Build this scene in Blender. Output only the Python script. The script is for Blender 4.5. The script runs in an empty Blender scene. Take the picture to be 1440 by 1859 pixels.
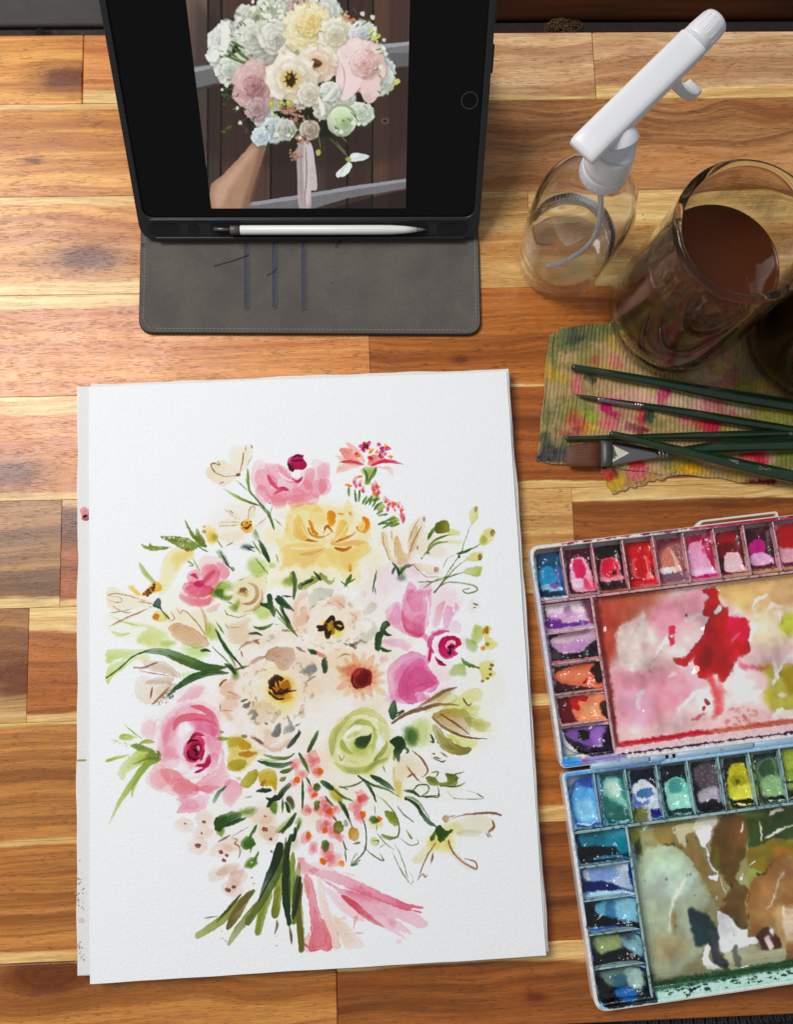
import bpy, bmesh, math, random
import numpy as np
from mathutils import Vector, Matrix
random.seed(7); RNG = np.random.RandomState(11)
scene = bpy.context.scene
COL = scene.collection

# ------------------------------------------------------------------ camera
FPX, CAMH = 1700.0, 0.678            # focal length in photo pixels, camera height over the table (m)
def _n(v):
    v = np.array(v, float); return v/np.linalg.norm(v)
_x = _n((44280, 1330, -FPX)); _y = _n((-290, 11690, -FPX)); _d = _x@_y
_X = _n(_x-_d/2*_y); _Y = _n(_y-_d/2*_x); _Y = _n(_Y-(_X@_Y)*_X); _Z = np.cross(_X, _Y)
CAMR = np.stack([_X, _Y, _Z], 1).T   # camera -> world rotation
cam = bpy.data.cameras.new('camera'); camo = bpy.data.objects.new('camera', cam); COL.objects.link(camo)
cam.sensor_fit = 'VERTICAL'; cam.sensor_height = 24.0; cam.lens = 24.0*FPX/1859.0
cam.clip_start = 0.01; cam.clip_end = 50
camo.matrix_world = Matrix.Translation((0, 0, CAMH)) @ Matrix(CAMR.tolist()).to_4x4()
scene.camera = camo

# ------------------------------------------------------------------ light: one big window up on the left, a dim room
world = bpy.data.worlds.new('World'); scene.world = world; world.use_nodes = True
bg = world.node_tree.nodes['Background']; bg.inputs[0].default_value = (0.97, 0.985, 1.0, 1); bg.inputs[1].default_value = 0.30
def area(name, loc, target, sx, sy, power, color):
    l = bpy.data.lights.new(name, 'AREA'); l.shape = 'RECTANGLE'; l.size = sx; l.size_y = sy; l.energy = power; l.color = color
    o = bpy.data.objects.new(name, l); COL.objects.link(o); o.location = loc
    o.rotation_euler = (Vector(target)-Vector(loc)).to_track_quat('-Z', 'Y').to_euler()
    return o
area('window_light', (-0.92, 0.78, 1.75), (0.0, 0.08, 0), 0.80, 0.90, 35.5, (1.0, 0.985, 0.965))
scene.view_settings.view_transform = 'Standard'; scene.view_settings.look = 'None'
scene.view_settings.exposure = 0.0; scene.view_settings.gamma = 1.0; scene.view_settings.use_curve_mapping = False
scene.render.engine = 'CYCLES'
scene.cycles.use_denoising = True; scene.cycles.max_bounces = 14; scene.cycles.transmission_bounces = 12; scene.cycles.glossy_bounces = 6
scene.cycles.sample_clamp_indirect = 6.0

# ------------------------------------------------------------------ helpers
def P(x, y, z=0.0):
    """point at height z on the line of sight of photo pixel (x, y)"""
    d = CAMR@np.array([x-720.0, -(y-929.5), -FPX]); t = (z-CAMH)/d[2]
    return np.array([d[0]*t, d[1]*t, z])
def C(r, g, b):
    return tuple(((c/255.0)/12.92 if c <= 10.31 else ((c/255.0+0.055)/1.055)**2.4) for c in (r, g, b))
def thing(name, loc, label, cat, group=None):
    o = bpy.data.objects.new(name, None); COL.objects.link(o); o.location = loc; o.empty_display_size = 0.02
    o['label'] = label; o['category'] = cat
    if group: o['group'] = group
    return o
def worldloc(o):
    v = Vector(o.location)
    while o.parent: o = o.parent; v += Vector(o.location)
    return v
def obj(name, verts, faces, m, parent=None, smooth=False, origin=None, uv=None, kind=None):
    """one mesh object from world-space vertices; origin None keeps the parent's origin"""
    base = worldloc(parent) if parent else Vector((0, 0, 0))
    org = Vector(origin) if origin is not None else base
    me = bpy.data.meshes.new(name)
    vv = np.asarray(verts, float)-np.array(org)
    me.from_pydata(vv.tolist(), [], [tuple(f) for f in faces]); me.update()
    if uv is not None:
        l = me.uv_layers.new(name='UVMap'); uv = np.asarray(uv, float)
        idx = np.zeros(len(me.loops), int); me.loops.foreach_get('vertex_index', idx)
        l.data.foreach_set('uv', uv[idx].ravel().astype(np.float32))
    if smooth:
        me.polygons.foreach_set('use_smooth', [True]*len(me.polygons))
    if m: me.materials.append(m)
    o = bpy.data.objects.new(name, me); COL.objects.link(o)
    if parent: o.parent = parent
    o.location = org-base
    if kind: o['kind'] = kind
    return o
def soften(o, w, seg=2, ang=35):
    b = o.modifiers.new('bevel', 'BEVEL'); b.width = w; b.segments = seg; b.limit_method = 'ANGLE'; b.angle_limit = math.radians(ang)
    o.data.polygons.foreach_set('use_smooth', [True]*len(o.data.polygons))
    try: o.data.set_sharp_from_angle(angle=math.radians(50))
    except Exception: pass
    return o
def box_vf(x0, x1, y0, y1, z0, z1):
    v = [(x0,y0,z0),(x1,y0,z0),(x1,y1,z0),(x0,y1,z0),(x0,y0,z1),(x1,y0,z1),(x1,y1,z1),(x0,y1,z1)]
    return v, [(0,3,2,1),(4,5,6,7),(0,1,5,4),(1,2,6,5),(2,3,7,6),(3,0,4,7)]
def prism_vf(poly, z0, z1):
    n = len(poly); v = [(p[0],p[1],z0) for p in poly]+[(p[0],p[1],z1) for p in poly]
    f = [tuple(range(n-1,-1,-1)), tuple(range(n,2*n))]+[(i,(i+1)%n,n+(i+1)%n,n+i) for i in range(n)]
    return v, f
def lathe_vf(prof, cx, cy, n=64, close_ends=True):
    v = []; f = []; idx = []
    for r, z in prof:
        if r < 1e-6: idx.append([len(v)]); v.append((cx, cy, z))
        else:
            idx.append(list(range(len(v), len(v)+n)))
            v += [(cx+r*math.cos(2*math.pi*i/n), cy+r*math.sin(2*math.pi*i/n), z) for i in range(n)]
    for a, b in zip(idx[:-1], idx[1:]):
        for i in range(n):
            j = (i+1) % n
            if len(a) == 1 and len(b) == 1: continue
            if len(a) == 1: f.append((a[0], b[j], b[i]))
            elif len(b) == 1: f.append((a[i], a[j], b[0]))
            else: f.append((a[i], a[j], b[j], b[i]))
    return v, f
def tube_vf(path, radii, n=16, cap=True, flat=1.0, up=(0,0,1)):
    """tube through path; flat squashes it along `up`"""
    pts = [Vector(p) for p in path]; v = []; f = []; up = Vector(up)
    for i, p in enumerate(pts):
        t = (pts[min(i+1,len(pts)-1)]-pts[max(i-1,0)]).normalized()
        s = t.cross(up)
        if s.length < 1e-5: s = t.cross(Vector((1,0,0)))
        s.normalize(); w = s.cross(t).normalized()
        r = radii[i] if hasattr(radii, '__len__') else radii
        for k in range(n):
            a = 2*math.pi*k/n
            v.append(tuple(p+s*(r*math.cos(a))+w*(r*flat*math.sin(a))))
    for i in range(len(pts)-1):
        for k in range(n):
            a, b = i*n+k, i*n+(k+1) % n
            f.append((a, a+n, b+n, b))
    if cap:
        f.append(tuple(range(n))); f.append(tuple(range((len(pts)-1)*n+n-1, (len(pts)-1)*n-1, -1)))
    return v, f
def grid_vf(fn, nu, nv):
    """fn(s,t)->(x,y,z), s,t in 0..1"""
    v = [fn(i/nu, j/nv) for j in range(nv+1) for i in range(nu+1)]
    f = [(j*(nu+1)+i, j*(nu+1)+i+1, (j+1)*(nu+1)+i+1, (j+1)*(nu+1)+i) for j in range(nv) for i in range(nu)]
    uv = [(i/nu, j/nv) for j in range(nv+1) for i in range(nu+1)]
    return v, f, uv
def join(*vfs):
    V = []; Fc = []
    for v, f in vfs:
        o = len(V); V += list(v); Fc += [tuple(i+o for i in q) for q in f]
    return V, Fc
def rounded(poly, r, seg=6):
    """round the corners of a 2-D polygon (r may be a list)"""
    out = []; n = len(poly)
    for i in range(n):
        p = np.array(poly[i], float); a = np.array(poly[i-1], float); b = np.array(poly[(i+1) % n], float)
        rr = r[i] if hasattr(r, '__len__') else r
        if rr <= 0: out.append(tuple(p)); continue
        da = _n(a-p); db = _n(b-p)
        p0 = p+da*rr; p1 = p+db*rr
        for k in range(seg+1):
            t = k/seg; out.append(tuple((1-t)**2*p0+2*t*(1-t)*p+t*t*p1))
    return out

# ------------------------------------------------------------------ node helpers
class NT:
    def __init__(s, name):
        s.m = bpy.data.materials.new(name); s.m.use_nodes = True; s.t = s.m.node_tree; s.t.nodes.clear()
        s.out = s.t.nodes.new('ShaderNodeOutputMaterial')
    def set(s, sock, v):
        if v is None: return
        if isinstance(v, bpy.types.NodeSocket): s.t.links.new(v, sock)
        elif hasattr(v, '__len__') and len(v) == 3 and sock.type == 'RGBA': sock.default_value = (*v, 1)
        else: sock.default_value = v
    def n(s, typ, props=None, **ins):
        nd = s.t.nodes.new('ShaderNode'+typ)
        for k, v in (props or {}).items(): setattr(nd, k, v)
        for k, v in ins.items():
            key = int(k[1:]) if k[0] == 'i' and k[1:].isdigit() else k.replace('_', ' ')
            s.set(nd.inputs[key], v)
        return nd
    def math(s, op, a, b=None, c=None, clamp=False):
        nd = s.t.nodes.new('ShaderNodeMath'); nd.operation = op; nd.use_clamp = clamp
        s.set(nd.inputs[0], a); s.set(nd.inputs[1], b); s.set(nd.inputs[2], c); return nd.outputs[0]
    def vmath(s, op, a, b=None, out=0):
        nd = s.t.nodes.new('ShaderNodeVectorMath'); nd.operation = op
        s.set(nd.inputs[0], a); s.set(nd.inputs[1], b); return nd.outputs[out]
    def mix(s, fac, a, b, mode='MIX'):
        nd = s.t.nodes.new('ShaderNodeMix'); nd.data_type = 'RGBA'; nd.blend_type = mode
        s.set(nd.inputs[0], fac); s.set(nd.inputs[6], a); s.set(nd.inputs[7], b); return nd.outputs[2]
    def ramp(s, v, a, b, lo=0.0, hi=1.0, smooth=True):
        nd = s.t.nodes.new('ShaderNodeMapRange'); nd.interpolation_type = 'SMOOTHSTEP' if smooth else 'LINEAR'
        s.set(nd.inputs[0], v); s.set(nd.inputs[1], a); s.set(nd.inputs[2], b); s.set(nd.inputs[3], lo); s.set(nd.inputs[4], hi)
        return nd.outputs[0]
    def noise(s, vec, scale=5.0, detail=3.0, rough=0.5, dist=0.0, out='Fac'):
        nd = s.n('TexNoise', None, Vector=vec, Scale=scale, Detail=detail, Roughness=rough, Distortion=dist); return nd.outputs[out]
    def scale(s, vec, sx, sy, sz):
        return s.vmath('MULTIPLY', vec, (sx, sy, sz))
    def objco(s): return s.t.nodes.new('ShaderNodeTexCoord').outputs['Object']
    def attr(s, name, typ='OBJECT'):
        nd = s.t.nodes.new('ShaderNodeAttribute'); nd.attribute_type = typ; nd.attribute_name = name; return nd
    def bump(s, h, dist=0.001, strength=1.0, normal=None):
        return s.n('Bump', None, Strength=strength, Distance=dist, Height=h, Normal=normal).outputs[0]
    def image(s, img, vec=None, interp='Cubic'):
        nd = s.t.nodes.new('ShaderNodeTexImage'); nd.image = img; nd.interpolation = interp; nd.extension = 'EXTEND'
        if vec is not None: s.set(nd.inputs[0], vec)
        return nd
    def bsdf(s, **kw):
        b = s.t.nodes.new('ShaderNodeBsdfPrincipled')
        for k, v in kw.items(): s.set(b.inputs[k.replace('_', ' ')], v)
        s.t.links.new(b.outputs[0], s.out.inputs[0]); return b
def plain(name, col, rough=0.5, nscale=0, namt=0.15, bumpd=0.0, **kw):
    """principled colour with slight mottling"""
    t = NT(name); c = col
    if nscale:
        nz = t.noise(t.objco(), nscale, 5, 0.6)
        c = t.mix(t.ramp(nz, 0.3, 0.7, smooth=False), tuple(x*(1-namt) for x in col), tuple(min(1, x*(1+namt)) for x in col))
        if bumpd: kw['Normal'] = t.bump(nz, bumpd)
    t.bsdf(Base_Color=c, Roughness=rough, **kw); return t.m

# ------------------------------------------------------------------ painted pictures: pigment laid down stroke by stroke on an array
def _vnoise(h, w, cell, rs):
    gh, gw = int(h/cell)+3, int(w/cell)+3
    g = rs.rand(gh, gw).astype(np.float32)*2-1
    y = np.arange(h)/cell; x = np.arange(w)/cell
    yi = y.astype(int); xi = x.astype(int); fy = (y-yi)[:, None]; fx = (x-xi)[None]
    fy = (fy*fy*(3-2*fy)).astype(np.float32); fx = (fx*fx*(3-2*fx)).astype(np.float32)
    a = g[yi][:, xi]; b = g[yi][:, xi+1]; c = g[yi+1][:, xi]; d = g[yi+1][:, xi+1]
    return (a*(1-fx)+b*fx)*(1-fy)+(c*(1-fx)+d*fx)*fy
def _spline(p, closed, sub):
    p = np.asarray(p, float); n = len(p)
    if n < 3: 
        t = np.linspace(0, 1, sub*2)[:, None]; return p[0]*(1-t)+p[-1]*t
    out = []
    for i in range(n if closed else n-1):
        if closed: a, b, c, d = p[i-1], p[i], p[(i+1) % n], p[(i+2) % n]
        else: a, b, c, d = p[max(i-1,0)], p[i], p[i+1], p[min(i+2,n-1)]
        for k in range(sub):
            t = k/sub
            out.append(0.5*((2*b)+(-a+c)*t+(2*a-5*b+4*c-d)*t*t+(-a+3*b-3*c+d)*t**3))
    if not closed: out.append(p[-1])
    return np.array(out)
class Canvas:
    def __init__(s, name, w, h, base, tomap, seed=1, unit=1.0):
        s.name = name; s.w, s.h, s.map, s.unit = w, h, tomap, unit
        rs = np.random.RandomState(seed); s.rs = rs
        s.a = np.ones((h, w, 3), np.float32)*np.array(base, np.float32)
        s.fine = _vnoise(h, w, 2.2*unit, rs)*.6+_vnoise(h, w, 1.1*unit, rs)*.4
        s.mid = _vnoise(h, w, 7*unit, rs)*.6+_vnoise(h, w, 3*unit, rs)*.4
        s.big = _vnoise(h, w, 40*unit, rs)*.5+_vnoise(h, w, 16*unit, rs)*.5
        s.vx, s.vy, s.vs = 0., 0., 1.; s.grad = 0.0
    def view(s, x, y, k): s.vx, s.vy, s.vs = x, y, k
    def _pts(s, c):
        q = np.asarray(c, float).reshape(-1, 2)
        return np.array([s.map(s.vx+x/s.vs, s.vy+y/s.vs) for x, y in q])
    def _box(s, p, m):
        x0 = max(0, int(p[:, 0].min()-m)); x1 = min(s.w, int(p[:, 0].max()+m)+2)
        y0 = max(0, int(p[:, 1].min()-m)); y1 = min(s.h, int(p[:, 1].max()+m)+2)
        if x1 <= x0 or y1 <= y0: return None
        return x0, x1, y0, y1
    def _lay(s, bx, sd, col, a, soft, edge, wob, var, mode, dry, ew=2.2):
        x0, x1, y0, y1 = bx; sl = (slice(y0, y1), slice(x0, x1)); u = s.unit
        sd = sd+wob*u*s.mid[sl]+wob*.35*u*s.fine[sl]
        t = np.clip((sd+soft*u)/(2*soft*u), 0, 1); cov = 1-t*t*(3-2*t)
        den = 1+var*s.big[sl]*1.6+edge*np.exp(-(sd/(ew*u))**2)
        if mode == 'mul' and s.grad:
            th = s.rs.rand()*6.283; h_, w_ = sd.shape
            gx = (np.arange(w_)/max(1, w_-1)-.5)[None]*math.cos(th)+(np.arange(h_)/max(1, h_-1)-.5)[:, None]*math.sin(th)
            den = den*(1-.12*s.grad+s.grad*gx)+.10*s.grad*s.fine[sl]
            big_ = math.sqrt(h_*w_)/u
            if big_ > 26 and edge > .05:      # a second glaze inside the first wash
                ins_ = big_*.10*(1+.9*s.big[sl]+.4*np.roll(s.big, 37, 0)[sl])
                den = den+np.where(sd < -ins_*u, .20+.10*s.mid[sl], 0)+.22*np.exp(-((sd+ins_*u)/(1.3*u))**2)
        k = np.clip(cov*a*den, 0, 1.25)
        if dry: k = k*np.clip((s.fine[sl]*.7+s.mid[sl]*.3+1-dry*2)*4, 0, 1)
        k = k[..., None]; col = np.array(col, np.float32)
        if mode == 'mul':
            o = s.a[sl]; r = o*(1-(1-col)*k); s.a[sl] = np.clip(np.maximum(r, np.minimum(o, col*.82*np.ones_like(r))), 0, 1)
        else:
            k = np.clip(k, 0, 1); s.a[sl] = s.a[sl]*(1-k)+col*k
    def B(s, col, *c, a=.95, soft=1.0, edge=.18, wob=1.6, var=.14, mode='mul', dry=0, sharp=False):
        p = s._pts(c)
        if not sharp: p = _spline(p, True, 5)
        bx = s._box(p, (soft+wob+2)*s.unit)
        if bx is None: return
        x0, x1, y0, y1 = bx
        X, Y = np.meshgrid(np.arange(x0, x1, dtype=np.float32)+.5, np.arange(y0, y1, dtype=np.float32)+.5)
        d2 = np.full(X.shape, 1e9, np.float32); ins = np.zeros(X.shape, bool)
        for (ax, ay), (bx_, by_) in zip(p, np.roll(p, -1, 0)):
            ex, ey = bx_-ax, by_-ay; L = ex*ex+ey*ey+1e-9
            t = np.clip(((X-ax)*ex+(Y-ay)*ey)/L, 0, 1)
            d2 = np.minimum(d2, (X-ax-t*ex)**2+(Y-ay-t*ey)**2)
            if abs(ey) > 1e-9:
                cr = (ay > Y) != (by_ > Y)
                ins ^= cr & (X < ex*(Y-ay)/ey+ax)
        sd = np.sqrt(d2); sd = np.where(ins, -sd, sd)
        s._lay(bx, sd, col, a, soft, edge, wob, var, mode, dry)
    def S(s, col, w, *c, a=.95, soft=.8, edge=.12, wob=.7, var=.12, mode='mul', dry=0, t0=.35, t1=.2, peak=.45):
        """brush stroke of full width w (in view units) that swells at `peak` and tapers to both ends"""
        p = _spline(s._pts(c), False, 6)
        m0 = s.map(s.vx, s.vy); m1 = s.map(s.vx+10/s.vs, s.vy); k = math.hypot(m1[0]-m0[0], m1[1]-m0[1])/10
        tt = np.linspace(0, 1, len(p))
        r = np.where(tt < peak, t0+(1-t0)*np.sin(tt/peak*math.pi/2), t1+(1-t1)*np.cos((tt-peak)/(1-peak)*math.pi/2))*w*k/2
        bx = s._box(p, r.max()+(soft+wob+2)*s.unit)
        if bx is None: return
        x0, x1, y0, y1 = bx
        X, Y = np.meshgrid(np.arange(x0, x1, dtype=np.float32)+.5, np.arange(y0, y1, dtype=np.float32)+.5)
        sd = np.full(X.shape, 1e9, np.float32)
        for i in range(len(p)-1):
            (ax, ay), (bx_, by_) = p[i], p[i+1]; ex, ey = bx_-ax, by_-ay; L = ex*ex+ey*ey+1e-9
            t = np.clip(((X-ax)*ex+(Y-ay)*ey)/L, 0, 1)
            sd = np.minimum(sd, np.sqrt((X-ax-t*ex)**2+(Y-ay-t*ey)**2)-(r[i]*(1-t)+r[i+1]*t))
        s._lay(bx, sd, col, a, soft, edge, wob, var, mode, dry)
    def E(s, col, cx, cy, rx, ry, rot=0, n=10, jit=.1, **kw):
        """blobby ellipse"""
        q = []; ca, sa = math.cos(math.radians(rot)), math.sin(math.radians(rot))
        for i in range(n):
            th = 2*math.pi*i/n; j = 1+jit*(s.rs.rand()*2-1)
            x, y = rx*j*math.cos(th), ry*j*math.sin(th); q += [cx+x*ca-y*sa, cy+x*sa+y*ca]
        s.B(col, *q, **kw)
    def warp(s, amp, cell, mask=None):
        """let the wet paint creep: shift every picture element a little, by smooth noise"""
        nx = _vnoise(s.h, s.w, cell, s.rs)+.5*_vnoise(s.h, s.w, cell*.45, s.rs)+.25*_vnoise(s.h, s.w, cell*.2, s.rs); ny = _vnoise(s.h, s.w, cell, s.rs)+.5*_vnoise(s.h, s.w, cell*.45, s.rs)+.25*_vnoise(s.h, s.w, cell*.2, s.rs)
        if mask is not None: nx = nx*mask; ny = ny*mask
        Y, X = np.mgrid[0:s.h, 0:s.w].astype(np.float32)
        x = np.clip(X+nx*amp, 0, s.w-1.001); y = np.clip(Y+ny*amp, 0, s.h-1.001)
        xi = x.astype(int); yi = y.astype(int); fx = (x-xi)[..., None]; fy = (y-yi)[..., None]; a = s.a
        s.a = ((a[yi, xi]*(1-fx)+a[yi, xi+1]*fx)*(1-fy)+(a[yi+1, xi]*(1-fx)+a[yi+1, xi+1]*fx)*fy).astype(np.float32)
    def make(s):
        img = bpy.data.images.new(s.name, s.w, s.h, alpha=False)
        px = np.ones((s.h, s.w, 4), np.float32); px[..., :3] = s.a[::-1]
        img.pixels.foreach_set(px.ravel()); img.update(); img.pack()
        return img

# ------------------------------------------------------------------ the watercolour bouquet
def paint_bouquet(cv):
    B0, S, E0, V = cv.B, cv.S, cv.E, cv.view
    cv.grad = .75
    def thin(c, k):   # washes go on thin, dark accents stay strong
        if k.get('mode', 'mul') == 'mul' and sum(c) > 1.75: k['a'] = k.get('a', .95)*.80; k['soft'] = max(k.get('soft', 1.0), 1.5)
        k.setdefault('wob', 2.2); return k
    def B(c, *a, **k): B0(c, *a, **thin(c, k))
    def E(c, *a, **k): E0(c, *a, **thin(c, k))
    # the loose wet ground of cream, peach and lemon that joins the flowers
    V(0, 0, 1)
    for c, x, y, rx, ry in [((.985,.945,.86),600,1150,150,60),((.98,.93,.86),505,1250,120,90),((.98,.925,.84),640,1250,90,80),((.985,.96,.82),590,990,130,70),((.985,.94,.88),560,1100,80,60),((.97,.965,.86),440,1120,70,80),((.97,.965,.85),300,1120,90,50),((.975,.90,.90),740,1080,70,60),((.98,.90,.92),770,1240,60,40),((.97,.965,.84),830,1330,70,60),((.98,.93,.88),560,1400,120,60),((.985,.92,.90),350,1330,90,90),((.98,.95,.88),430,1490,70,60),((.975,.96,.86),660,1400,100,70),((.98,.92,.90),600,1500,60,50),((.97,.96,.88),760,1420,70,40),((.98,.955,.90),460,960,80,40),((.98,.955,.88),760,990,70,40),((.985,.95,.86),640,1340,90,50),((.97,.96,.86),880,1240,40,60),((.985,.93,.92),550,1230,60,40)]:
        E0(c, x, y, rx, ry, soft=16, edge=0, wob=9, a=.5, jit=.25)
    pk0=(.985,.86,.86); pk1=(.965,.74,.77); pk2=(.945,.60,.66); pk3=(.90,.40,.53); mg=(.83,.20,.46); mgd=(.68,.05,.28); wine=(.33,.05,.15)
    ro1=(.95,.66,.84); ro2=(.92,.48,.70); ro3=(.88,.42,.62)
    cr=(.965,.925,.81); crl=(.98,.955,.88); be=(.90,.80,.68); bd=(.80,.67,.53); br=(.64,.45,.34); brd=(.42,.27,.16)
    ye=(.985,.90,.58); yel=(.985,.95,.72); ye2=(.975,.82,.42); orr=(.94,.68,.18); ord_=(.78,.50,.18); yol=(.83,.75,.22)
    gl=(.85,.89,.58); gll=(.91,.93,.70); gm=(.62,.72,.32); go=(.50,.56,.22); gd=(.38,.50,.23); dg=(.20,.33,.18); dgb=(.24,.35,.30)
    gy=(.66,.68,.66); gyl=(.83,.84,.80); pe=(.95,.78,.66); pel=(.975,.88,.80); co=(.95,.55,.50); red=(.86,.18,.22); ora=(.95,.52,.10)
    # ---------------- upper left quarter
    V(150,780,3.6)
    # wet backgrounds first
    for c,x,y,rx,ry in [(crl,1040,540,120,90),(crl,980,690,110,70),(yel,1230,680,60,60),(yel,1230,960,80,90),(crl,1000,1180,90,100),(pel,1050,1330,110,80),(crl,600,1250,90,60),(pel,1180,1350,100,60),(pel,1060,1560,110,80),(gll,460,1370,100,50),(crl,640,1520,60,60),(yel,1270,1640,120,110),(crl,1180,1700,150,120),(pel,980,1680,90,60)]:
        E(c,x,y,rx,ry,soft=10,edge=0,wob=5,a=.62)
    # top left anemone
    B(cr,955,215,968,118,1035,105,1100,112,1098,190,1052,262,1014,292,985,252,a=.95,soft=2)
    B((.945,.89,.75),803,285,838,228,900,196,958,222,1012,292,982,338,920,372,850,342)
    S(br,7,882,206,893,232,868,222,840,226,846,252,880,288,940,306,1010,298,t0=.6,t1=.9)
    S(br,8,1052,150,1046,210,1026,282); S(br,4,1105,178,1060,262); S(br,4,1068,98,1066,142); S(brd,9,1102,102,1108,124); S(br,8,895,352,922,340)
    E(brd,1018,296,13,11)
    S(gd,15,1075,258,1082,330,1092,402,1150,470,1185,512,t0=.7,t1=.9,a=.8); S(gd,24,1165,505,1212,545,1236,600,1252,652,peak=.2,t0=.5)
    S(gm,20,918,384,985,425,1070,468,1165,498,a=.95,t0=.15); S(gd,13,1010,432,1080,470,1162,500,a=.5); S(gd,5,1005,330,1092,414); S(gm,26,1080,270,1078,330,1092,392,a=.6)
    S(gd,5,1258,585,1305,632); S(gd,6,1240,500,1228,545); S(brd,5,1218,470,1224,484)
    # leaves at the left, dry brush
    B(go,508,700,570,698,660,702,730,735,755,762,720,792,660,785,590,748,dry=.28,edge=.35)
    B(go,385,748,425,762,438,738,460,760,580,770,500,788,420,788,dry=.2,edge=.3)
    B(go,664,578,690,625,735,690,770,735,740,735,700,680,dry=.22); B(go,745,640,780,700,812,765,770,762,735,720,740,690,dry=.2); S(gd,10,750,755,785,785,818,800)
    B(gm,690,750,740,730,750,775,700,790,a=.7)
    # small daisy with yellow eye
    for q in [(1030,600,920,520,960,520,1020,560),(1030,630,885,625,930,585,1010,600),(1040,655,890,700,960,740,1050,700),(1080,590,1095,500,1135,500,1120,560),(1110,640,1200,580,1170,640,1120,660)]:
        B(cr,*q,a=.8,soft=3)
    S(br,6,1078,592,1090,520,1112,498,1128,520); S(br,4,1005,585,925,518); S(br,7,960,530,985,548); S(br,4,1010,625,890,632); S(br,4,1020,602,900,606); S(br,4,1130,630,1205,572); S(br,5,930,760,985,735,peak=.8)
    E(ye2,1070,628,40,44); E(orr,1075,640,34,38,a=.7)
    for i in range(16): E(brd,1068+cv.rs.uniform(-30,30),622+cv.rs.uniform(-24,26),7,5,a=.9)
    # yellow bud + thin stems
    B(ye,780,640,830,625,880,670,870,740,820,740,800,690,soft=3); E((.95,.9,.5),840,700,36,34,soft=4); E(br,795,635,13,9,a=.6); E(br,795,665,12,7,a=.6); S(gd,7,880,725,912,772); E(gm,865,705,22,26,soft=5,a=.6)
    # yellow petal trail
    B((.955,.925,.70),500,1000,520,870,560,800,650,760,725,790,715,850,650,870,600,980,510,1090,soft=3,a=.95); B((.93,.86,.45),590,820,680,790,722,810,640,900,600,930,soft=7,a=.6); E(ord_,680,785,16,12)
    S(gd,9,690,860,722,885,690,890); S(gm,14,722,845,745,885,768,925,a=.7); S(gm,34,370,872,410,940,465,1000,t0=.3,t1=.7,a=.55); S((.70,.78,.35),20,380,890,425,950,460,990,a=.4)
    # orange-eyed left daisy
    B(cr,160,1045,210,1030,270,1065,350,1085,440,1120,455,1150,370,1165,250,1180,165,1160,soft=2,a=.95)
    B((.93,.70,.16),385,1075,420,1040,470,990,515,1010,510,1050,430,1075,395,1090); B((.95,.76,.2),295,1025,330,1020,360,1060,380,1080,340,1078,soft=3)
    for x,y in [(400,1075),(415,1060),(430,1045),(450,1030),(465,1015),(440,1065),(425,1080),(455,1045),(462,1030)]: E(brd,x,y,10,9)
    for q in [(165,1080,225,1070,330,1095,460,1140),(160,1110,205,1125,255,1125,240,1095,175,1085),(165,1195,240,1190,320,1170),(165,1290,260,1240,380,1190,460,1150),(180,1145,260,1190,320,1195),(350,1120,450,1138)]: S(br,5,*q,a=.85)
    S((.80,.58,.45),16,200,1275,290,1230,420,1170,a=.6)
    B(dgb,478,1105,505,1100,512,1150,520,1175,490,1165,460,1150,a=.85); S(gd,12,500,1160,540,1210,570,1240)
    B((.93,.88,.48),455,1215,490,1175,545,1210,555,1250,490,1255,soft=3); E((.85,.55,.22),478,1225,24,20,soft=3,a=.8); S(gm,10,545,1190,540,1245,a=.5)
    # pink rose bud
    B(pk1,632,1060,680,1040,770,840,860,830,950,900,960,950,900,1010,850,1130,760,1160,660,1135,a=.8,soft=2.5)
    B(pk2,775,930,790,885,850,880,890,920,885,990,830,1030,780,1000); B((.93,.52,.64),870,870,930,880,962,945,930,975,890,960,885,900,a=.6)
    B(pk2,680,960,700,925,745,915,775,945,750,975,765,1000,700,1000,a=.7); B(mg,700,945,740,940,755,975,720,965,a=.7,soft=2)
    B(pk3,648,1030,690,995,790,1010,860,1040,830,1080,740,1100,690,1080); B(mg,720,1000,770,985,800,1005,760,1030,a=.7,soft=2); B(pk2,630,1080,690,1085,790,1110,840,1090,835,1140,740,1155,660,1125); B(mg,790,970,850,920,860,940,800,1010,a=.45,soft=3)
    B((.96,.76,.76),800,1180,850,1150,900,1135,870,1180,830,1195,a=.8)
    B((.50,.56,.40),870,800,900,790,940,840,960,900,920,870,a=.75,soft=3); S(dgb,10,900,800,940,870,985,925); E(gd,978,912,12,16,a=.8)
    # green smudge by the bud
    B(gm,850,1040,900,990,975,1000,985,1040,930,1060,970,1090,940,1120,890,1100,840,1090,soft=5,a=.8); B(gd,860,1060,910,1040,930,1085,980,1085,950,1120,900,1105,a=.6,soft=3); S(gd,7,940,1125,985,1140)
    # beige ranunculus
    E(crl,1090,1080,100,130,soft=5,a=.9); B(cr,990,1010,1060,960,1160,960,1200,1040,1170,1180,1070,1210,990,1170,a=.8,soft=2)
    S(bd,30,1075,1000,1125,1020,1140,1080,1105,1130,1040,1140,t0=.1,t1=.1,peak=.6); S(be,22,1165,1040,1170,1110,1120,1170,1060,1190,t0=.1); S(br,5,930,1175,950,1210,1020,1225,1070,1205); S(bd,14,1185,1060,1165,1140,1110,1190,a=.6)
    E(bd,1045,1065,28,24,a=.6); E(brd,1045,1050,24,20,a=.5); E(yol,1070,1075,12,18,a=.6); E(yol,1015,1065,10,14,a=.6); S(brd,5,1020,1040,1060,1035,1080,1060); S(br,4,1020,985,1060,965); S(br,4,1195,960,1200,1000)
    E(gm,1005,1150,20,40,25,soft=5,a=.7); E(gm,985,1165,30,20,soft=4,a=.6)
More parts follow.
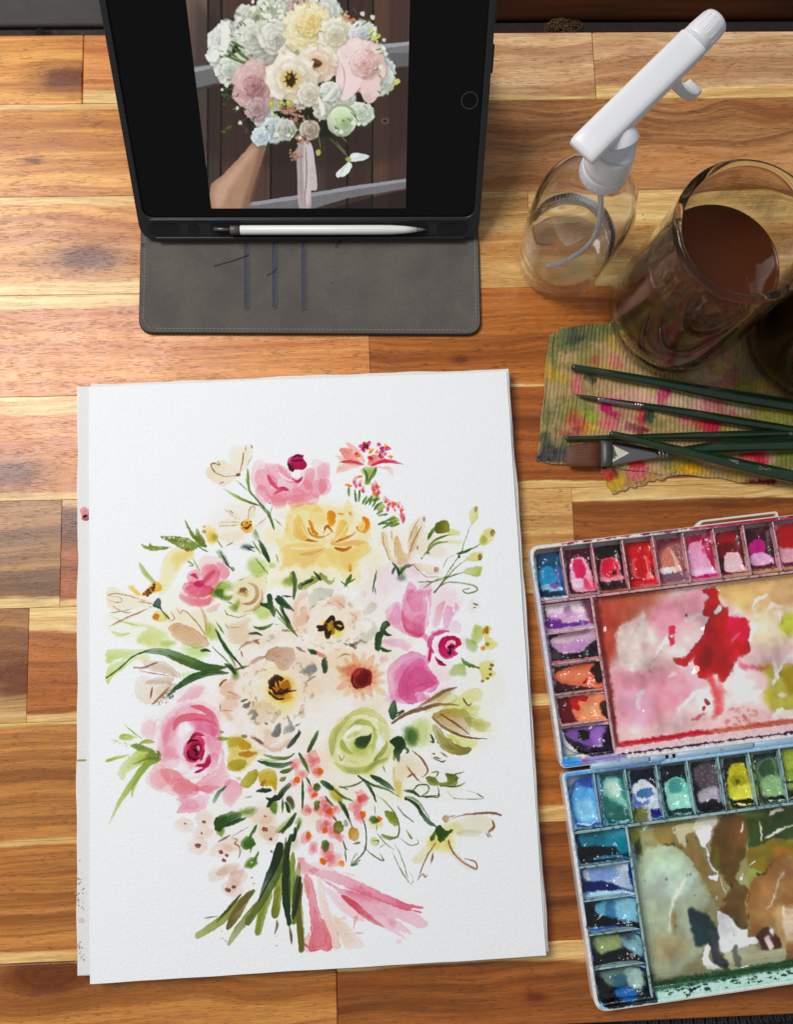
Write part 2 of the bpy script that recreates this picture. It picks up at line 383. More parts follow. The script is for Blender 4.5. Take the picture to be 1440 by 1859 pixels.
    B(be,930,1265,990,1270,1060,1230,1110,1240,1080,1290,1100,1340,1040,1400,960,1390,950,1310,a=.6,soft=2); S(br,5,930,1270,960,1295,1040,1290,a=.7)
    # greens in the middle
    B((.70,.80,.38),1070,870,1120,830,1190,860,1200,940,1130,960,1090,920,soft=7,a=.85); S(gd,6,1130,840,1210,940); S(gd,9,1110,730,1165,810); S(dg,34,1150,720,1185,790,1222,868,t0=.2,t1=.15,peak=.55); S(gm,8,1125,650,1160,720); E(gd,1130,690,16,34,-20,soft=6,a=.5); E(dgb,1070,770,38,20,soft=6,a=.7); S(dgb,9,1050,760,1130,800); S(dgb,8,1090,765,1130,768); S(gm,10,1265,810,1280,875,a=.9); E((.7,.8,.35),1240,890,24,18,soft=5,a=.7)
    E((.74,.83,.42),1180,1190,60,46,soft=8,a=.85); B(dg,1200,1085,1230,1075,1245,1130,1262,1200,1248,1225,1210,1170,1165,1150,1160,1130,1205,1130); S(dg,30,1275,1090,1320,1130,1385,1190,t0=.5,t1=.1,peak=.35); S(dg,14,1305,1150,1320,1220,1345,1290); S(gd,10,1270,1220,1340,1290,1405,1350); S(gd,18,1290,1160,1325,1230,1400,1345,a=.6)
    S(gd,24,1115,1285,1160,1300,1215,1285,1250,1262,t0=.1,t1=.1); S(dgb,9,1305,1085,1375,1095); S(dgb,18,1085,1335,1130,1330,1175,1345); S(gd,5,1255,1270,1290,1280); E(gy,1235,1350,18,18,a=.6); E(gy,1210,1380,14,8,a=.7); B((.68,.75,.34),1305,990,1350,960,1400,980,1360,1030,1310,1010,soft=6,a=.8); S(gd,26,1378,930,1392,1010,1380,1105,t0=.5,t1=.5,a=.9); E((.45,.5,.35),1425,1020,16,26,20,a=.8)
    # tulip bud, left centre
    B(cr,580,1250,610,1165,680,1190,770,1180,830,1240,840,1300,800,1340,700,1290,600,1280,a=.75,soft=2); B((.86,.68,.53),562,1300,610,1265,700,1285,770,1330,825,1385,810,1420,740,1430,650,1400,590,1350,edge=.3)
    S(br,8,612,1160,640,1200,660,1180,720,1230,770,1290,800,1335,a=.8); S((.85,.65,.52),22,775,1165,800,1230,805,1320,a=.6); S(br,7,575,1190,600,1235,560,1255,a=.7)
    B((.72,.78,.38),810,1260,850,1270,890,1320,880,1370,830,1370,800,1330,soft=5,a=.8); S(gd,16,870,1310,915,1400,975,1500,1010,1590,t0=.3,a=.9); S(dg,20,868,1300,905,1370,960,1455,1045,1555,t0=.2,t1=.3); S(gd,9,875,1255,930,1345); S(dg,20,770,1445,800,1440,840,1450); E((.72,.84,.38),730,1445,90,42,10,soft=8,a=.75); S(gd,9,845,1415,920,1490,990,1560)
    # pale green leaves at the left margin
    B((.86,.89,.58),350,1370,420,1300,340,1285,270,1260,380,1270,480,1290,560,1340,520,1375,600,1390,540,1420,440,1420,soft=4,a=.9); S(gl,26,185,1315,240,1340,310,1330,a=.9); S(gl,12,160,1200,260,1255,360,1280,a=.8); E((.72,.84,.40),560,1395,50,24,soft=7,a=.7); B((.78,.86,.48),158,1440,260,1435,440,1440,330,1475,230,1500,158,1525,sharp=False,a=.9,dry=.06); B((.78,.86,.46),158,1560,250,1500,360,1480,260,1570,190,1620,158,1660,a=.9,dry=.06); E((.90,.88,.60),400,1490,46,24,soft=3,a=.8)
    S(dg,11,156,1620,240,1560,330,1480,430,1440,t0=.9,t1=.3)
    # long dark leaves
    S((.30,.43,.20),66,400,1450,520,1450,680,1510,800,1550,940,1552,t0=.15,t1=.12,peak=.55,dry=.03); S(gd,22,560,1475,700,1530,860,1565,a=.5); S(dg,30,930,1530,970,1560,1000,1600); S(gd,14,990,1570,1040,1555,1090,1545)
    S((.25,.38,.19),46,950,1590,840,1585,720,1620,620,1680,560,1740,t0=.2,t1=.2,peak=.4); S((.25,.33,.2),60,600,1690,550,1750,470,1800,dry=.55,a=.8); E((.5,.62,.28),1000,1600,24,34,soft=5,a=.7); E((.8,.86,.55),690,1610,60,26,soft=7,a=.6)
    # taupe lily
    B((.94,.88,.80),350,1640,400,1600,480,1640,570,1650,600,1700,540,1760,430,1790,360,1760,340,1700,soft=1.5,edge=.3,a=.9)
    B((.84,.73,.64),390,1520,480,1510,560,1530,610,1580,610,1620,530,1590,440,1570,a=.9); B((.80,.70,.60),410,1660,470,1620,600,1620,560,1670,620,1660,a=.8); S(br,14,335,1555,400,1555,490,1520,t0=.6); S(br,6,370,1575,480,1595,605,1612); S(br,12,455,1680,440,1760); S(br,18,565,1680,510,1740,450,1795,a=.8); S(br,6,620,1580,640,1625,a=.6); B((.92,.85,.76),480,1690,580,1660,560,1740,500,1760,a=.6)
    # taupe petals of the big anemone
    B((.80,.66,.56),1190,1475,1230,1430,1310,1418,1380,1430,1385,1500,1340,1565,1290,1570,1250,1520,1200,1505,edge=.35,soft=2); E((.93,.86,.78),1300,1545,40,24,soft=4,a=.3)
    S((.72,.58,.5),22,1015,1440,1060,1400,1110,1385,1155,1370,a=.75,wob=2.5); S((.72,.58,.5),26,1085,1540,1140,1500,1190,1485,a=.65,wob=2.5); S(br,10,1030,1440,1045,1485); S((.66,.55,.5),18,1125,1375,1155,1400)
    B((.93,.82,.72),900,1640,940,1630,1000,1640,990,1700,1040,1750,960,1760,900,1720,a=.8,soft=2); S(br,10,895,1680,920,1640,945,1632); S(br,5,950,1710,1010,1735)
    # ---------------- upper right quarter
    V(500,780,3.2)
    for c,x,y,rx,ry in [((.985,.94,.76),250,470,250,70),(yel,330,780,190,80),(yel,120,880,120,50),((.97,.88,.90),650,860,70,80),(pk0,1000,1000,90,70),((.985,.95,.93),560,950,90,80),(pel,130,1090,70,110),((.96,.90,.93),640,1220,60,70),(pel,60,1180,70,50),((.97,.92,.80),380,1400,110,160),((.97,.90,.78),150,1500,140,80),(pel,150,1330,80,60),(pk0,970,1400,70,60),((.97,.95,.85),560,760,60,60)]:
        E(c,x,y,rx,ry,soft=10,edge=0,wob=5,a=.62)
    # pink peony on top
    B((.965,.70,.75),-145,260,-110,180,-60,185,-40,210,20,200,60,240,100,280,180,230,230,220,310,190,318,260,300,330,270,380,200,410,100,430,0,440,-60,410,-125,330,a=.82,soft=1.5,edge=.22)
    B((.955,.62,.69),20,205,70,230,100,270,110,310,60,300,30,260,a=.8); B((.96,.66,.72),170,240,220,225,235,290,190,350,160,310,a=.65); B((.97,.76,.80),245,170,300,200,310,250,270,300,230,240,200,180,a=.6); B((.95,.55,.64),-40,260,10,290,0,330,-30,300,a=.6)
    S((.90,.42,.55),26,-45,265,-20,310,15,345,t0=.2); S((.90,.45,.56),26,-10,375,40,345,72,352); S(mg,20,95,290,130,300,165,270,t0=.3); S((.88,.3,.48),22,5,335,60,345,75,355,a=.6)
    B((.72,.08,.35),68,195,90,155,140,142,165,150,160,165,185,195,175,225,130,235,95,230); B((.35,.06,.16),68,198,90,205,108,235,95,245,75,225); S((.45,.04,.2),14,95,165,130,150,160,158); S((.5,.05,.22),12,90,180,130,180,165,175)
    E((1,1,1),120,262,28,18,mode='over',a=.85,soft=3); E((1,1,1),190,175,10,16,mode='over',a=.7,soft=3)
    # yellow peony
    B((.98,.925,.68),0,640,40,620,90,480,130,430,240,430,330,440,440,480,540,510,560,580,530,660,560,720,480,760,500,880,420,880,330,800,200,790,100,800,20,820,40,740,a=.85,soft=2.5,edge=.12)
    B((.97,.87,.58),100,660,250,670,300,700,250,740,160,810,140,770,20,810,60,730,30,690,a=.7); B((.975,.88,.56),310,690,430,690,520,650,560,700,470,760,440,830,360,800,300,740,a=.75); B((.95,.78,.35),130,490,170,560,200,640,150,640,100,600,a=.8); B((.97,.80,.36),370,530,420,540,410,620,330,650,350,590,a=.8)
    B((.93,.66,.16),305,480,340,475,350,520,330,560,305,555); B((.90,.62,.16),190,525,215,540,230,580,250,610,215,600); B((.92,.60,.10),505,505,545,520,550,570,520,600,480,590,470,560,510,550); B((.97,.86,.5),475,560,510,530,525,560,500,590,mode='over',a=.8)
    S((.80,.54,.18),14,190,570,210,610,270,625,320,600); S((.80,.50,.18),16,280,600,300,560,335,600); S((.76,.48,.18),16,175,640,250,648); S((.82,.55,.2),14,350,650,430,620,470,590); S((.74,.45,.18),20,345,685,400,700,440,680); S((.93,.72,.3),40,330,660,440,660,520,650,a=.6); S((.93,.68,.22),14,360,490,400,490); S((.92,.66,.2),16,425,480,445,500); S((.93,.75,.38),20,140,725,220,715,280,690,a=.6); E((.90,.6,.15),435,800,10,22,a=.7); B((.96,.88,.55),80,430,130,420,230,430,270,480,180,470,100,470,a=.6)
    B((.98,.92,.62),60,520,80,470,110,460,60,600,a=.7); B((.98,.93,.68),400,460,420,400,450,440,450,480,a=.8)
    # coral zinnia
    for q in [((.95,.55,.50),375,110,430,110,490,170,520,210,440,190,390,150),((.96,.62,.55),405,75,450,90,500,140,520,190,470,150),((.97,.72,.64),350,150,420,165,500,195,440,205,380,180),((.97,.74,.66),355,250,370,205,440,195,510,205,430,230),((.97,.74,.66),560,210,620,215,670,215,685,270,640,230),((.95,.50,.48),540,205,560,150,620,150,650,180,600,200)]: B(*q,a=.9)
    S((.88,.25,.40),22,560,205,620,185,680,185,745,205,t0=.5,t1=.05); S((.90,.35,.42),18,370,190,430,185,510,200,t0=.1)
    for x,y,c in [(500,95,mg),(520,85,red),(545,80,mg),(510,120,mgd),(540,110,ora),(560,125,ora),(600,90,mg),(615,105,mgd),(625,125,mg),(640,95,ora),(590,130,ora),(670,155,ora),(610,155,mg),(470,140,red),(475,150,ora),(635,140,(.8,.3,.55)),(655,110,mg),(555,165,red),(530,95,wine)]: E(c,x+cv.rs.uniform(-5,5),y,14,12,a=.85,jit=.4)
    for x,y in [(620,100),(640,120),(610,140)]: S((.8,.25,.5),8,600,150,x,y)
    B(gm,495,235,530,215,580,225,560,270,550,315,520,315,520,270,soft=2,a=.9); S(gd,20,585,220,570,260,535,310,a=.8); S(gd,16,510,225,530,260,530,310,a=.8)
    # coral lace stems below it
    for x,y in [(455,300),(465,325),(490,320),(505,350),(560,335),(585,325),(600,360),(590,375),(570,350),(640,410),(660,430),(680,440),(650,455),(690,460),(710,440),(735,490),(745,510),(730,470),(740,525)]:
        E((.95,.55,.60),x+cv.rs.uniform(-6,6),y-8,11,20,cv.rs.uniform(-30,30),a=.85); E((.85,.2,.35),x+4,y+6,9,12,a=.6)
    for x,y in [(490,275),(415,320),(430,325),(600,330),(640,420),(735,465),(580,375),(690,430)]: E(ora,x,y,13,8,a=.9)
    for q in [(430,385,425,340),(470,415,462,350),(485,415,490,355),(505,430,530,390),(520,435,545,400),(545,435,560,385),(565,445,590,395),(575,465,600,430),(590,490,620,470),(600,500,650,490),(625,570,700,530),(600,545,680,540),(640,530,700,510),(670,560,720,545),(600,550,640,530),(560,410,600,400),(585,440,620,425)]: S(gd,15,*q,t0=.5,t1=.6,a=.85)
    E(gm,690,525,28,22,a=.8); E(gm,585,400,28,20,a=.6); E(gm,610,450,30,20,a=.7)
    # beige lily, stems and buds on the right
    B((.94,.86,.74),615,610,640,600,660,680,690,760,720,780,680,770,640,720,edge=.3); B((.90,.76,.55),690,640,715,620,740,700,770,720,780,650,800,680,770,780,720,780,700,720); B((.955,.90,.80),770,620,800,540,840,500,870,510,870,560,830,640,800,700,770,700); B((.93,.82,.66),790,600,830,560,820,660,790,710,a=.8); B((.965,.93,.84),820,600,900,600,1000,720,900,740,820,720,790,760,a=.9,soft=4); B((.95,.88,.76),800,785,880,780,960,810,950,840,890,840,a=.85)
    for q in [(620,600,635,680,665,755),(840,510,800,580,770,660),(850,560,800,660,770,750),(690,660,700,760),(805,785,870,850,950,855,890,860),(675,590,680,650)]: S(br,6,*q,a=.7)
    E(br,865,520,10,16,a=.7); E(br,935,815,14,18,20,a=.7); E(br,826,686,6,10,a=.7)
    S(dg,18,680,775,710,810,720,850); S(dg,20,800,785,750,800,715,850); S(dgb,16,690,800,680,840); E(dgb,735,860,30,20,soft=6,a=.5); E(gd,735,820,20,26,soft=4,a=.6)
    B((.48,.48,.12),925,570,945,535,990,525,1010,550,1010,590,960,605,935,600,edge=.3); B((.80,.74,.2),960,560,1005,550,1000,580,960,590,a=.5,soft=2); S(gd,22,930,570,905,600,885,640,t0=.8,t1=.2); B((.86,.84,.40),1000,570,1070,590,1060,615,1010,610,soft=3,a=.8); S((.45,.52,.2),12,1020,610,950,630,900,670,880,720); S((.45,.52,.2),14,1000,650,940,660,890,700,850,750); E((.92,.90,.6),1040,650,50,14,soft=4,a=.8); E(gd,850,745,8,8); E(gd,888,715,7,8)
    B((.88,.86,.52),1130,520,1130,470,1165,445,1185,470,1170,530,1140,550,edge=.3); E(br,1168,462,9,16,15,a=.6); S((.4,.5,.25),5,1140,545,1110,620,1075,720,1010,820,930,945,t0=.8,t1=.8)
    B((.88,.86,.50),1185,640,1210,595,1250,570,1280,600,1260,640,1220,675,1195,670,edge=.3); E(br,1262,600,11,20,10,a=.7); E((.70,.77,.35),1210,640,22,26,a=.7); S(gd,8,1190,665,1130,700,1075,725,t0=.5); S(dg,12,1140,690,1080,715,1050,725,a=.9); E(gd,1068,740,9,9)
    B((.86,.84,.45),1105,750,1150,710,1200,710,1200,750,1150,765,edge=.3); E(br,1190,738,14,20,a=.75); S((.45,.52,.25),7,1110,755,1050,800,970,890,930,945)
    B((.72,.76,.38),1085,830,1120,800,1200,795,1195,830,1180,855,1120,840,edge=.3); S((.45,.52,.25),9,1090,830,1000,860,940,930); S((.45,.52,.25),7,830,885,930,880,1010,850); S((.5,.58,.3),6,860,920,940,870,1000,850); S((.45,.52,.25),9,920,945,990,890,1080,890,1160,910,1170,935,1120,950,1090,935,1130,920,t0=.9,t1=.4); S((.5,.55,.35),4,975,800,1000,750,1040,730)
    # grey-green garland under the yellow peony
    B((.62,.68,.40),140,900,160,880,200,865,215,850,250,860,260,830,290,850,320,880,350,850,335,890,300,895,270,875,215,900,170,930,140,925,a=.9); S(dg,18,150,905,200,880,215,870); S(dg,20,225,825,250,860,265,875); S(gd,22,440,845,420,880,400,915); S(gd,10,380,880,420,915); S(gd,10,465,865,410,900)
    S(gd,22,98,830,110,890,105,975,t0=.7,t1=.4); E((.66,.75,.35),70,880,34,22,soft=6,a=.8); B((.62,.68,.4),80,840,110,830,130,880,115,900,90,880,a=.6); S((.35,.45,.3),11,592,815,575,880,565,950,t0=.1); S((.5,.58,.4),8,580,920,582,960)
    # pale peach anemone with dark eye
    B((.95,.80,.70),110,990,150,945,185,940,180,975,130,1010,130,1080,170,1050,190,1100,150,1140,105,1130,a=.85,soft=3,wob=3); B((.94,.78,.68),320,960,390,960,405,1010,370,1050,340,1020,270,1030,310,990,a=.75,soft=3,wob=3); B(gyl,190,960,250,920,340,930,320,970,250,1000,215,1030,195,1000,a=.95,wob=3); B((.84,.82,.76),510,1050,560,1000,595,1020,570,1060,520,1080,a=.8,soft=2); B((.82,.82,.78),500,1190,560,1150,550,1100,520,1100,570,1120,590,1180,540,1230,480,1250,a=.8,soft=3,wob=3)
    B((.96,.84,.76),420,1120,470,1050,500,1080,470,1130,430,1150,a=.7,soft=5); B((.97,.88,.82),500,930,530,940,520,980,490,960,a=.7)
    E((.97,.93,.50),330,1150,80,60,soft=14,a=.8,edge=0); E((.93,.88,.2),355,1165,40,45,soft=9,a=.8,edge=0); B((.62,.48,.08),290,1110,330,1090,350,1130,340,1190,295,1190,280,1150,a=.9)
    for q in [(245,1145,270,1150,300,1135),(300,1120,330,1090,340,1110),(340,1130,370,1120,392,1135),(345,1140,375,1160,395,1145),(290,1180,305,1205,320,1170),(250,1165,285,1160,300,1180)]: S((.22,.12,.14),24,*q,t0=.6,t1=.5,a=.95)
    E((.75,.6,.1),315,1145,14,20,mode='over',a=.7)
    for q in [(395,1240,430,1250,470,1240,500,1225,530,1240),(430,1240,470,1270),(120,1265,170,1290),(40,1165,110,1170)]: S((.60,.52,.46),14,*q,a=.75,wob=2.5)
    # peach daisy, red eye
    import math as _m
    for i in range(15):
        th=2*_m.pi*i/15+.2; L=cv.rs.uniform(120,170)*(1.0 if _m.sin(th)<.3 else 1.05)
        x1,y1=500+L*_m.cos(th),1440+L*_m.sin(th)
        B([(.95,.74,.58),(.96,.80,.62),(.95,.70,.55),(.93,.80,.58)][i%4],500+50*_m.cos(th-.3),1440+50*_m.sin(th-.3),500+L*.75*_m.cos(th-.17),1440+L*.75*_m.sin(th-.17),x1,y1,500+L*.75*_m.cos(th+.17),1440+L*.75*_m.sin(th+.17),500+50*_m.cos(th+.3),1440+50*_m.sin(th+.3),a=.75,soft=2.5)
    E((.90,.55,.42),420,1400,50,34,soft=6,a=.6); E((.93,.60,.48),500,1440,85,80,soft=10,a=.6); S((.7,.6,.4),10,355,1330,400,1305,440,1310,a=.7); E((.62,.16,.14),500,1440,60,62,jit=.12,edge=.35); E((.45,.08,.1),510,1445,42,44,jit=.2,a=.55); S((.3,.08,.1),10,445,1420,450,1480,480,1505); E((.95,.75,.68),500,1540,18,14,a=.7)
    B((.52,.42,.34),440,1240,470,1230,480,1260,460,1275,a=.4)
    # dark leaf marks between the flowers
    B(dg,610,1140,640,1110,665,1130,640,1165,680,1195,640,1195,610,1170); B(dg,585,1185,625,1180,615,1240,605,1285,580,1270); B(dg,605,1270,650,1275,680,1285,640,1295); B(dg,190,1272,215,1275,245,1305,225,1310,200,1295); B((.28,.36,.26),270,1340,302,1335,300,1405,275,1410); S((.85,.5,.4),24,230,1290,270,1310,300,1330,a=.7)
    S(dg,30,5,985,40,1010,85,1045,t0=.5,t1=.1); S(dg,16,30,1000,45,1060,100,1150); S(gd,12,0,1040,60,1120,130,1200); S(dgb,10,40,965,100,972)
    E(gy,200,1400,44,30,-25,a=.75,soft=3); B(gy,140,1415,180,1370,225,1355,240,1400,220,1410,a=.75); S(gy,12,180,1465,215,1440,240,1435)
    # magenta orchid-like peony
    B(ro1,650,1110,680,1040,720,1000,750,1080,760,1150,820,1180,830,1210,760,1190,690,1150,a=.9); B((.93,.55,.70),735,1040,745,960,780,930,870,930,910,935,905,1010,890,1110,860,1190,800,1200,760,1170,735,1110,a=.9,edge=.3); B((.90,.42,.60),745,1080,790,1110,860,1150,850,1195,790,1190,750,1150,a=.45,soft=5); B(ro1,760,930,780,880,820,920,780,950,a=.9)
    B((.95,.68,.78),915,1110,930,1040,985,990,975,1060,950,1140,920,1150,a=.8); B((.93,.62,.82),975,1120,990,1020,1030,1040,1020,1110,1000,1150,a=.8); B((.94,.70,.86),1030,1080,1050,1010,1070,1040,1050,1060,a=.8); B((.96,.80,.88),1030,1110,1080,1130,1070,1180,1000,1170,a=.7)
    B(ro1,610,1225,700,1210,770,1235,800,1290,720,1270,650,1250,a=.7,soft=3); B((.96,.78,.88),600,1330,640,1310,660,1340,620,1360,a=.8)
    B((.92,.50,.72),650,1420,670,1360,760,1300,810,1290,860,1310,900,1340,890,1380,950,1470,900,1530,850,1520,900,1560,800,1590,740,1590,680,1570,655,1500,a=.92,edge=.3); B((.90,.38,.60),715,1480,770,1370,850,1330,890,1400,940,1460,880,1510,810,1530,830,1580,770,1590,720,1540,a=.62,edge=.3); E((.93,.6,.85),690,1560,50,30,soft=8,a=.5)
    B((.85,.22,.50),885,1270,890,1210,920,1180,970,1165,1010,1170,960,1190,920,1210,910,1260,920,1300); B((.85,.2,.46),880,1280,910,1290,900,1340,880,1320); B((.76,.05,.34),950,1240,970,1210,1020,1195,1070,1215,1075,1250,1040,1280,1060,1300,1020,1330,980,1330,950,1290,a=.95); B((.98,.9,.95),985,1255,1010,1225,1045,1225,1050,1250,1020,1240,1000,1270,mode='over',a=.85); B((.98,.9,.95),925,1240,945,1235,940,1280,960,1310,930,1290,mode='over',a=.8); S((.2,.05,.15),18,1000,1262,1040,1258); S((.2,.05,.15),14,1020,1262,1015,1300,1000,1290); S((.78,.05,.34),18,930,1320,960,1360,995,1370); S((.3,.05,.2),10,940,1330,980,1365); B((.90,.4,.65),900,1180,950,1160,1000,1150,950,1200,a=.7,soft=3); S((1,1,1),24,780,1280,830,1250,840,1230,mode='over',a=.85,soft=3); S((.9,.35,.6),30,830,1195,870,1200,890,1240,a=.7)
    S((.95,.75,.88),60,830,840,780,800,700,760,a=.4,soft=12)
    # yellow-green buds at the far right
    B((.72,.78,.38),1140,1180,1160,1135,1205,1150,1210,1200,1180,1240,1140,1230,a=.9,soft=2.5); B((.66,.75,.42),1105,1220,1150,1225,1175,1260,1160,1295,1120,1280,a=.8,soft=3); B((.88,.84,.35),1210,1150,1255,1145,1245,1200,1295,1245,1270,1275,1200,1280,1220,1230,a=.9); E((.62,.42,.2),1232,1165,11,22,a=.8); E(br,1232,1245,12,10,a=.8); E(ora,1205,1270,14,14,a=.7); E(ora,1210,1170,8,20,a=.6)
    E((.97,.94,.9),1150,1020,36,40,soft=8,a=.9); S(brd,8,1150,1010,1185,1018); S(brd,7,1150,1035,1165,1032); E((.97,.88,.84),1100,1230,40,30,soft=8,a=.8)
    S((.38,.52,.25),22,1080,1330,1120,1365,1190,1385,wob=2); B((.66,.76,.42),1010,1420,1040,1370,1100,1360,1110,1430,1060,1430,a=.9,soft=3); B((.88,.86,.42),1185,1370,1200,1345,1265,1340,1260,1390,1280,1420,1220,1460,1195,1420,a=.9); 
    for x,y in [(1250,1390),(1250,1420),(1235,1445),(1205,1460),(1260,1370)]: E(brd,x,y,10,8,a=.8)
    # ---------------- lower left quarter
    V(150,1230,3.5075)
    for c,x,y,rx,ry in [(crl,1170,200,170,90),(pel,930,180,70,90),(pk0,690,80,90,60),(crl,1080,330,120,80),((.97,.92,.78),1010,430,90,80),(pel,1150,380,90,60),((.985,.93,.86),1170,900,90,120),(pk0,430,320,50,60),((.97,.95,.82),1310,830,70,80)]:
        E(c,x,y,rx,ry,soft=10,edge=0,wob=5,a=.62)
    # golden eye of the big anemone
    E((.97,.90,.35),1265,110,100,95,soft=20,a=.85,edge=0); E((.88,.72,.12),1262,70,72,72,soft=10,a=.85,edge=0)
    B((.22,.14,.12),1180,40,1195,0,1240,-15,1275,5,1270,25,1240,20,1220,50,1195,75); B((.80,.50,.06),1250,60,1280,20,1320,30,1325,80,1290,110,1240,130,1200,110,1220,60); 
    for q in [(1200,60,1230,100,1260,70),(1240,20,1250,60),(1195,100,1240,135,1280,130),(1230,105,1290,90,1360,82),(1210,40,1225,60),(1260,100,1310,70),(1185,90,1200,110)]: S((.20,.12,.10),16,*q,a=.9,t0=.6,t1=.4)
    E((.85,.7,.2),1290,130,50,24,soft=6,a=.6); B((.50,.24,.1),1270,70,1300,80,1280,110,1250,100,a=.6)
    # its petals
    B((.94,.86,.74),1040,170,1150,150,1230,190,1200,260,1130,300,1070,290,1060,230,a=.8,soft=2); B((.92,.82,.72),880,150,930,110,1000,120,990,180,940,210,960,260,930,270,870,200,a=.7,soft=2); S(br,8,865,60,885,30,910,15); S(br,4,870,210,960,212); S(br,6,870,160,880,205)
    S(gy,34,1050,235,1085,215,1100,240,1070,270,wob=2.5); S((.45,.46,.44),16,1010,150,1050,138); B((.55,.56,.52),1015,180,1060,155,1060,185,1030,195); B((.56,.58,.57),1200,370,1225,310,1260,290,1265,340,1240,375); B((.60,.61,.60),1275,360,1290,310,1310,300,1305,240,1335,290,1355,330,1310,350); S((.5,.5,.48),14,1160,290,1180,300); S((.58,.58,.55),14,1350,310,1390,290); B((.88,.80,.70),1370,230,1400,170,1420,230,1400,260,a=.7)
    B((.88,.76,.66),1070,370,1110,375,1180,430,1240,450,1300,400,1350,380,1300,440,1230,475,1160,450,a=.85,wob=2.5); B((.95,.87,.80),1150,400,1170,320,1230,390,1210,440,a=.7); S((.62,.48,.38),20,1070,378,1120,400,1150,425); E((.55,.42,.32),1032,372,18,12,a=.8); B((.93,.84,.76),1220,440,1300,390,1320,420,1250,460,a=.7); S((.24,.3,.22),30,1310,440,1345,400,1388,345,t0=.8,t1=.2)
    S((.85,.74,.62),40,1210,280,1240,230,1260,210,a=.6,soft=2)
    # big pink rose
    B((.965,.75,.82),480,420,500,290,580,190,680,150,790,160,880,230,870,330,880,420,850,560,760,630,680,640,600,600,520,580,475,500,a=.9,soft=5,edge=.1); B((.965,.74,.80),590,160,640,110,700,50,770,60,740,120,650,150,a=.85,soft=3); E((.97,.85,.86),420,330,50,60,soft=4,a=.9); S((.93,.75,.72),10,450,320,470,270,500,265,a=.6)
    E((1,1,1),640,330,30,50,30,mode='over',a=.9,soft=5); E((1,1,1),680,310,34,30,mode='over',a=.95,soft=3); E((1,1,1),600,560,80,36,20,mode='over',a=.9,soft=8); E((1,1,1),730,600,80,26,-15,mode='over',a=.9,soft=6); E((.99,.97,.98),640,420,40,90,mode='over',a=.6,soft=10)
    S((.93,.48,.58),44,685,185,760,195,830,250,865,340,t0=.15,t1=.3,peak=.6); S((.93,.52,.62),50,580,330,610,270,700,250,790,260,860,310,t0=.3,t1=.2); B((.90,.40,.60),670,280,720,260,800,270,850,320,850,370,790,360,720,350,690,310,a=.75,soft=3); S((.95,.62,.72),40,520,440,540,330,600,230,a=.5,soft=5)
    B((.93,.52,.68),780,380,840,370,860,450,830,520,800,440,a=.55,soft=4); S((.95,.66,.76),30,860,330,875,430,850,540,a=.6,soft=4)
    B((.86,.22,.46),640,480,660,410,720,370,770,400,770,480,720,535,670,530,a=.9,soft=2.5); B((.72,.06,.28),670,480,690,420,740,410,760,460,720,520,690,510,a=.9); S((.70,.08,.30),26,680,400,720,360,775,372,t0=.2); B((.76,.08,.36),710,560,770,540,800,490,815,520,800,570,750,572); S((.76,.1,.38),20,715,605,750,590,790,570); S((.78,.12,.4),24,775,455,765,500,745,530,t0=.2); S((.22,.03,.08),15,668,420,690,400,740,402); S((.2,.03,.08),16,670,460,672,500,710,520,745,510); S((.2,.03,.08),14,700,455,725,475,720,505); S((.2,.03,.08),10,690,440,740,430)
    E((1,1,1),735,450,8,14,mode='over',a=.6); S((1,1,1),12,765,520,780,490,785,460,mode='over',a=.8)
    B((.97,.76,.76),395,660,440,590,470,540,520,570,560,580,600,600,660,640,720,690,700,730,640,770,600,760,540,740,450,710,a=.9,edge=.25); B((.95,.62,.65),490,590,550,580,620,610,640,640,590,660,540,680,a=.65); B((.94,.60,.65),580,690,600,650,660,650,720,680,740,730,700,760,630,760,590,730,a=.8,edge=.3)
    B((.95,.62,.67),700,710,760,640,830,600,870,560,890,450,910,560,940,650,920,690,860,700,800,730,a=.85,edge=.3); B((.93,.55,.62),720,710,800,680,870,690,820,730,770,735,a=.6); B((.96,.68,.74),600,860,630,800,600,770,700,760,790,740,800,790,770,840,700,860,640,860,a=.85,edge=.3); B((.955,.66,.74),890,720,930,650,1000,670,1015,720,980,780,940,825,900,790,a=.88,edge=.3); S((.35,.5,.35),26,835,790,870,730,915,690,t0=.8,t1=.1,a=.8); E((.96,.76,.8),830,720,30,20,soft=5,a=.5)
    # green sprays at the left
    B((.70,.77,.38),225,380,250,360,300,365,345,380,300,395,250,395,edge=.4); B((.52,.62,.28),300,430,350,420,400,440,460,470,400,475,340,460); S((.65,.72,.35),28,360,420,410,405,455,412,a=.8); B((.74,.80,.40),225,610,260,540,340,470,400,460,470,490,420,530,350,560,290,600,250,650,edge=.35); S((.70,.78,.36),20,150,530,220,510,300,492,t0=.8,t1=.2); S((.64,.74,.34),44,490,520,400,560,310,680,240,780,170,930,t0=.4,t1=.1,peak=.35,dry=.05); S((.74,.82,.45),26,370,610,330,680,310,760,t1=.1); S((.74,.82,.5),8,260,290,320,350,380,390); S((.74,.82,.5),7,290,320,370,390); S((.7,.78,.5),40,180,400,250,420,310,440,dry=.55); S((.55,.5,.25),14,465,465,485,480,470,520); E((.55,.66,.28),450,500,46,26,soft=3,a=.6); S((.5,.6,.3),18,320,550,400,520,480,510,a=.6)
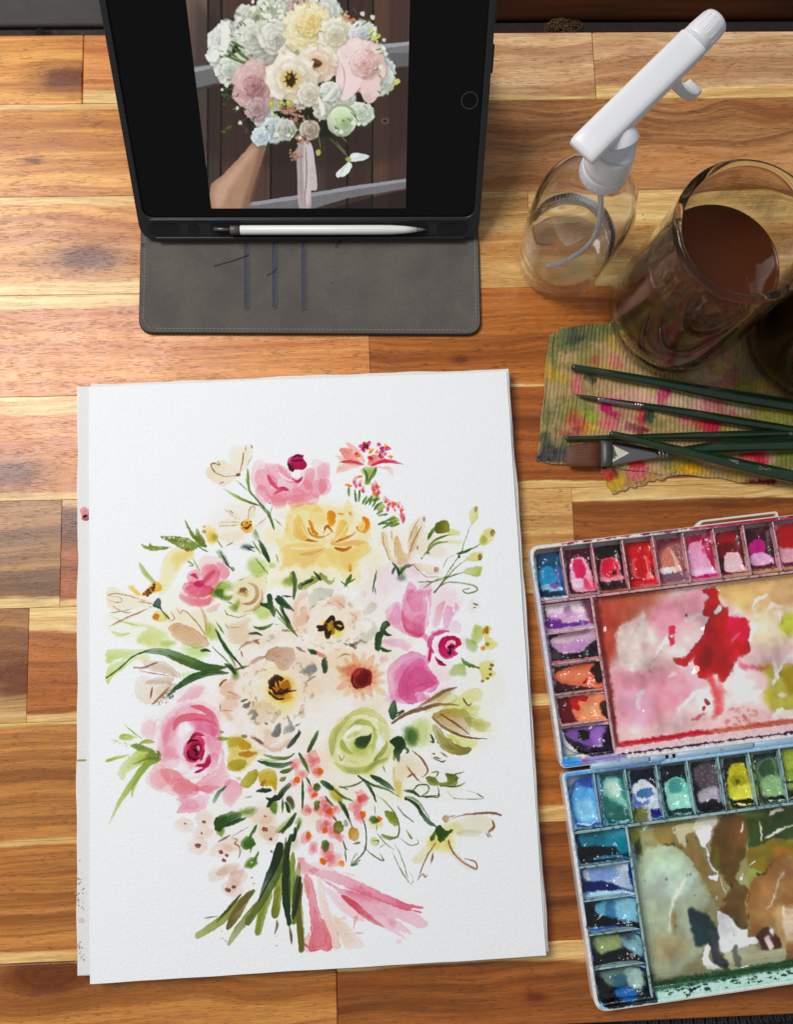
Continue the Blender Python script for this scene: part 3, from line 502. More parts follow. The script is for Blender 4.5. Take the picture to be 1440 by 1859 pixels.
    # yellow-green flower beside the rose
    B((.88,.84,.42),915,400,960,370,1010,370,1060,400,1100,450,1170,470,1110,500,1060,560,1010,600,960,580,920,540,930,470,a=.85,soft=3); B((.76,.70,.20),925,440,930,390,990,375,1025,400,980,440,a=.6); B((.85,.62,.12),990,430,1030,400,1080,440,1040,460,1000,450,a=.7); B((.80,.55,.14),990,480,1050,470,1110,480,1060,510,1010,505,a=.7); B((.72,.68,.22),920,560,960,525,1020,520,1050,550,1000,590,940,595,a=.7,edge=.3); B((.70,.66,.22),1000,680,1050,610,1110,590,1110,640,1060,700,a=.85,edge=.3); B((.78,.68,.12),1120,610,1180,580,1230,600,1240,660,1225,730,1200,690,1140,690,a=.85); E((.7,.4,.2),1150,670,14,24,30,a=.6); B((.85,.65,.4),960,630,1010,640,1000,655,a=.7); S((.62,.75,.3),26,860,385,900,390,930,385); S((.5,.65,.3),16,870,345,900,350)
    S(gd,22,1150,490,1220,510,1300,510,1350,480,t0=.3,a=.85); S(dg,34,1110,530,1180,550,1260,560,1335,540,t0=.1,t1=.3,peak=.6); S(gd,30,1260,600,1300,595,1340,575); S((.7,.82,.5),16,1130,520,1200,530,1270,525); E((.45,.45,.25),1275,645,24,11,-30,a=.8); B((.17,.25,.18),1105,715,1150,705,1200,712,1195,728,1150,735,1115,730); S((.17,.25,.18),36,1315,685,1275,720,1250,760,1210,775,1165,765,t0=.8); S((.18,.24,.16),28,1230,750,1200,790,1180,820,t1=.6); S((.4,.4,.42),6,1028,765,1085,752); B((.42,.56,.22),1190,810,1220,770,1240,800,1230,860,1205,850,soft=3); S(gd,16,1275,770,1270,860); S((.42,.32,.22),30,1300,770,1330,790,1340,840,a=.7); S(dg,24,1290,790,1310,840,1320,860); S((.35,.45,.25),14,1380,330,1360,390,1300,450)
    # blush bells, lower left, with brown seeds
    for x,y,rx,ry,r in [(650,940,64,48,10),(770,900,60,50,0),(760,985,70,40,0),(730,1070,62,56,0),(880,1100,84,46,-15),(950,1060,60,50,0),(860,1250,66,44,-20),(930,1230,74,36,-20),(990,1270,60,54,-30),(950,1340,72,56,10),(1180,960,60,80,0),(1150,880,80,60,0),(1200,1000,50,60,0)]: E((.955,.87,.81),x,y,rx,ry,r,a=.8,soft=2.5,edge=.25)
    B((.93,.80,.76),915,1340,940,1250,1010,1220,1050,1190,1020,1260,980,1350,930,1370,a=.7,edge=.3); B((.90,.80,.76),845,1240,900,1190,990,1185,960,1230,870,1260,a=.6,edge=.35)
    for x,y,r in [(650,932,8),(772,918,10),(733,1070,16),(875,1110,16),(915,1133,10),(900,1162,14),(925,1352,18),(960,1330,12),(1163,883,9),(1160,965,17),(1200,1030,12),(1205,1108,7),(755,990,6),(1075,1275,6),(1090,1310,6)]: E((.52,.27,.22),x,y,r,r*.75,20,a=.85)
    S((.55,.38,.34),8,950,1020,985,1030,970,1055,1000,1080,1000,1140)
    B((.22,.36,.14),838,960,840,900,900,870,960,850,1010,870,990,910,940,930,900,950,870,980,soft=2); S(dg,26,900,950,970,920,1040,895,t0=.3); B((.50,.60,.30),970,870,1040,830,1110,830,1080,880,1020,880,soft=6,a=.8); B((.45,.62,.22),850,980,900,960,890,1010,860,1000,soft=3,a=.7); S((.5,.5,.52),14,862,1045,910,1020,940,1000); S((.55,.52,.55),6,950,1010,1010,975,1060,950)
    B((.32,.48,.18),1010,1050,1040,1010,1080,1020,1100,1060,1060,1090,1020,1085,soft=2); S((.3,.45,.18),22,1060,1020,1090,970,1110,935,t1=.2); S((.5,.55,.5),8,1085,1060,1065,1120); S((.6,.6,.55),7,1015,1090,995,1150)
    B((.42,.58,.24),1030,1190,1060,1150,1100,1150,1110,1180,1080,1210,1040,1210,soft=3); S((.42,.58,.24),16,1090,1180,1110,1130,1118,1105); E((1,1,1),1075,1175,8,8,mode='over',a=.7)
    # stems fanning down
    st=(.55,.58,.24); 
    S((.32,.40,.18),52,1335,1000,1290,1120,1230,1260,1130,1440,1050,1560,t0=.3,t1=.7); S((.17,.24,.15),56,1255,1070,1230,1170,1170,1300,1120,1420,t0=.8,t1=.1,peak=.2); S(st,52,1085,1360,1000,1440,860,1560,735,1640,t0=.5,t1=.8); S((.28,.32,.18),20,1005,1380,930,1470,850,1560,a=.8); S((.52,.48,.26),56,1065,1370,980,1500,925,1590,t0=.6,t1=.5); S((.50,.54,.24),50,1180,1360,1090,1480,990,1600,930,1695,t0=.5,t1=.4); S((.55,.62,.26),50,1200,1370,1150,1480,1115,1620,t0=.4,t1=.8); S(st,54,1270,1180,1250,1330,1225,1505,t0=.3,t1=.95); S((.30,.38,.18),48,1300,1060,1300,1250,1300,1420,1310,1570,t0=.5,t1=.4); S((.18,.26,.15),44,1325,1000,1300,1150,1290,1350,1305,1500,1320,1580,t0=.3,t1=.2,peak=.6); S((.60,.66,.32),44,1340,1120,1330,1280,1325,1450,t0=.4,t1=.6); S((.5,.56,.24),46,1380,1180,1360,1350,1345,1560,t0=.3,t1=.6); S((.2,.25,.15),30,1385,1270,1365,1430,1340,1540,t0=.5,t1=.3); S((.52,.42,.32),18,1318,1580,1325,1640,1330,1700); S((.58,.60,.30),46,1380,1400,1385,1560,1395,1735,t0=.5,t1=.8); S((.5,.42,.36),18,1240,1545,1235,1590,1220,1635,a=.8); E((.75,.75,.5),1350,1050,40,50,soft=8,a=.6); S((.5,.55,.25),10,770,1530,860,1520)
    for i in range(14): E((.4,.38,.36),cv.rs.choice([890,900,1240,1330])+cv.rs.uniform(-20,20),1650+cv.rs.uniform(-40,60),4,3,a=.7)
    S(gd,20,1385,920,1360,980,1345,1010); S((.17,.25,.17),26,1355,955,1345,1020,1340,1040); S((.6,.68,.36),50,1240,980,1290,940,1330,900,soft=4,a=.7); S((.4,.5,.22),24,1270,990,1310,930,1355,860)
    # ---------------- lower right quarter
    V(500,1230,3.2)
    for c,x,y,rx,ry in [((.97,.96,.82),420,420,130,150),((.96,.90,.80),560,150,120,50),(gll,840,330,80,100),((.96,.95,.78),1060,160,140,70),(pk0,250,500,60,60),((.96,.94,.80),200,800,60,60),((.98,.93,.90),230,760,70,50),(crl,740,520,70,90),(yel,960,960,100,70),((.96,.95,.90),1150,870,110,70)]:
        E(c,x,y,rx,ry,soft=10,edge=0,wob=5,a=.62)
    # pale green ranunculus
    E((.90,.92,.66),500,380,190,170,soft=6,a=.9,edge=.05,n=14); S((.84,.86,.54),44,330,450,340,330,420,240,t0=.2,edge=.35); S((.85,.87,.56),44,400,240,500,195,590,220,655,275,t0=.2,t1=.1,edge=.35); S((.76,.81,.42),34,425,300,480,260,540,265,590,310,t0=.2,t1=.1); S((.78,.83,.45),34,385,360,400,410,450,445,t0=.2,t1=.1,edge=.3); S((.82,.86,.5),38,340,490,420,540,520,530,600,480,t0=.2,a=.8); S((.80,.85,.48),30,570,290,580,370,560,440,t0=.2,a=.8)
    E((1,1,1),430,330,26,40,20,mode='over',a=.9,soft=4); E((1,1,1),610,370,20,50,15,mode='over',a=.85,soft=5); E((1,1,1),470,290,30,14,mode='over',a=.8,soft=3); S((1,1,1),30,360,420,400,490,480,510,mode='over',a=.7,soft=4)
    E((.66,.80,.36),500,400,60,46,soft=12,a=.8,edge=0); B((.22,.33,.18),458,380,480,345,540,335,558,325,545,380,520,410,480,410,soft=2); S((.86,.88,.56),30,420,350,450,330,490,320); S((.62,.66,.30),26,575,480,630,420,650,370,a=.8); S((.72,.74,.4),30,510,560,580,500,650,470,soft=3,a=.8); E((.8,.85,.4),545,545,34,34,soft=8,a=.7); S((.7,.68,.45),14,370,450,385,480,400,455)
    # green-brown lily on the right
    B((.90,.90,.60),920,230,980,170,1060,110,1130,70,1200,65,1195,130,1120,150,1190,160,1180,185,1110,190,1250,260,1240,320,1150,290,1100,240,1000,230,a=.9,soft=2); B((.76,.64,.42),910,225,960,190,1060,180,1120,200,1140,260,1120,330,1040,310,970,280,a=.85,edge=.25); B((.62,.58,.30),912,290,940,280,990,340,1080,400,1140,410,1100,450,1020,440,950,390,edge=.3); B((.88,.90,.52),1000,330,1110,350,1180,370,1150,410,1080,395,1020,360,a=.9); B((.80,.78,.46),1100,230,1180,240,1255,270,1200,310,1130,280,a=.7)
    S((.52,.38,.24),16,910,230,980,290,1090,340,1230,357,t0=.6,t1=.1); S((.55,.42,.28),12,960,210,1050,270,1130,330); S((.55,.40,.28),22,680,265,760,210,860,180,960,155,1070,160,t0=.5,t1=.2); S((.58,.44,.32),20,800,190,900,130,980,80,1055,55,t0=.5,t1=.2); S((.85,.72,.58),60,880,190,950,110,1040,60,a=.6,soft=3); S((.5,.5,.3),14,1090,120,1120,160,1145,145)
    B((.60,.70,.42),740,300,790,280,830,330,810,400,760,380,soft=8,a=.85); E((.78,.84,.5),850,310,60,80,soft=10,a=.7); B((.16,.27,.15),665,370,700,340,735,345,760,390,730,440,715,490,690,440,690,400); S(gd,18,730,390,770,420,760,440); E((.3,.45,.25),790,340,40,50,soft=10,a=.6); S((.2,.28,.18),14,900,330,920,370,895,370); B((.30,.38,.28),660,170,690,135,705,160,700,230,670,235); S((.28,.36,.24),14,700,210,740,195,700,230)
    # blush tulip hanging under it
    B((.965,.91,.82),700,500,740,450,800,430,860,470,880,530,850,570,790,560,740,600,720,690,690,640,680,560,a=.85,soft=2); B((.93,.82,.72),690,500,680,560,690,620,700,640,695,560,a=.7); S(br,12,790,420,850,470,885,540,850,580,t0=.3,t1=.3); S(br,10,760,510,800,560,850,610); S(br,12,765,580,800,560,830,600); B((.88,.86,.45),690,620,720,600,740,640,735,700,715,700,soft=4,a=.8); S((.55,.62,.26),24,690,480,700,430,720,400)
    for q in [(905,460,960,485,990,480),(960,435,1005,460),(910,440,930,445),(920,460,960,470)]: S((.55,.42,.36),9,*q)
    # curly green stems
    B((.48,.52,.22),870,580,920,580,960,610,1000,600,990,560,1040,560,1060,590,1040,630,960,630,900,620,edge=.25); S((.4,.45,.2),8,1000,570,1100,548); S((.42,.46,.2),9,1040,600,1070,580); S((.4,.45,.22),10,960,630,1060,630,1110,605,t1=.3); S((.4,.45,.2),7,910,550,945,548,930,580); S((.4,.45,.2),10,945,630,950,690,930,695); S((.6,.68,.5),5,1000,660,1040,700,1120,705,1210,700,1150,665,1070,650); S((.5,.56,.4),8,1170,670,1215,700)
    S((.22,.33,.2),20,745,655,800,665,840,690,t0=.3,t1=.3); S((.3,.4,.25),9,800,660,830,625,880,625,890,655,850,690,t0=.6,t1=.6); S((.3,.38,.22),12,830,690,900,690,960,680,a=.9)
    S((.2,.32,.18),32,555,570,620,605,690,650,t0=.3,t1=.2); S((.32,.42,.22),14,480,570,560,620,650,650,720,690,t0=.6); S((.2,.3,.2),18,510,590,550,640,585,720,t0=.4,t1=.3); S((.4,.5,.28),12,370,635,440,630,520,595); S((.4,.5,.28),8,420,650,370,625); S((.18,.3,.16),22,755,700,820,740,870,820,940,870,t0=.6,t1=.4,peak=.7); S((.35,.5,.25),14,760,690,830,720,900,830,a=.7); S((.45,.52,.35),6,620,510,645,555)
    B((.58,.62,.24),635,780,670,775,700,800,720,850,690,860,650,820,edge=.3); S((.52,.58,.3),9,580,680,640,720,700,800,720,880,700,930,620,910,t0=.3,t1=.3); S((.55,.62,.32),22,615,915,660,930,715,925); S((.45,.52,.4),9,708,745,740,790,800,835,t1=.6); S((.45,.52,.4),6,720,930,780,970,830,965,820,930,t0=.5); S((.6,.66,.35),12,760,880,790,930,800,935); S((.5,.57,.35),6,590,905,640,960,690,1000); S((.55,.6,.45),5,690,960,740,1060,775,1190); S((.55,.6,.45),7,680,1010,720,1100,775,1190,t0=.4,t1=.3); S((.7,.72,.6),4,775,1120,800,1170,790,1200,770,1180)
    S((.42,.5,.32),9,500,800,525,880,520,1000,440,1090,490,1060,t0=.3,t1=.6); S((.42,.5,.32),7,510,980,580,1040,630,1060,600,1010,t0=.5); S((.42,.5,.32),14,440,1090,480,1080); S((.55,.6,.45),6,440,1080,470,1020,480,1040)
    # cream starry lily at the right
    B((.95,.93,.82),1040,840,1140,800,1240,810,1280,850,1260,900,1150,900,1060,880,a=.85,soft=2); B((.90,.86,.74),1050,900,1120,880,1200,890,1180,920,1090,920,a=.8); B((.95,.92,.75),940,930,850,990,795,1060,830,1080,900,1040,960,960,a=.9); B((.965,.93,.80),990,950,1070,1030,1160,1120,1100,1110,1020,1030,a=.8); E((.88,.84,.25),960,960,70,50,soft=9,a=.7,edge=0); E((.85,.8,.25),1030,880,60,40,soft=9,a=.7,edge=0)
    B((.22,.36,.12),930,880,960,860,990,890,1040,880,1000,920,960,960,940,920); S((.6,.45,.36),14,1010,830,1080,800,1180,790,1260,785,1310,800,t0=.2,t1=.8,peak=.8); S((.6,.45,.36),14,1260,830,1270,870,1240,900,1260,930); S((.6,.45,.36),10,1225,905,1245,930); S((.6,.45,.36),12,1005,945,1030,1010,1090,1070,1170,1110,1160,1070,1100,1050,t0=.8,t1=.4); S((.6,.45,.36),9,930,960,870,1060,830,1170,t0=.6); S((.6,.45,.36),9,825,1175,860,1140,870,1160,890,1140); S((.6,.45,.36),12,920,1020,905,1080); E((.7,.6,.4),990,820,20,22,a=.7); S((.7,.55,.45),8,1000,810,1050,800); B((.35,.45,.18),900,930,930,890,930,930,905,950)
    S((.4,.45,.4),5,910,690,945,695)
    # coral blossoms hanging in the middle
    for x,y,rx,ry in [(120,500,36,34),(150,560,34,36),(200,480,36,30),(240,545,44,34),(230,470,40,34),(110,610,24,30),(215,660,50,30),(270,730,40,36),(310,780,44,36),(250,770,40,24),(360,770,26,24),(470,760,44,36),(500,700,50,30),(490,810,46,34),(270,870,40,46),(310,850,36,34),(180,930,30,40),(330,900,46,34),(220,990,30,40),(300,1010,44,50),(330,1060,50,50),(180,770,40,30),(370,930,26,26)]:
        E((.96,.66,.66),x,y,rx,ry,cv.rs.uniform(0,90),a=.8,soft=2,jit=.25); E((.93,.45,.52),x+cv.rs.uniform(-14,14),y+cv.rs.uniform(-10,10),rx*.5,ry*.5,a=.5,soft=3)
    for x,y in [(125,590),(262,543),(225,680),(318,775),(510,793),(290,888),(190,915),(275,1065),(385,1080),(600,820)]: E((.95,.50,.10),x,y,18,18,jit=.2,a=.95,soft=1.5)
    E((.90,.38,.42),510,700,36,22,a=.6,soft=3); E((.9,.4,.45),300,760,30,24,a=.5)
    S(gd,24,140,440,165,490,195,555,t0=.6,t1=.2); S((.25,.38,.2),16,155,590,160,680,155,770); S((.3,.42,.22),14,180,580,205,630); S(dg,34,270,605,310,630,340,650,t0=.6,t1=.2); S((.74,.68,.2),54,320,630,350,680,380,720,soft=3,a=.8); S(gd,14,340,650,390,690,450,715); S(dg,26,370,720,400,760,425,820,t0=.5,t1=.2); S((.35,.4,.25),10,400,730,430,820,450,870); S((.35,.45,.22),16,290,690,320,730,345,750); S((.35,.45,.22),10,330,800,365,840); E((.45,.52,.2),365,870,28,40,a=.85,edge=.3); E((.3,.42,.2),240,640,20,24,a=.8); E((.35,.48,.2),290,975,24,34,a=.8); E((.4,.5,.2),240,740,18,30,a=.8); E((.55,.65,.25),140,840,18,30,soft=4,a=.8); E((.35,.4,.25),90,730,24,44,-20,a=.5); S((.3,.4,.2),26,250,310,220,370,190,430,t0=.3,t1=.6); S((.25,.36,.2),26,120,790,80,850,20,900,a=.8)
    S((.4,.45,.3),9,390,940,410,990,425,1000); S((.4,.48,.3),10,405,990,410,1070); E((.5,.5,.3),410,845,14,18,a=.7); B((.80,.62,.25),425,900,450,865,480,890,485,930,455,950,430,930,a=.85,edge=.3); E((.35,.45,.2),570,825,28,22,soft=2,a=.85); E((.88,.82,.35),585,850,44,26,soft=5,a=.6); S((.45,.55,.35),5,575,740,580,800); S((.45,.55,.35),6,590,850,585,900); S((.45,.45,.4),12,450,965,495,960); E((.75,.8,.4),575,950,24,24,soft=2,a=.7); S((.55,.62,.3),6,560,950,600,945,590,970); S((.6,.66,.35),6,600,990,640,965)
    B((.96,.72,.74),200,1080,260,1070,300,1090,330,1050,340,1120,400,1130,490,1160,380,1130,250,1110,a=.6)
    # ribbon
    B((.92,.45,.55),190,1120,260,1110,380,1140,500,1190,620,1250,740,1300,860,1335,780,1340,860,1362,760,1350,640,1310,520,1260,440,1230,370,1200,260,1160,edge=.25); B((.95,.62,.70),270,1170,400,1230,500,1250,640,1300,780,1350,890,1425,850,1455,780,1430,700,1400,760,1450,790,1490,720,1470,760,1520,660,1465,560,1410,460,1340,360,1240,a=.9); B((.97,.75,.78),280,1210,380,1260,470,1340,520,1420,420,1380,340,1310,a=.7); S((.86,.42,.48),40,390,1270,460,1320,540,1390,640,1455,t0=.4,t1=.1,a=.8); B((.93,.5,.65),650,1400,700,1410,690,1450,660,1440,a=.4,soft=5); S((.93,.55,.68),60,420,1240,500,1260,600,1300,soft=6,a=.5)
    B((.97,.80,.72),240,1150,270,1180,310,1330,350,1440,380,1570,330,1570,300,1570,270,1400,a=.85); B((.97,.84,.76),340,1380,400,1420,470,1490,515,1560,420,1570,370,1510,350,1450,a=.9); B((.90,.46,.52),165,1160,205,1160,230,1240,260,1370,310,1470,325,1578,255,1580,195,1578,205,1450,190,1300,edge=.35); B((.96,.70,.70),165,1520,200,1480,210,1580,160,1580,a=.8); B((.95,.62,.62),130,1050,165,1050,200,1090,250,1120,180,1150,140,1120,a=.85); B((.95,.70,.65),150,1150,200,1200,190,1280,165,1230,a=.7); S((.95,.7,.75),12,455,1460,460,1400,475,1390,450,1450); S((.95,.72,.76),10,460,1480,510,1486); E((.95,.75,.85),715,1530,16,10,a=.8); E((.95,.72,.75),400,1395,14,8,a=.7)
    S((.5,.48,.2),30,150,1200,135,1350,145,1470,150,1580,t0=.5,t1=.9,a=.9); S((.8,.5,.4),12,160,1540,200,1570)
    S((.35,.42,.2),26,60,930,50,1100,60,1300,90,1430,t0=.3,t1=.3); S((.3,.38,.18),30,130,1150,120,1270,100,1400,t0=.4,t1=.2)
    # extra petals and glazes over the large flowers
    V(500, 780, 3.2)
    for q in [(-110,330,-60,330,-30,400,-70,440,-110,400),(-30,390,40,380,60,440,0,455),(60,390,150,385,160,440,90,450),(160,380,240,370,250,420,180,435),(250,300,310,290,320,350,270,390)]: B((.965,.72,.77), *q, a=.7, edge=.3)
    for q in [(-120,250,-60,235,-20,290,-40,350,-100,340),(-60,200,0,200,40,240,20,290,-30,270),(110,310,180,290,220,340,180,390,110,390),(220,300,280,290,300,350,240,390,200,370),(-60,360,0,345,60,370,60,420,-20,420),(60,360,130,340,170,370,150,410,80,410)]: B((.955,.66,.72), *q, a=.5, edge=.35)
    S((1,1,1), 14, 20,250, 60,285, 110,300, mode='over', a=.8, soft=2); S((1,1,1), 10, 165,235, 160,290, 130,330, mode='over', a=.7, soft=2); S((1,1,1), 12, 235,190, 235,260, 215,320, mode='over', a=.6, soft=2)
    for q in [(20,700,90,660,140,700,120,770,50,790),(110,720,200,690,250,740,210,800,140,800),(240,720,320,700,350,760,310,800,250,790),(380,720,460,690,510,730,470,800,400,810),(60,560,110,520,150,580,140,640,80,640),(470,610,540,590,570,640,520,680,460,670),(200,480,260,450,300,490,280,560,220,550),(370,470,430,450,460,500,430,560,380,540),(150,620,230,610,300,650,240,690,170,680),(320,640,420,620,460,660,400,690,330,680)]: B((.975,.88,.58), *q, a=.35, edge=.4)
    for q in [(150,560,190,620,260,650),(270,560,300,620,320,640),(350,560,340,620,330,640),(420,540,390,600,340,645),(500,600,430,640,350,660),(90,690,180,690,280,680)]: S((1,.99,.93), 9, *q, mode='over', a=.55, soft=2)
    for q in [(100,1010,170,980,200,1050,140,1100),(190,1050,280,1010,300,1070,220,1110),(330,1010,430,1000,440,1080,370,1090),(420,1060,520,1060,500,1130,430,1130),(400,1150,500,1140,520,1210,430,1220),(230,1190,330,1190,330,1260,250,1260),(120,1110,210,1100,220,1180,140,1190),(340,1200,430,1190,420,1260,350,1260)]: B((.98,.93,.88), *q, a=.45, edge=.5, soft=2.5)
    for i in range(26):
        th = i*.243; r = cv.rs.uniform(120,190); x, y = 315+r*1.05*math.cos(th), 1130+r*.85*math.sin(th); S([(.80,.68,.58),(.70,.70,.67),(.92,.74,.62)][i % 3], cv.rs.uniform(6,16), x, y, x+20*math.cos(th+1.4), y+18*math.sin(th+1.4), x+34*math.cos(th+1.8), y+30*math.sin(th+1.8), a=.5, wob=3, soft=1.5)
    for q in [(640,1060,700,1000,730,1060,720,1130,660,1120),(760,960,840,940,860,1030,800,1060),(800,1090,870,1080,870,1170,810,1190),(680,1420,760,1360,790,1430,730,1500),(800,1420,880,1400,920,1470,850,1520),(700,1500,780,1490,780,1570,710,1560),(840,900,900,900,900,960,850,960)]: B((.92,.50,.70), *q, a=.35, edge=.45)
    S((1,1,1), 12, 880,960, 890,1050, 870,1160, mode='over', a=.6, soft=2); S((1,1,1), 16, 830,1220, 880,1270, 880,1330, mode='over', a=.75, soft=3); S((1,1,1), 10, 900,1500, 870,1530, 890,1560, mode='over', a=.6, soft=2)
    V(150, 1230, 3.5075)
    for q in [(1000,60,1080,20,1130,80,1100,150,1020,140),(1080,160,1180,140,1210,210,1130,260),(1200,180,1300,190,1310,280,1220,290),(1320,150,1400,120,1430,210,1350,250),(1080,-80,1160,-110,1200,-30,1120,10),(1290,-120,1400,-130,1420,-30,1330,-20),(1400,-20,1480,0,1470,100,1400,90),(1100,260,1200,270,1190,350,1110,340),(1230,290,1330,300,1310,380,1240,390),(900,60,980,20,1000,100,930,130)]: B((.975,.935,.85), *q, a=.45, edge=.5, soft=2.5)
    for i in range(30):
        th = i*.21; r = cv.rs.uniform(150,250); x, y = 1250+r*math.cos(th), 90+r*.95*math.sin(th); S([(.78,.66,.55),(.66,.67,.65),(.88,.78,.64)][i % 3], cv.rs.uniform(6,18), x, y, x+22*math.cos(th+1.4), y+22*math.sin(th+1.4), x+38*math.cos(th+1.9), y+38*math.sin(th+1.9), a=.5, wob=3, soft=1.5)
    for q in [(500,330,560,250,620,280,580,380,520,420),(600,200,700,160,760,200,680,250,610,260),(820,240,880,300,880,400,830,380),(520,460,580,440,620,540,570,580,520,540),(780,520,850,480,860,570,800,620),(430,620,500,580,560,640,510,700,440,700),(620,780,700,770,740,820,680,850,620,840),(560,660,640,640,690,690,640,740,580,730)]: B((.955,.66,.74), *q, a=.42, edge=.4)
    V(500, 1230, 3.2)
    for q in [(340,290,400,220,450,260,400,330,350,370),(600,240,660,290,660,370,610,340),(620,400,680,380,670,470,610,500),(400,480,480,490,500,560,420,550),(930,110,1010,80,1060,120,980,180),(1080,180,1160,170,1180,230,1100,240),(960,320,1040,340,1080,400,1000,400),(1120,260,1200,260,1230,310,1150,310)]: B((.82,.85,.52), *q, a=.45, edge=.4)
    cv.warp(1.1, 12*cv.unit)
    # thin washes dry paler and clearer than they went on
    m_ = cv.a.mean(2, keepdims=True); k_ = np.clip((m_-.55)/.35, 0, 1); c_ = cv.a
    c_ = m_+(c_-m_)*1.10; cv.a = np.clip(c_+(1-c_)*.20*k_, 0, 1).astype(np.float32)

# ------------------------------------------------------------------ setting behind and below the table
def wood_material():
    t = NT('acacia_wood'); p = t.objco()
    seed = t.attr('seed').outputs['Fac']; cA = t.attr('dark').outputs['Color']; cB = t.attr('light').outputs['Color']
    sap = t.attr('sap').outputs['Vector']; knot = t.attr('knot').outputs['Vector']; half = t.attr('half').outputs['Fac']
    sx = t.t.nodes.new('ShaderNodeSeparateXYZ'); t.set(sx.inputs[0], p); X, Y = sx.outputs[0], sx.outputs[1]
    sk = t.t.nodes.new('ShaderNodeSeparateXYZ'); t.set(sk.inputs[0], knot); KX, KY, KR = sk.outputs
    ss = t.t.nodes.new('ShaderNodeSeparateXYZ'); t.set(ss.inputs[0], sap); ST, SB, FIG = ss.outputs
    so = t.math('MULTIPLY', seed, 7.31)
    def vec(x, y, z):
        c = t.t.nodes.new('ShaderNodeCombineXYZ'); t.set(c.inputs[0], x); t.set(c.inputs[1], y); t.set(c.inputs[2], z); return c.outputs[0]
    # grain bends round the knot
    dx = t.math('MULTIPLY', t.math('SUBTRACT', X, KX), 0.45); dy = t.math('SUBTRACT', Y, KY)
    wob = t.math('MULTIPLY', t.math('SUBTRACT', t.noise(vec(t.math('MULTIPLY', X, 60), t.math('MULTIPLY', Y, 90), so), 1, 3, .6), .5), .006)
    d = t.math('ADD', t.math('SQRT', t.math('ADD', t.math('MULTIPLY', dx, dx), t.math('MULTIPLY', dy, dy))), wob)
    q = t.math('DIVIDE', d, t.math('MAXIMUM', KR, 1e-4))
    g = t.math('EXPONENT', t.math('MULTIPLY', t.math('MULTIPLY', q, q), -0.22))
    g = t.math('MULTIPLY', g, t.math('GREATER_THAN', KR, 0.0005))
    Yk = t.math('SUBTRACT', Y, t.math('MULTIPLY', t.math('MULTIPLY', dy, g), 0.65))
    warp = t.math('MULTIPLY', t.math('SUBTRACT', t.noise(vec(t.math('MULTIPLY', X, 7), t.math('MULTIPLY', Y, 16), so), 1, 2, .5), .5), 0.034)
    Yw = t.math('ADD', Yk, t.math('MULTIPLY', warp, FIG))
    streak = t.noise(vec(t.math('MULTIPLY', X, 1.5), t.math('MULTIPLY', Yw, 50), so), 1, 4, .62)
    mid = t.noise(vec(t.math('MULTIPLY', X, 5), t.math('MULTIPLY', Yw, 260), so), 1, 4, .65)
    rings = t.math('SINE', t.math('ADD', t.math('MULTIPLY', Yw, 420), t.math('MULTIPLY', streak, 9)))
    f = t.math('ADD', t.math('MULTIPLY', streak, 1.0), t.math('ADD', t.math('MULTIPLY', mid, .62), t.math('MULTIPLY', rings, .045)))
    col = t.mix(t.ramp(f, .60, 1.02), cA, cB)
    blotch = t.noise(vec(t.math('MULTIPLY', X, 16), t.math('MULTIPLY', Y, 40), so), 1, 3, .55)
    col = t.mix(t.ramp(blotch, .35, .75, 0, .30), col, C(186, 100, 34))
    # sapwood along one or both edges
    ne = t.math('MULTIPLY', t.math('SUBTRACT', t.noise(vec(t.math('MULTIPLY', X, 10), t.math('MULTIPLY', Y, 60), so), 1, 3, .55), .5), .012)
    top = t.ramp(t.math('ADD', t.math('SUBTRACT', half, Y), ne), t.math('SUBTRACT', ST, .0012), t.math('ADD', ST, .0012), 1, 0)
    bot = t.ramp(t.math('ADD', t.math('ADD', half, Y), ne), t.math('SUBTRACT', SB, .0012), t.math('ADD', SB, .0012), 1, 0)
    sf = t.math('MULTIPLY', t.math('MAXIMUM', t.math('MULTIPLY', top, t.math('GREATER_THAN', ST, .0005)), t.math('MULTIPLY', bot, t.math('GREATER_THAN', SB, .0005))), .93)
    sapc = t.mix(t.ramp(mid, .35, .7), C(208, 162, 98), C(238, 210, 156))
    col = t.mix(sf, col, sapc)
    # knot
    kq = t.math('ADD', q, t.math('MULTIPLY', t.math('SUBTRACT', mid, .5), 1.1))
    kf = t.math('MULTIPLY', t.ramp(kq, .55, 1.45, 1, 0), t.math('GREATER_THAN', KR, .0005))
    kring = t.math('SINE', t.math('MULTIPLY', q, 16))
    kc = t.mix(t.ramp(kring, -1, 1), C(40, 18, 8), C(88, 44, 20))
    col = t.mix(t.math('MULTIPLY', kf, .97), col, kc)
    halo = t.math('MULTIPLY', t.ramp(q, .8, 2.8, .6, 0), t.math('GREATER_THAN', KR, .0005))
    col = t.mix(halo, col, C(120, 58, 20))
    # pores: short dark dashes
    pore = t.noise(vec(t.math('MULTIPLY', X, 150), t.math('MULTIPLY', Y, 1500), so), 1, 2, .5)
    pm = t.noise(vec(t.math('MULTIPLY', X, 40), t.math('MULTIPLY', Y, 200), so), 1, 2, .5)
    pf = t.math('MULTIPLY', t.ramp(pore, .54, .66), t.ramp(pm, .32, .62, .15, 1))
    pf = t.math('MULTIPLY', pf, t.math('SUBTRACT', 1, t.math('MULTIPLY', sf, .6)))
    col = t.mix(t.math('MULTIPLY', pf, .58), col, C(66, 30, 11))
    fine = t.noise(vec(t.math('MULTIPLY', X, 45), t.math('MULTIPLY', Y, 900), so), 1, 3, .6)
    col = t.mix(t.ramp(fine, .3, .7, .30, 0), col, C(84, 42, 16))
    rg = t.ramp(t.noise(p, 30, 4, .6), .3, .7, .22, .34)
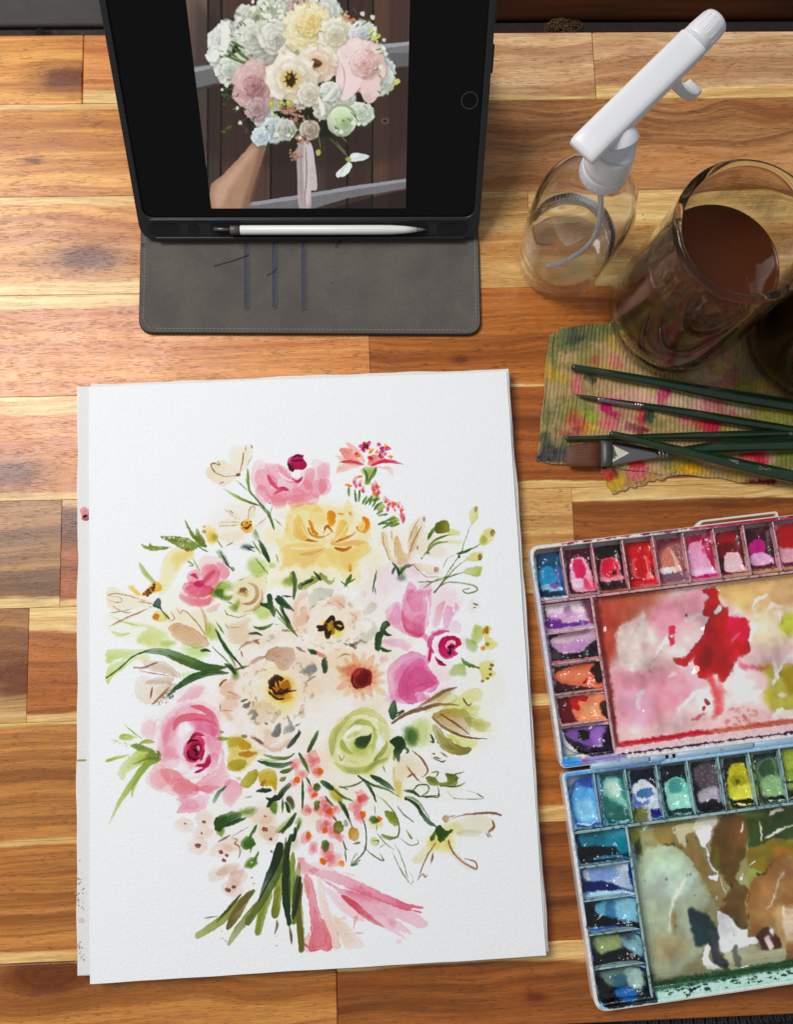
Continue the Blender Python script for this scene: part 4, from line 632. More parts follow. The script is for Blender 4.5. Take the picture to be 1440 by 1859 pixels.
    bp = t.math('SUBTRACT', t.math('MULTIPLY', t.noise(vec(t.math('MULTIPLY', X, 12), t.math('MULTIPLY', Y, 12), so), 1, 2), .25), t.math('MULTIPLY', pf, .35))
    col = t.vmath('MULTIPLY', col, (1.21, 1.19, 1.0))
    t.bsdf(Base_Color=col, Roughness=rg, Specular_IOR_Level=.26, Coat_Weight=.24, Coat_Roughness=.3, Normal=t.bump(bp, .0005, .5))
    return t.m
M_WOOD = wood_material()
table = thing('wooden_table', (0.04, 0.112, -0.75), 'acacia butcher block table top of staggered brown and cream staves', 'table')
ROWY = [.4815, .4232, .3472, .2690, .1910, .1135, .0360, -.0440, -.1240, -.2030, -.2575]
XL, XR = -0.46, 0.50
def jx(px, py): return float(P(px, py)[0])
GOLD = ((178,108,44),(234,172,94)); PALE = ((186,134,78),(224,184,126)); BROWN = ((126,82,52),(204,150,104)); ORANGE = ((134,72,26),(198,120,54))
PINK = ((184,106,54),(230,160,98)); GREYB = ((98,64,36),(172,126,76)); DARK = ((92,48,20),(160,96,46)); RED = ((112,56,22),(176,100,46)); PINKP = ((176,132,100),(228,192,156)); TAN = ((180,132,80),(226,184,126))
# row, x0, x1, colours, (sap top, sap bottom, figure), (knot x, y, r) in metres
PL = [
 (0, XL, jx(150,130), GOLD, (0,0,.5), (*P(122,143)[:2], .0085)), (0, jx(150,130), jx(520,120), PINK, (0,.012,.5), None), (0, jx(520,120), jx(1080,120), PINKP, (0,.0045,1.0), None), (0, jx(1080,120), XR, PINKP, (0,.011,1.2), None),
 (1, XL, -.02, GOLD, (.005,0,.7), (*P(60,292)[:2], .0022)), (1, -.02, XR, BROWN, (0,.0,1.6), None),
 (2, XL, -.05, GOLD, (.0065,.010,.9), (*P(157,470)[:2], .0095)), (2, -.05, .135, PALE, (.0,.0,.5), None), (2, .135, XR, TAN, (.030,.022,.5), None),
 (3, XL, jx(671,640), PINK, (.0098,0,.6), None), (3, jx(671,640), XR, ORANGE, (0,.0032,.6), (*P(838,653)[:2], .0022)),
 (4, XL, .01, PINK, (.0135,.0055,.8), (*P(18,862)[:2], .0085)), (4, .01, XR, RED, (0,.005,.5), None),
 (5, XL, jx(110,1000), GREYB, (0,.007,.6), None), (5, jx(110,1000), -.03, RED, (.006,.004,1.2), (*P(122,950)[:2], .010)), (5, -.03, jx(1040,920), TAN, (.0,.0,.3), None), (5, jx(1040,920), XR, DARK, (.011,0,.9), None),
 (6, XL, jx(50,1200), GREYB, (0,.030,1.1), (*P(44,1232)[:2], .013)), (6, jx(50,1200), .02, ORANGE, (.017,.006,.6), None), (6, .02, XR, ORANGE, (0,.008,.6), None),
 (7, XL, .03, ((136,82,38),(206,144,80)), (.002,.0015,.5), None), (7, .03, XR, ORANGE, (0,.012,.6), None),
 (8, XL, -.01, ((136,80,36),(206,140,76)), (.0025,.0075,.5), None), (8, -.01, XR, DARK, (.0,.0,.5), None),
 (9, XL, jx(612,1800), ((150,92,42),(212,148,82)), (0,0,.9), (*P(85,1768)[:2], .0125)), (9, jx(612,1800), XR, ((108,58,24),(166,100,50)), (.0125,0,.7), (*P(972,1809)[:2], .0028)),
]
for k, (r, x0, x1, (ca, cb), sp, kn) in enumerate(PL):
    y1, y0 = ROWY[r], ROWY[r+1]; gap = .00010
    v, f = box_vf(x0+gap, x1-gap, y0+gap, y1-gap, -.030, 0)
    cx, cy = (x0+x1)/2, (y0+y1)/2
    o = obj('plank', v, f, M_WOOD, table, origin=(cx, cy, 0))
    b = o.modifiers.new('bevel', 'BEVEL'); b.width = .004 if r in (0, 9) else .00022; b.segments = 3 if r in (0, 9) else 1
    if r in (0, 9): b.width = .0012
    o['seed'] = float(k)*1.37+.5; o['dark'] = [float(c) for c in C(*ca)]; o['light'] = [float(c) for c in C(*cb)]
    o['sap'] = [float(c) for c in sp]; o['half'] = (y1-y0)/2
    o['knot'] = [float(kn[0]-cx), float(kn[1]-cy), float(kn[2])] if kn else [5.0, 5.0, 0.0]
M_LEG = plain('leg_wood', C(120, 74, 40), .5, 20, .25)
for x, y in ((-.40,.42), (.44,.42), (-.40,-.20), (.44,-.20)):
    v, f = box_vf(x-.03, x+.03, y-.03, y+.03, -.75, -.0302); obj('leg', v, f, M_LEG, table)

def floor_material():
    t = NT('dark_floor_boards'); p = t.objco()
    n = t.noise(t.scale(p, 4, 60, 1), 1, 4, .6)
    col = t.mix(t.ramp(n, .3, .7), C(24, 11, 4), C(58, 27, 9))
    t.bsdf(Base_Color=col, Roughness=.85, Specular_IOR_Level=.08); return t.m
M_FLOOR = floor_material()
v, f = box_vf(-3, 3, -3, 3, -.80, -.75); o = obj('floor', v, f, M_FLOOR); o['kind'] = 'structure'
# dark wooden window ledge behind the right half, grey painted sill behind the left half
M_LEDGE = floor_material()
ledge = thing('window_ledge', (.20, .50, -.75), 'dark brown wooden ledge behind the far table edge on the right', 'ledge')
v, f = box_vf(-.085, .62, .5000, .70, -.75, -.008); soften(obj('ledge_board', v, f, M_LEDGE, ledge), .003)
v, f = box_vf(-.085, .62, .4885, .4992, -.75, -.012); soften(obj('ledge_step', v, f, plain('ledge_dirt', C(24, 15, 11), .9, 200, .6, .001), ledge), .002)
sill = thing('window_sill', (-.33, .50, -.75), 'grey painted sill behind the far table edge on the left', 'sill')
v, f = box_vf(-.62, -.0855, .4940, .70, -.75, -.006); soften(obj('sill_board', v, f, plain('grey_paint', C(60, 55, 53), .75, 60, .16, .0003), sill), .002)
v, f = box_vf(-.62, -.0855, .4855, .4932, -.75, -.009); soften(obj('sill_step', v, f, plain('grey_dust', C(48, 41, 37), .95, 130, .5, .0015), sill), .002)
# debris on the ledge
def clump(name, x, y, z, r, col, label, cat, n=46, flat=.6):
    V = []; Fc = []
    for i in range(n):
        a = random.uniform(0, 6.28); rr = r*random.random()**.6; c = np.array((x+rr*math.cos(a)*1.5, y+rr*math.sin(a)*.55, z+(1-rr/r)*r*flat*random.random()))
        R_ = r*random.uniform(.22,.5); a0 = random.uniform(0, 6.28); tl = random.uniform(-.8,.8); sp = random.uniform(2, 4.6); pts = []
        for k in range(9):
            th = a0+sp*k/8; pts.append(tuple(c+np.array((R_*math.cos(th)*1.2, R_*math.sin(th)*.6, R_*.5*math.sin(th+tl)+R_*.4))))
        vv, ff = tube_vf(pts, r*.032, 5)
        o_ = len(V); V += vv; Fc += [tuple(i_+o_ for i_ in q) for q in ff]
    o = obj(name, V, Fc, plain(name+'_fibre', col, .95, 300, .3), None, True, origin=(x, y, z)); o['label'] = label; o['category'] = cat; return o
q = P(1022, 52, -.012); clump('twine_tuft', q[0], q[1], -.012, 0.0090, C(86, 64, 40), 'frayed beige twine tuft on the dark ledge behind the table', 'twine', 90, .5)
q = P(75, 62, -.009); clump('dust_clump', q[0], q[1], -.009, .005, C(44, 33, 27), 'dark crumbly dust clump on the grey sill behind the table', 'dust', 40, .3)
# black knitted cloth under the near edge of the table, with a looped trim
def knit():
    t = NT('black_knit'); p = t.objco(); n = t.noise(t.scale(p, 500, 900, 500), 1, 3, .6)
    t.bsdf(Base_Color=t.mix(t.ramp(n, .4, .7), C(8, 8, 10), C(30, 30, 34)), Roughness=.9, Normal=t.bump(n, .0012)); return t.m
M_KNIT = knit()
cl = thing('knitted_cloth', (.24, -.30, -.06), 'black knitted cloth with looped trim under the near table edge', 'cloth')
def cf(s, t): x = -.2+.75*s; y = -.262-.2*t; return (x, y, -.030-.03*t+.002*math.sin(x*70)+.0015*math.sin(x*31+t*9))
v, f, uv = grid_vf(cf, 60, 24); obj('cloth_panel', v, f, M_KNIT, cl, True)
M_TRIM = plain('charcoal_yarn', C(70, 70, 76), .9, 400, .3)
x = .16
a0 = P(1135, 1862, -.025); a1 = P(1445, 1838, -.025); nl = 46
for i in range(nl):
    c = a0+(a1-a0)*(i/(nl-1)); pts = []
    for k in range(11):
        th = -.6+k/10*5.0; pts.append((c[0]+.0016*math.cos(th)+.0006*math.sin(i*2.1), c[1]+.0042*math.sin(th)-.001, c[2]+.0006*math.sin(th*2)))
    v, f = tube_vf(pts, .0005, 6); obj('trim_loop', v, f, M_TRIM, cl, True)
# a few crumbs lying on the boards
V = []; Fc = []
for px, py in [(936,160),(1013,182),(1225,228),(1318,247),(1168,390),(1171,398),(916,560),(920,572),(1000,868),(1012,866),(1020,870),(1034,868),(76,1610),(300,640),(1190,418),(880,330)]:
    c = P(px, py, 0); r = random.uniform(.0004, .0009); n0_ = len(V)
    for k in range(6): a = k*1.047; V.append((c[0]+r*math.cos(a)*random.uniform(.6,1.3), c[1]+r*math.sin(a)*random.uniform(.6,1.2), .0001))
    V.append((c[0], c[1], r*.7)); Fc += [(n0_+k, n0_+(k+1) % 6, n0_+6) for k in range(6)]
o = obj('crumbs', V, Fc, plain('crumb', C(150, 112, 70), .9), None, kind='stuff'); o['label'] = 'tiny pale crumbs scattered over the wooden table'

# ------------------------------------------------------------------ watercolour pad and painting
PZ = .0125
_pw, _ph = .3050, .4080
c0 = P(163, 700, PZ); c1 = P(921, 674, PZ); c2 = P(991, 1735, PZ); c3 = P(160, 1789, PZ)
PC = (c0+c1+c2+c3)/4; _pu = _n((c1-c0)+(c2-c3)); _pv = np.array([_pu[1], -_pu[0], 0])
def pad_pt(a, b, z): q = PC+_pu*a+_pv*b; return (q[0], q[1], z)      # a right, b down, from the sheet centre
TPM = 4200.0                                                        # picture elements per metre
def _pmap(x, y):
    d = P(x, y, PZ)-PC; return ((d@_pu+_pw/2)*TPM, (d@_pv+_ph/2)*TPM)
cvP = Canvas('bouquet_watercolour', int(_pw*TPM), int(_ph*TPM), (1, 1, 1), _pmap, 3, unit=1.3)
paint_bouquet(cvP)
IMG_P = cvP.make()
def paper(name, img=None, tint=(236, 234, 230)):
    t = NT(name); p = t.objco(); base = C(*tint)
    n1 = t.noise(t.scale(p, 420, 560, 420), 1, 3, .55); n2 = t.noise(t.scale(p, 1500, 1900, 1500), 1, 2, .5)
    h = t.math('ADD', t.math('MULTIPLY', n1, .75), t.math('MULTIPLY', n2, .25))
    col = base
    if img:
        uv = t.t.nodes.new('ShaderNodeTexCoord').outputs['UV']
        col = t.mix(1.0, t.image(img, uv).outputs[0], base, 'MULTIPLY')
        col = t.mix(t.ramp(h, .40, .60, .035, 0), col, C(150, 150, 150), 'MULTIPLY')
    t.bsdf(Base_Color=col, Roughness=.85, Specular_IOR_Level=.25, Normal=t.bump(h, .0007, .55)); return t.m
M_PAINT = paper('painted_paper', IMG_P, (242, 244, 247)); M_PAGE = paper('white_paper', None, (228, 227, 226)); M_EDGE = plain('page_edges', C(206, 198, 190), .9, 300, .12, .0004); M_BOARD = plain('grey_board', C(170, 162, 152), .9, 80, .1)
pad = thing('watercolour_pad', tuple(PC*np.array([1,1,0])), 'thick white watercolour pad under the flower painting', 'sketch pad')
def sheet(name, m, parent, a0, a1, b0, b1, z, th, jit=.0, lift=0, seed=0, nu=36, nv=48, uvimg=False):
    rs = np.random.RandomState(seed); ph = rs.rand(8)*6.28
    def top(s, t):
        a = a0+(a1-a0)*s; b = b0+(b1-b0)*t
        e = jit*(math.sin(s*23+ph[0])*.5+math.sin(s*57+ph[1])*.3+math.sin(s*8+ph[2])*.6)
        g = jit*(math.sin(t*27+ph[3])*.5+math.sin(t*61+ph[4])*.3+math.sin(t*9+ph[5])*.6)
        if t < .01 or t > .99: b += e
        if s < .01 or s > .99: a += g
        zz = z+lift*(math.sin(s*4+ph[6])*math.sin(t*5+ph[7])*.4+max(0, s-.93)*6*(.5+.5*math.sin(t*9+ph[2]))*.6+max(0, .05-t)*8*(.5+.5*math.sin(s*11+ph[1]))*.5)
        return pad_pt(a, b, zz)
    v, f, uv = grid_vf(top, nu, nv); n = len(v)
    f = [tuple(reversed(q)) for q in f]
    v2 = [(x, y, zz-th) for x, y, zz in v]; V = v+v2; Fc = list(f)+[tuple(i+n for i in reversed(q)) for q in f]
    ring = [i for i in range(nu+1)]+[j*(nu+1)+nu for j in range(1, nv+1)]+[nv*(nu+1)+i for i in range(nu-1, -1, -1)]+[j*(nu+1) for j in range(nv-1, 0, -1)]
    for i in range(len(ring)):
        a, b = ring[i], ring[(i+1) % len(ring)]; Fc.append((a, b, b+n, a+n))
    U = [(s, 1-t) for s, t in uv]
    o = obj(name, V, Fc, m, parent, True, uv=U+U); o.data.set_sharp_from_angle(angle=math.radians(40)); return o
H2 = _ph/2; W2 = _pw/2
def rectv(a0, a1, b0, b1, z0, z1):
    p4 = [pad_pt(a, b, 0)[:2] for a, b in ((a0,b1),(a1,b1),(a1,b0),(a0,b0))]; return prism_vf(p4, z0, z1)
v, f = rectv(-W2-.0095, W2+.0005, -H2-.001, H2-.004, .0004, .0026); soften(obj('backing_board', v, f, M_BOARD, pad), .0004)
v, f = rectv(-W2+.0015, W2-.0015, -H2+.0015, H2-.003, .0027, .0066); obj('page_block', v, f, M_EDGE, pad)
zz = .0074
for k, (l, r, tp, bt) in enumerate([(-.0098,.0006,-.0014,-.0035), (-.0094,.0012,-.0008,-.0045), (.0004,.0018,-.0022,-.0015), (.0012,.0024,-.0014,-.0022), (.0006,.0014,-.0026,-.003), (.0016,.0008,-.0016,-.0018)]):
    sheet('page', M_PAGE, pad, -W2+l, W2+r, -H2+tp, H2+bt, zz, .0005, .0007, .0006, 20+k); zz += .00078
# paint marks left on the strip of the sheets below
M_MARK = plain('dry_pink_wash', C(222, 150, 150), .8, 300, .3); M_MARK2 = plain('dry_brown_speck', C(178, 150, 142), .8); M_MARK3 = plain('dry_green_wash', C(150, 160, 90), .8)
zs = .0074+.00078+.0005
def mark(px, py, w, h, m, n=9):
    c = P(px, py, zs); poly = [(c[0]+w*math.cos(i/n*6.28)*random.uniform(.7,1.2), c[1]+h*math.sin(i/n*6.28)*random.uniform(.7,1.2)) for i in range(n)]
    v, f = prism_vf(poly, zs, zs+.0001); return obj('paint_mark', v, f, m, pad)
mark(153, 930, .0034, .0042, M_MARK); mark(155, 940, .0028, .0022, plain('dry_wine_wash', C(170, 84, 92), .8)); mark(147, 1380, .0038, .0007, M_MARK3); mark(146, 1671, .0022, .0018, plain('dry_blush_wash', C(224, 200, 192), .8))
V = []; Fc = []
for i in range(46):
    y = random.choice([1605, 1615, 1640, 1720, 1735])+random.gauss(0, 14); x = 143+random.gauss(0, 5)
    c = P(min(151, max(133, x)), y, zs); r = random.uniform(.0002, .00055)
    vv, ff = prism_vf([(c[0]+r*math.cos(k), c[1]+r*1.2*math.sin(k)) for k in (0, 1.05, 2.1, 3.14, 4.2, 5.2)], zs, zs+.00008); o_ = len(V); V += vv; Fc += [tuple(i_+o_ for i_ in q) for q in ff]
obj('paint_speckle', V, Fc, M_MARK2, pad, kind='stuff')
pt = sheet('flower_painting', M_PAINT, None, -W2, W2, -H2, H2, PZ, .0004, .0002, .0003, 5, 60, 80)
pt['label'] = 'loose watercolour of a pink, cream and yellow bouquet on white paper'; pt['category'] = 'painting'

# ------------------------------------------------------------------ the bouquet photo shown on the tablet
def paint_photo(cv):
    def over(k): k.setdefault('mode', 'over'); k.setdefault('edge', 0); k.setdefault('var', .05); k.setdefault('wob', .8); return k
    def B(c, *a, **k): cv.B(c, *a, **over(k))
    def S(c, w, *a, **k): cv.S(c, w, *a, **over(k))
    def E(c, *a, **k): cv.E(c, *a, **over(k))
    rs = cv.rs; V = cv.view; V(150, 0, 1.87)
    # dark fence boards
    cv.a[:] = (.20, .16, .145)
    for x0, x1, c in [(x0, x1, tuple(v*1.28 for v in c)) for x0, x1, c in [(320,425,(.33,.28,.25)),(425,470,(.21,.17,.15)),(470,560,(.23,.175,.15)),(560,640,(.25,.19,.16)),(640,730,(.17,.13,.12)),(730,830,(.22,.17,.15)),(830,900,(.19,.14,.13)),(900,985,(.20,.145,.13)),(985,1040,(.27,.20,.17)),(1040,1125,(.23,.165,.15))]]:
        B(c, x0,-400, x1,-400, x1+2,0, x1-2,720, x0-2,720, x0,0, sharp=True, a=.95, soft=2, wob=1)
        for i in range(9):
            x = rs.uniform(x0, x1); S(tuple(v*rs.uniform(.7,1.3) for v in c), rs.uniform(3,10), x,-380, x+rs.uniform(-6,6),150, x+rs.uniform(-8,8),400, x+rs.uniform(-6,6),715, a=.35, soft=2, t0=.6, t1=.6)
    for x in (425, 470, 640, 730, 900, 985): S((.07,.055,.05), 7, x,-380, x+1,200, x-2,710, t0=1, t1=1, a=.85, soft=1.5)
    B((.17,.13,.12), 380,60, 420,40, 560,120, 900,120, 1110,220, 1110,480, 960,560, 560,560, 380,480, a=.45, soft=30)
    E((.40,.29,.24), 1027,410, 14,11); E((.14,.09,.08), 1027,410, 7,5)
    # rails
    B((.44,.44,.44), 360,228, 450,214, 460,232, 470,280, 380,304, 366,300, sharp=True, a=.95); B((.62,.63,.64), 368,232, 452,216, 452,228, 372,246, sharp=True); B((.25,.22,.21), 378,300, 480,276, 482,284, 380,310, sharp=True)
    B((.50,.50,.51), 1000,150, 1110,140, 1110,222, 1060,228, 1010,200, sharp=True, a=.9); B((.36,.35,.35), 1040,180, 1110,178, 1110,226, 1062,230, sharp=True, a=.7); B((.64,.65,.67), 1000,152, 1110,141, 1110,152, 1002,166, sharp=True)
    B((.46,.46,.47), 560,688, 740,660, 920,630, 1098,606, 1098,640, 900,672, 770,712, 560,712, sharp=True, a=.95); B((.60,.61,.63), 560,688, 740,660, 920,630, 1098,606, 1098,616, 900,646, 700,680, 560,700, sharp=True); B((.10,.08,.075), 1000,664, 1098,644, 1098,712, 830,712, sharp=True, a=.6, soft=4)
    # arm
    B((.70,.54,.44), 434,632, 470,598, 505,562, 545,520, 585,478, 622,488, 612,530, 598,575, 582,625, 568,670, 558,712, 500,716, 440,712, soft=1.8); B((.50,.36,.29), 606,480, 624,492, 606,560, 584,640, 566,708, 540,710, 560,640, 585,560, soft=12, a=.75); B((.82,.67,.56), 455,630, 520,565, 570,508, 585,512, 545,570, 500,640, 470,700, 448,690, soft=16, a=.75)
    # ribbon
    B((.72,.66,.66), 730,490, 775,486, 778,540, 772,600, 775,704, 735,704, 728,600, soft=1.2); B((.82,.77,.77), 752,488, 778,492, 790,560, 796,640, 775,650, 765,700, 752,640, soft=1.2); S((.55,.49,.5), 8, 757,500, 760,590, 752,700, a=.7); S((.60,.55,.55), 6, 740,500, 742,600, 745,700, a=.7)
    # dark greenery and shadow core
    B((.12,.13,.09), 470,90, 560,60, 860,60, 1000,150, 1010,300, 900,440, 760,470, 600,470, 540,380, 470,260, soft=8, a=.8)
    for i in range(80):
        x, y = rs.uniform(460,1000), rs.uniform(20,470); a = rs.uniform(0,6.28); l = rs.uniform(14,34)
        S(tuple(v*rs.uniform(.7,1.3) for v in (.26,.34,.17)), rs.uniform(4,10), x,y, x+l*.5*math.cos(a)+3,y+l*.5*math.sin(a), x+l*math.cos(a),y+l*math.sin(a))
    def flower(cx, cy, R, base, shade, hi, rings=4, n=7, sq=1.0, ruff=.18, rot=0.0):
        rings, n = max(2, rings-1), max(4, n-1)
        R = R*1.06; mixc = lambda p, q, t: tuple(u+(v-u)*t for u, v in zip(p, q))
        E(tuple(v*.45 for v in shade), cx+3, cy+5, R*1.02, R*sq*1.0, a=.28, soft=9)
        E(mixc(shade, base, .35), cx, cy, R*.92, R*sq*.92, a=.95, soft=3, jit=.16, n=14)
        rings = max(2, rings)
        for k in range(rings):
            r = R*(1-k/rings*.84); nn = max(4, n+1-k); off = rs.rand()*6.28; fall = 1-.16*k/rings
            for i in range(nn):
                th = off+i*6.283/nn+rs.uniform(-.28,.28); w = 7.4/nn*rs.uniform(.85,1.15); q = []; f_ = rs.rand(3)*6.28
                for t in np.linspace(-1, 1, 9):
                    rr = r*(1-.16*t*t)*(1+ruff*.28*math.sin(t*7+f_[0])+ruff*.2*math.sin(t*13+f_[1])); q += [cx+rr*math.cos(th+t*w*.5), cy+sq*rr*math.sin(th+t*w*.5)]
                rin = r*.30; q += [cx+rin*math.cos(th+w*.3), cy+sq*rin*math.sin(th+w*.3), cx+rin*math.cos(th-w*.3), cy+sq*rin*math.sin(th-w*.3)]
                lit = .5+.5*math.cos(th+2.2); c = mixc(shade, base, (.42+.5*lit)*fall); c = mixc(c, hi, .30*lit+rs.uniform(0,.22))
                B(tuple(v*.62 for v in shade), *[z+(1.6 if j % 2 else .8) for j, z in enumerate(q)], a=.34, soft=2.6)
                B(c, *q, a=.93, soft=1.3, wob=1.0)
                mx, my = cx+r*.50*math.cos(th), cy+sq*r*.50*math.sin(th)
                E(mixc(shade, c, .25), mx, my, r*.30, r*.22, math.degrees(th)+90, a=.42, soft=6)
                E(hi, cx+r*.86*math.cos(th+rs.uniform(-.2,.2)*w), cy+sq*r*.86*math.sin(th+rs.uniform(-.2,.2)*w), r*.22, r*.07, math.degrees(th)+90, a=.45, soft=2.5)
                for g_ in range(2):
                    u_ = th+rs.uniform(-.4,.4)*w; S(mixc(shade, c, .4), 1.6, cx+r*.42*math.cos(u_), cy+sq*r*.42*math.sin(u_), cx+r*.62*math.cos(u_+.03), cy+sq*r*.62*math.sin(u_+.03), cx+r*.82*math.cos(u_), cy+sq*r*.82*math.sin(u_), a=.35, soft=1)
        E(mixc(shade, base, .1), cx, cy, R*.10, R*.09, a=.5, soft=3)
    W = (.93,.93,.90); Wsh = (.60,.63,.58); WH = (.99,.99,.97)
    for x, y, r, b_ in [(560,60,46,(.86,.88,.82)),(500,110,44,(.88,.89,.84)),(620,90,48,(.92,.92,.87)),(850,70,48,(.90,.90,.84)),(910,170,50,(.93,.90,.86)),(990,190,44,(.88,.90,.88)),(620,200,44,(.90,.88,.82)),(840,180,46,(.93,.90,.82)),(540,220,46,(.84,.78,.76)),(640,340,40,(.86,.84,.78)),(880,330,44,(.90,.90,.86)),(1020,240,42,(.86,.88,.86)),(740,330,40,(.90,.87,.80)),(620,410,36,(.84,.86,.84)),(820,370,38,(.86,.86,.80)),(700,100,46,(.93,.92,.85))]: flower(x, y, r, b_, tuple(v*.66 for v in b_), (.98,.98,.95), 2, 4, 1.0, .3)
    flower(720,10,60,(.90,.80,.80),(.66,.52,.52),(.97,.90,.90),3,6); flower(640,30,50,W,(.55,.60,.48),WH,3,6); flower(590,60,40,(.80,.84,.70),(.45,.52,.36),W,2,6); flower(820,40,55,(.88,.91,.88),Wsh,WH,2,6)
    for i in range(26):
        x, y = rs.uniform(560,680), rs.uniform(5,75); E((.93,.94,.88), x,y, rs.uniform(5,10), rs.uniform(4,8), rs.uniform(0,90), a=.95)
    for i in range(40):
        x, y = 890+rs.gauss(0,22) if False else 890+rs.normal(0,24), 75+rs.normal(0,20); E((.85+rs.uniform(-.1,.08),.56+rs.uniform(-.1,.1),.42), x,y, 6,5, a=.95)
    flower(580,125,62,(.90,.90,.84),(.55,.57,.48),WH,4,6,1.0); flower(660,130,62,(.90,.89,.84),(.58,.57,.50),WH,4,6,.9); flower(470,140,46,W,Wsh,WH,2,5,1.2); flower(455,190,36,W,Wsh,WH,2,5); flower(500,240,52,(.90,.91,.86),(.58,.62,.56),WH,3,7,.9); flower(710,180,44,(.94,.92,.84),(.66,.60,.48),WH,2,5,.8)
    for q in [(500,150,540,185,580,215),(490,170,530,200),(480,185,540,210,575,220),(505,140,550,165)]: S((.22,.36,.14), 9, *q); S((.45,.58,.25), 4, *q, a=.6)
    E((.30,.38,.12), 470,188, 9,8); B((.94,.94,.91), 475,80, 492,78, 500,120, 490,170, 470,190, 468,140, soft=1); B((.93,.94,.92), 425,190, 450,168, 470,180, 450,208, 425,205, soft=1)
    # yellow carnation
    flower(765,95,84,(.96,.93,.78),(.80,.72,.48),(.99,.97,.86),5,9,1.0,.35); flower(770,80,40,(.97,.90,.62),(.82,.68,.36),(.99,.96,.82),4,8,1.0,.4)
    for i in range(46):
        th = rs.rand()*6.28; r = rs.rand()**.5*62; S(rs.choice([0,1]) and (.98,.94,.72) or (.84,.70,.38), 4, 768+r*math.cos(th),90+r*math.sin(th), 768+r*math.cos(th+.2)+4,90+r*math.sin(th+.2)-6, 768+r*math.cos(th+.4),90+r*math.sin(th+.4), a=.6)
    flower(860,120,60,(.94,.92,.82),(.70,.66,.52),WH,3,8,1.0,.3); flower(950,115,46,(.88,.91,.90),(.60,.64,.66),WH,3,6)
    for x, y in [(985,108),(998,122),(985,135),(1065,278),(1042,300),(1050,285)]: E((.80,.85,.42), x,y, 13,10, rs.uniform(-40,40)); E((.90,.93,.60), x-3,y-3, 5,4, a=.8)
    # big pink garden rose on the right
    flower(1000,270,56,(.90,.92,.88),(.60,.64,.58),WH,2,7); flower(940,225,88,(.955,.85,.83),(.76,.58,.56),(.99,.93,.91),5,6,1.05,.12); B((.95,.86,.85), 860,250, 880,200, 930,215, 950,270, 930,310, 890,340, 868,320, soft=1); B((.93,.82,.80), 950,280, 1000,250, 1010,310, 980,350, 950,330, soft=1); flower(955,215,46,(.96,.83,.81),(.74,.52,.50),(.99,.92,.90),4,5); S((.70,.50,.50), 5, 875,210, 890,260, 880,320, a=.6); S((.99,.94,.92), 4, 862,255, 866,300, 890,338, a=.7)
    # mauve rose on the left
    flower(580,290,72,(.87,.72,.70),(.60,.42,.43),(.95,.85,.82),5,6,1.15,.12); flower(580,290,34,(.80,.60,.60),(.50,.28,.30),(.92,.78,.76),4,5); flower(590,370,40,(.80,.66,.66),(.52,.40,.42),(.90,.80,.80),3,6)
    # two cream anemones
    flower(800,215,66,(.95,.90,.82),(.78,.66,.54),(.99,.97,.92),3,7,.95,.25); E((.90,.74,.56), 790,215, 34,26, a=.7, soft=8); E((.40,.25,.14), 792,215, 20,16, soft=4); S((.25,.14,.08), 6, 780,210, 800,222, 812,214)
    flower(710,265,86,(.96,.93,.86),(.78,.70,.58),(1,.99,.95),3,7,1.0,.22); E((.86,.76,.45), 706,268, 36,34, a=.75, soft=8); E((.24,.14,.08), 706,270, 17,24, soft=3); 
    for i in range(9): th = i*.7; S((.20,.10,.06), 5, 706,268, 706+16*math.cos(th),268+18*math.sin(th), 706+26*math.cos(th),268+30*math.sin(th), a=.8)
    E((.60,.50,.14), 700,262, 6,8)
    # small fillers below
    flower(770,320,40,(.93,.90,.82),(.66,.62,.52),WH,2,7); flower(840,310,34,W,Wsh,WH,2,6); S((.93,.93,.88), 18, 800,330, 815,370, 810,395); S((.92,.92,.86), 16, 860,290, 830,330, 815,340)
    for x, y in [(640,355),(675,352),(705,355),(655,400),(680,410),(700,350)]: E((.66,.72,.30), x,y, 10,14); E((.82,.86,.5), x-2,y-4, 4,5)
    for i in range(120):
        c = [(725,395,32,26),(740,470,24,22),(718,525,22,20),(700,370,30,16)][rs.randint(4)]; x, y = c[0]+rs.normal(0,c[2]*.5), c[1]+rs.normal(0,c[3]*.5); g = rs.uniform(.75,1.15)
        E((.70*g,.50*g,.42*g), x,y, rs.uniform(3,6), rs.uniform(3,6)); E((.86*g,.68*g,.58*g), x-1,y-1, 2,2, a=.8)
    flower(650,440,44,(.84,.88,.88),(.52,.58,.60),(.96,.97,.97),3,7); flower(605,462,32,(.88,.93,.95),(.58,.66,.70),WH,3,6); flower(690,440,36,(.84,.84,.80),(.55,.54,.50),W,2,6); flower(770,440,34,(.80,.74,.66),(.50,.44,.38),(.9,.86,.8),2,7)
    flower(945,385,44,(.90,.93,.88),(.60,.66,.56),WH,2,6,.9)
    # ranunculus
    E((.62,.68,.52), 880,410, 52,54, soft=2)
    for k in range(8):
        r = 50-k*5.6; c = (.90-.02*k,.94-.012*k,.84-.03*k); E(tuple(v*.74 for v in c), 880+k*.8,412, r,r*1.0, k*23, a=.9, soft=1.2, jit=.04); E(c, 879+k*.8,409, r-1.5,r-2.5, k*23, a=.95, soft=1, jit=.05)
    E((.70,.80,.50), 885,410, 9,9); E((.45,.55,.25), 886,410, 5,5)
    # stems and the falling cosmos
    for q in [(840,470,890,520,905,535),(870,455,905,490),(800,460,810,510),(860,480,895,520)]: S((.42,.50,.26), 4, *q)
    E((.72,.76,.38), 800,517, 9,11)
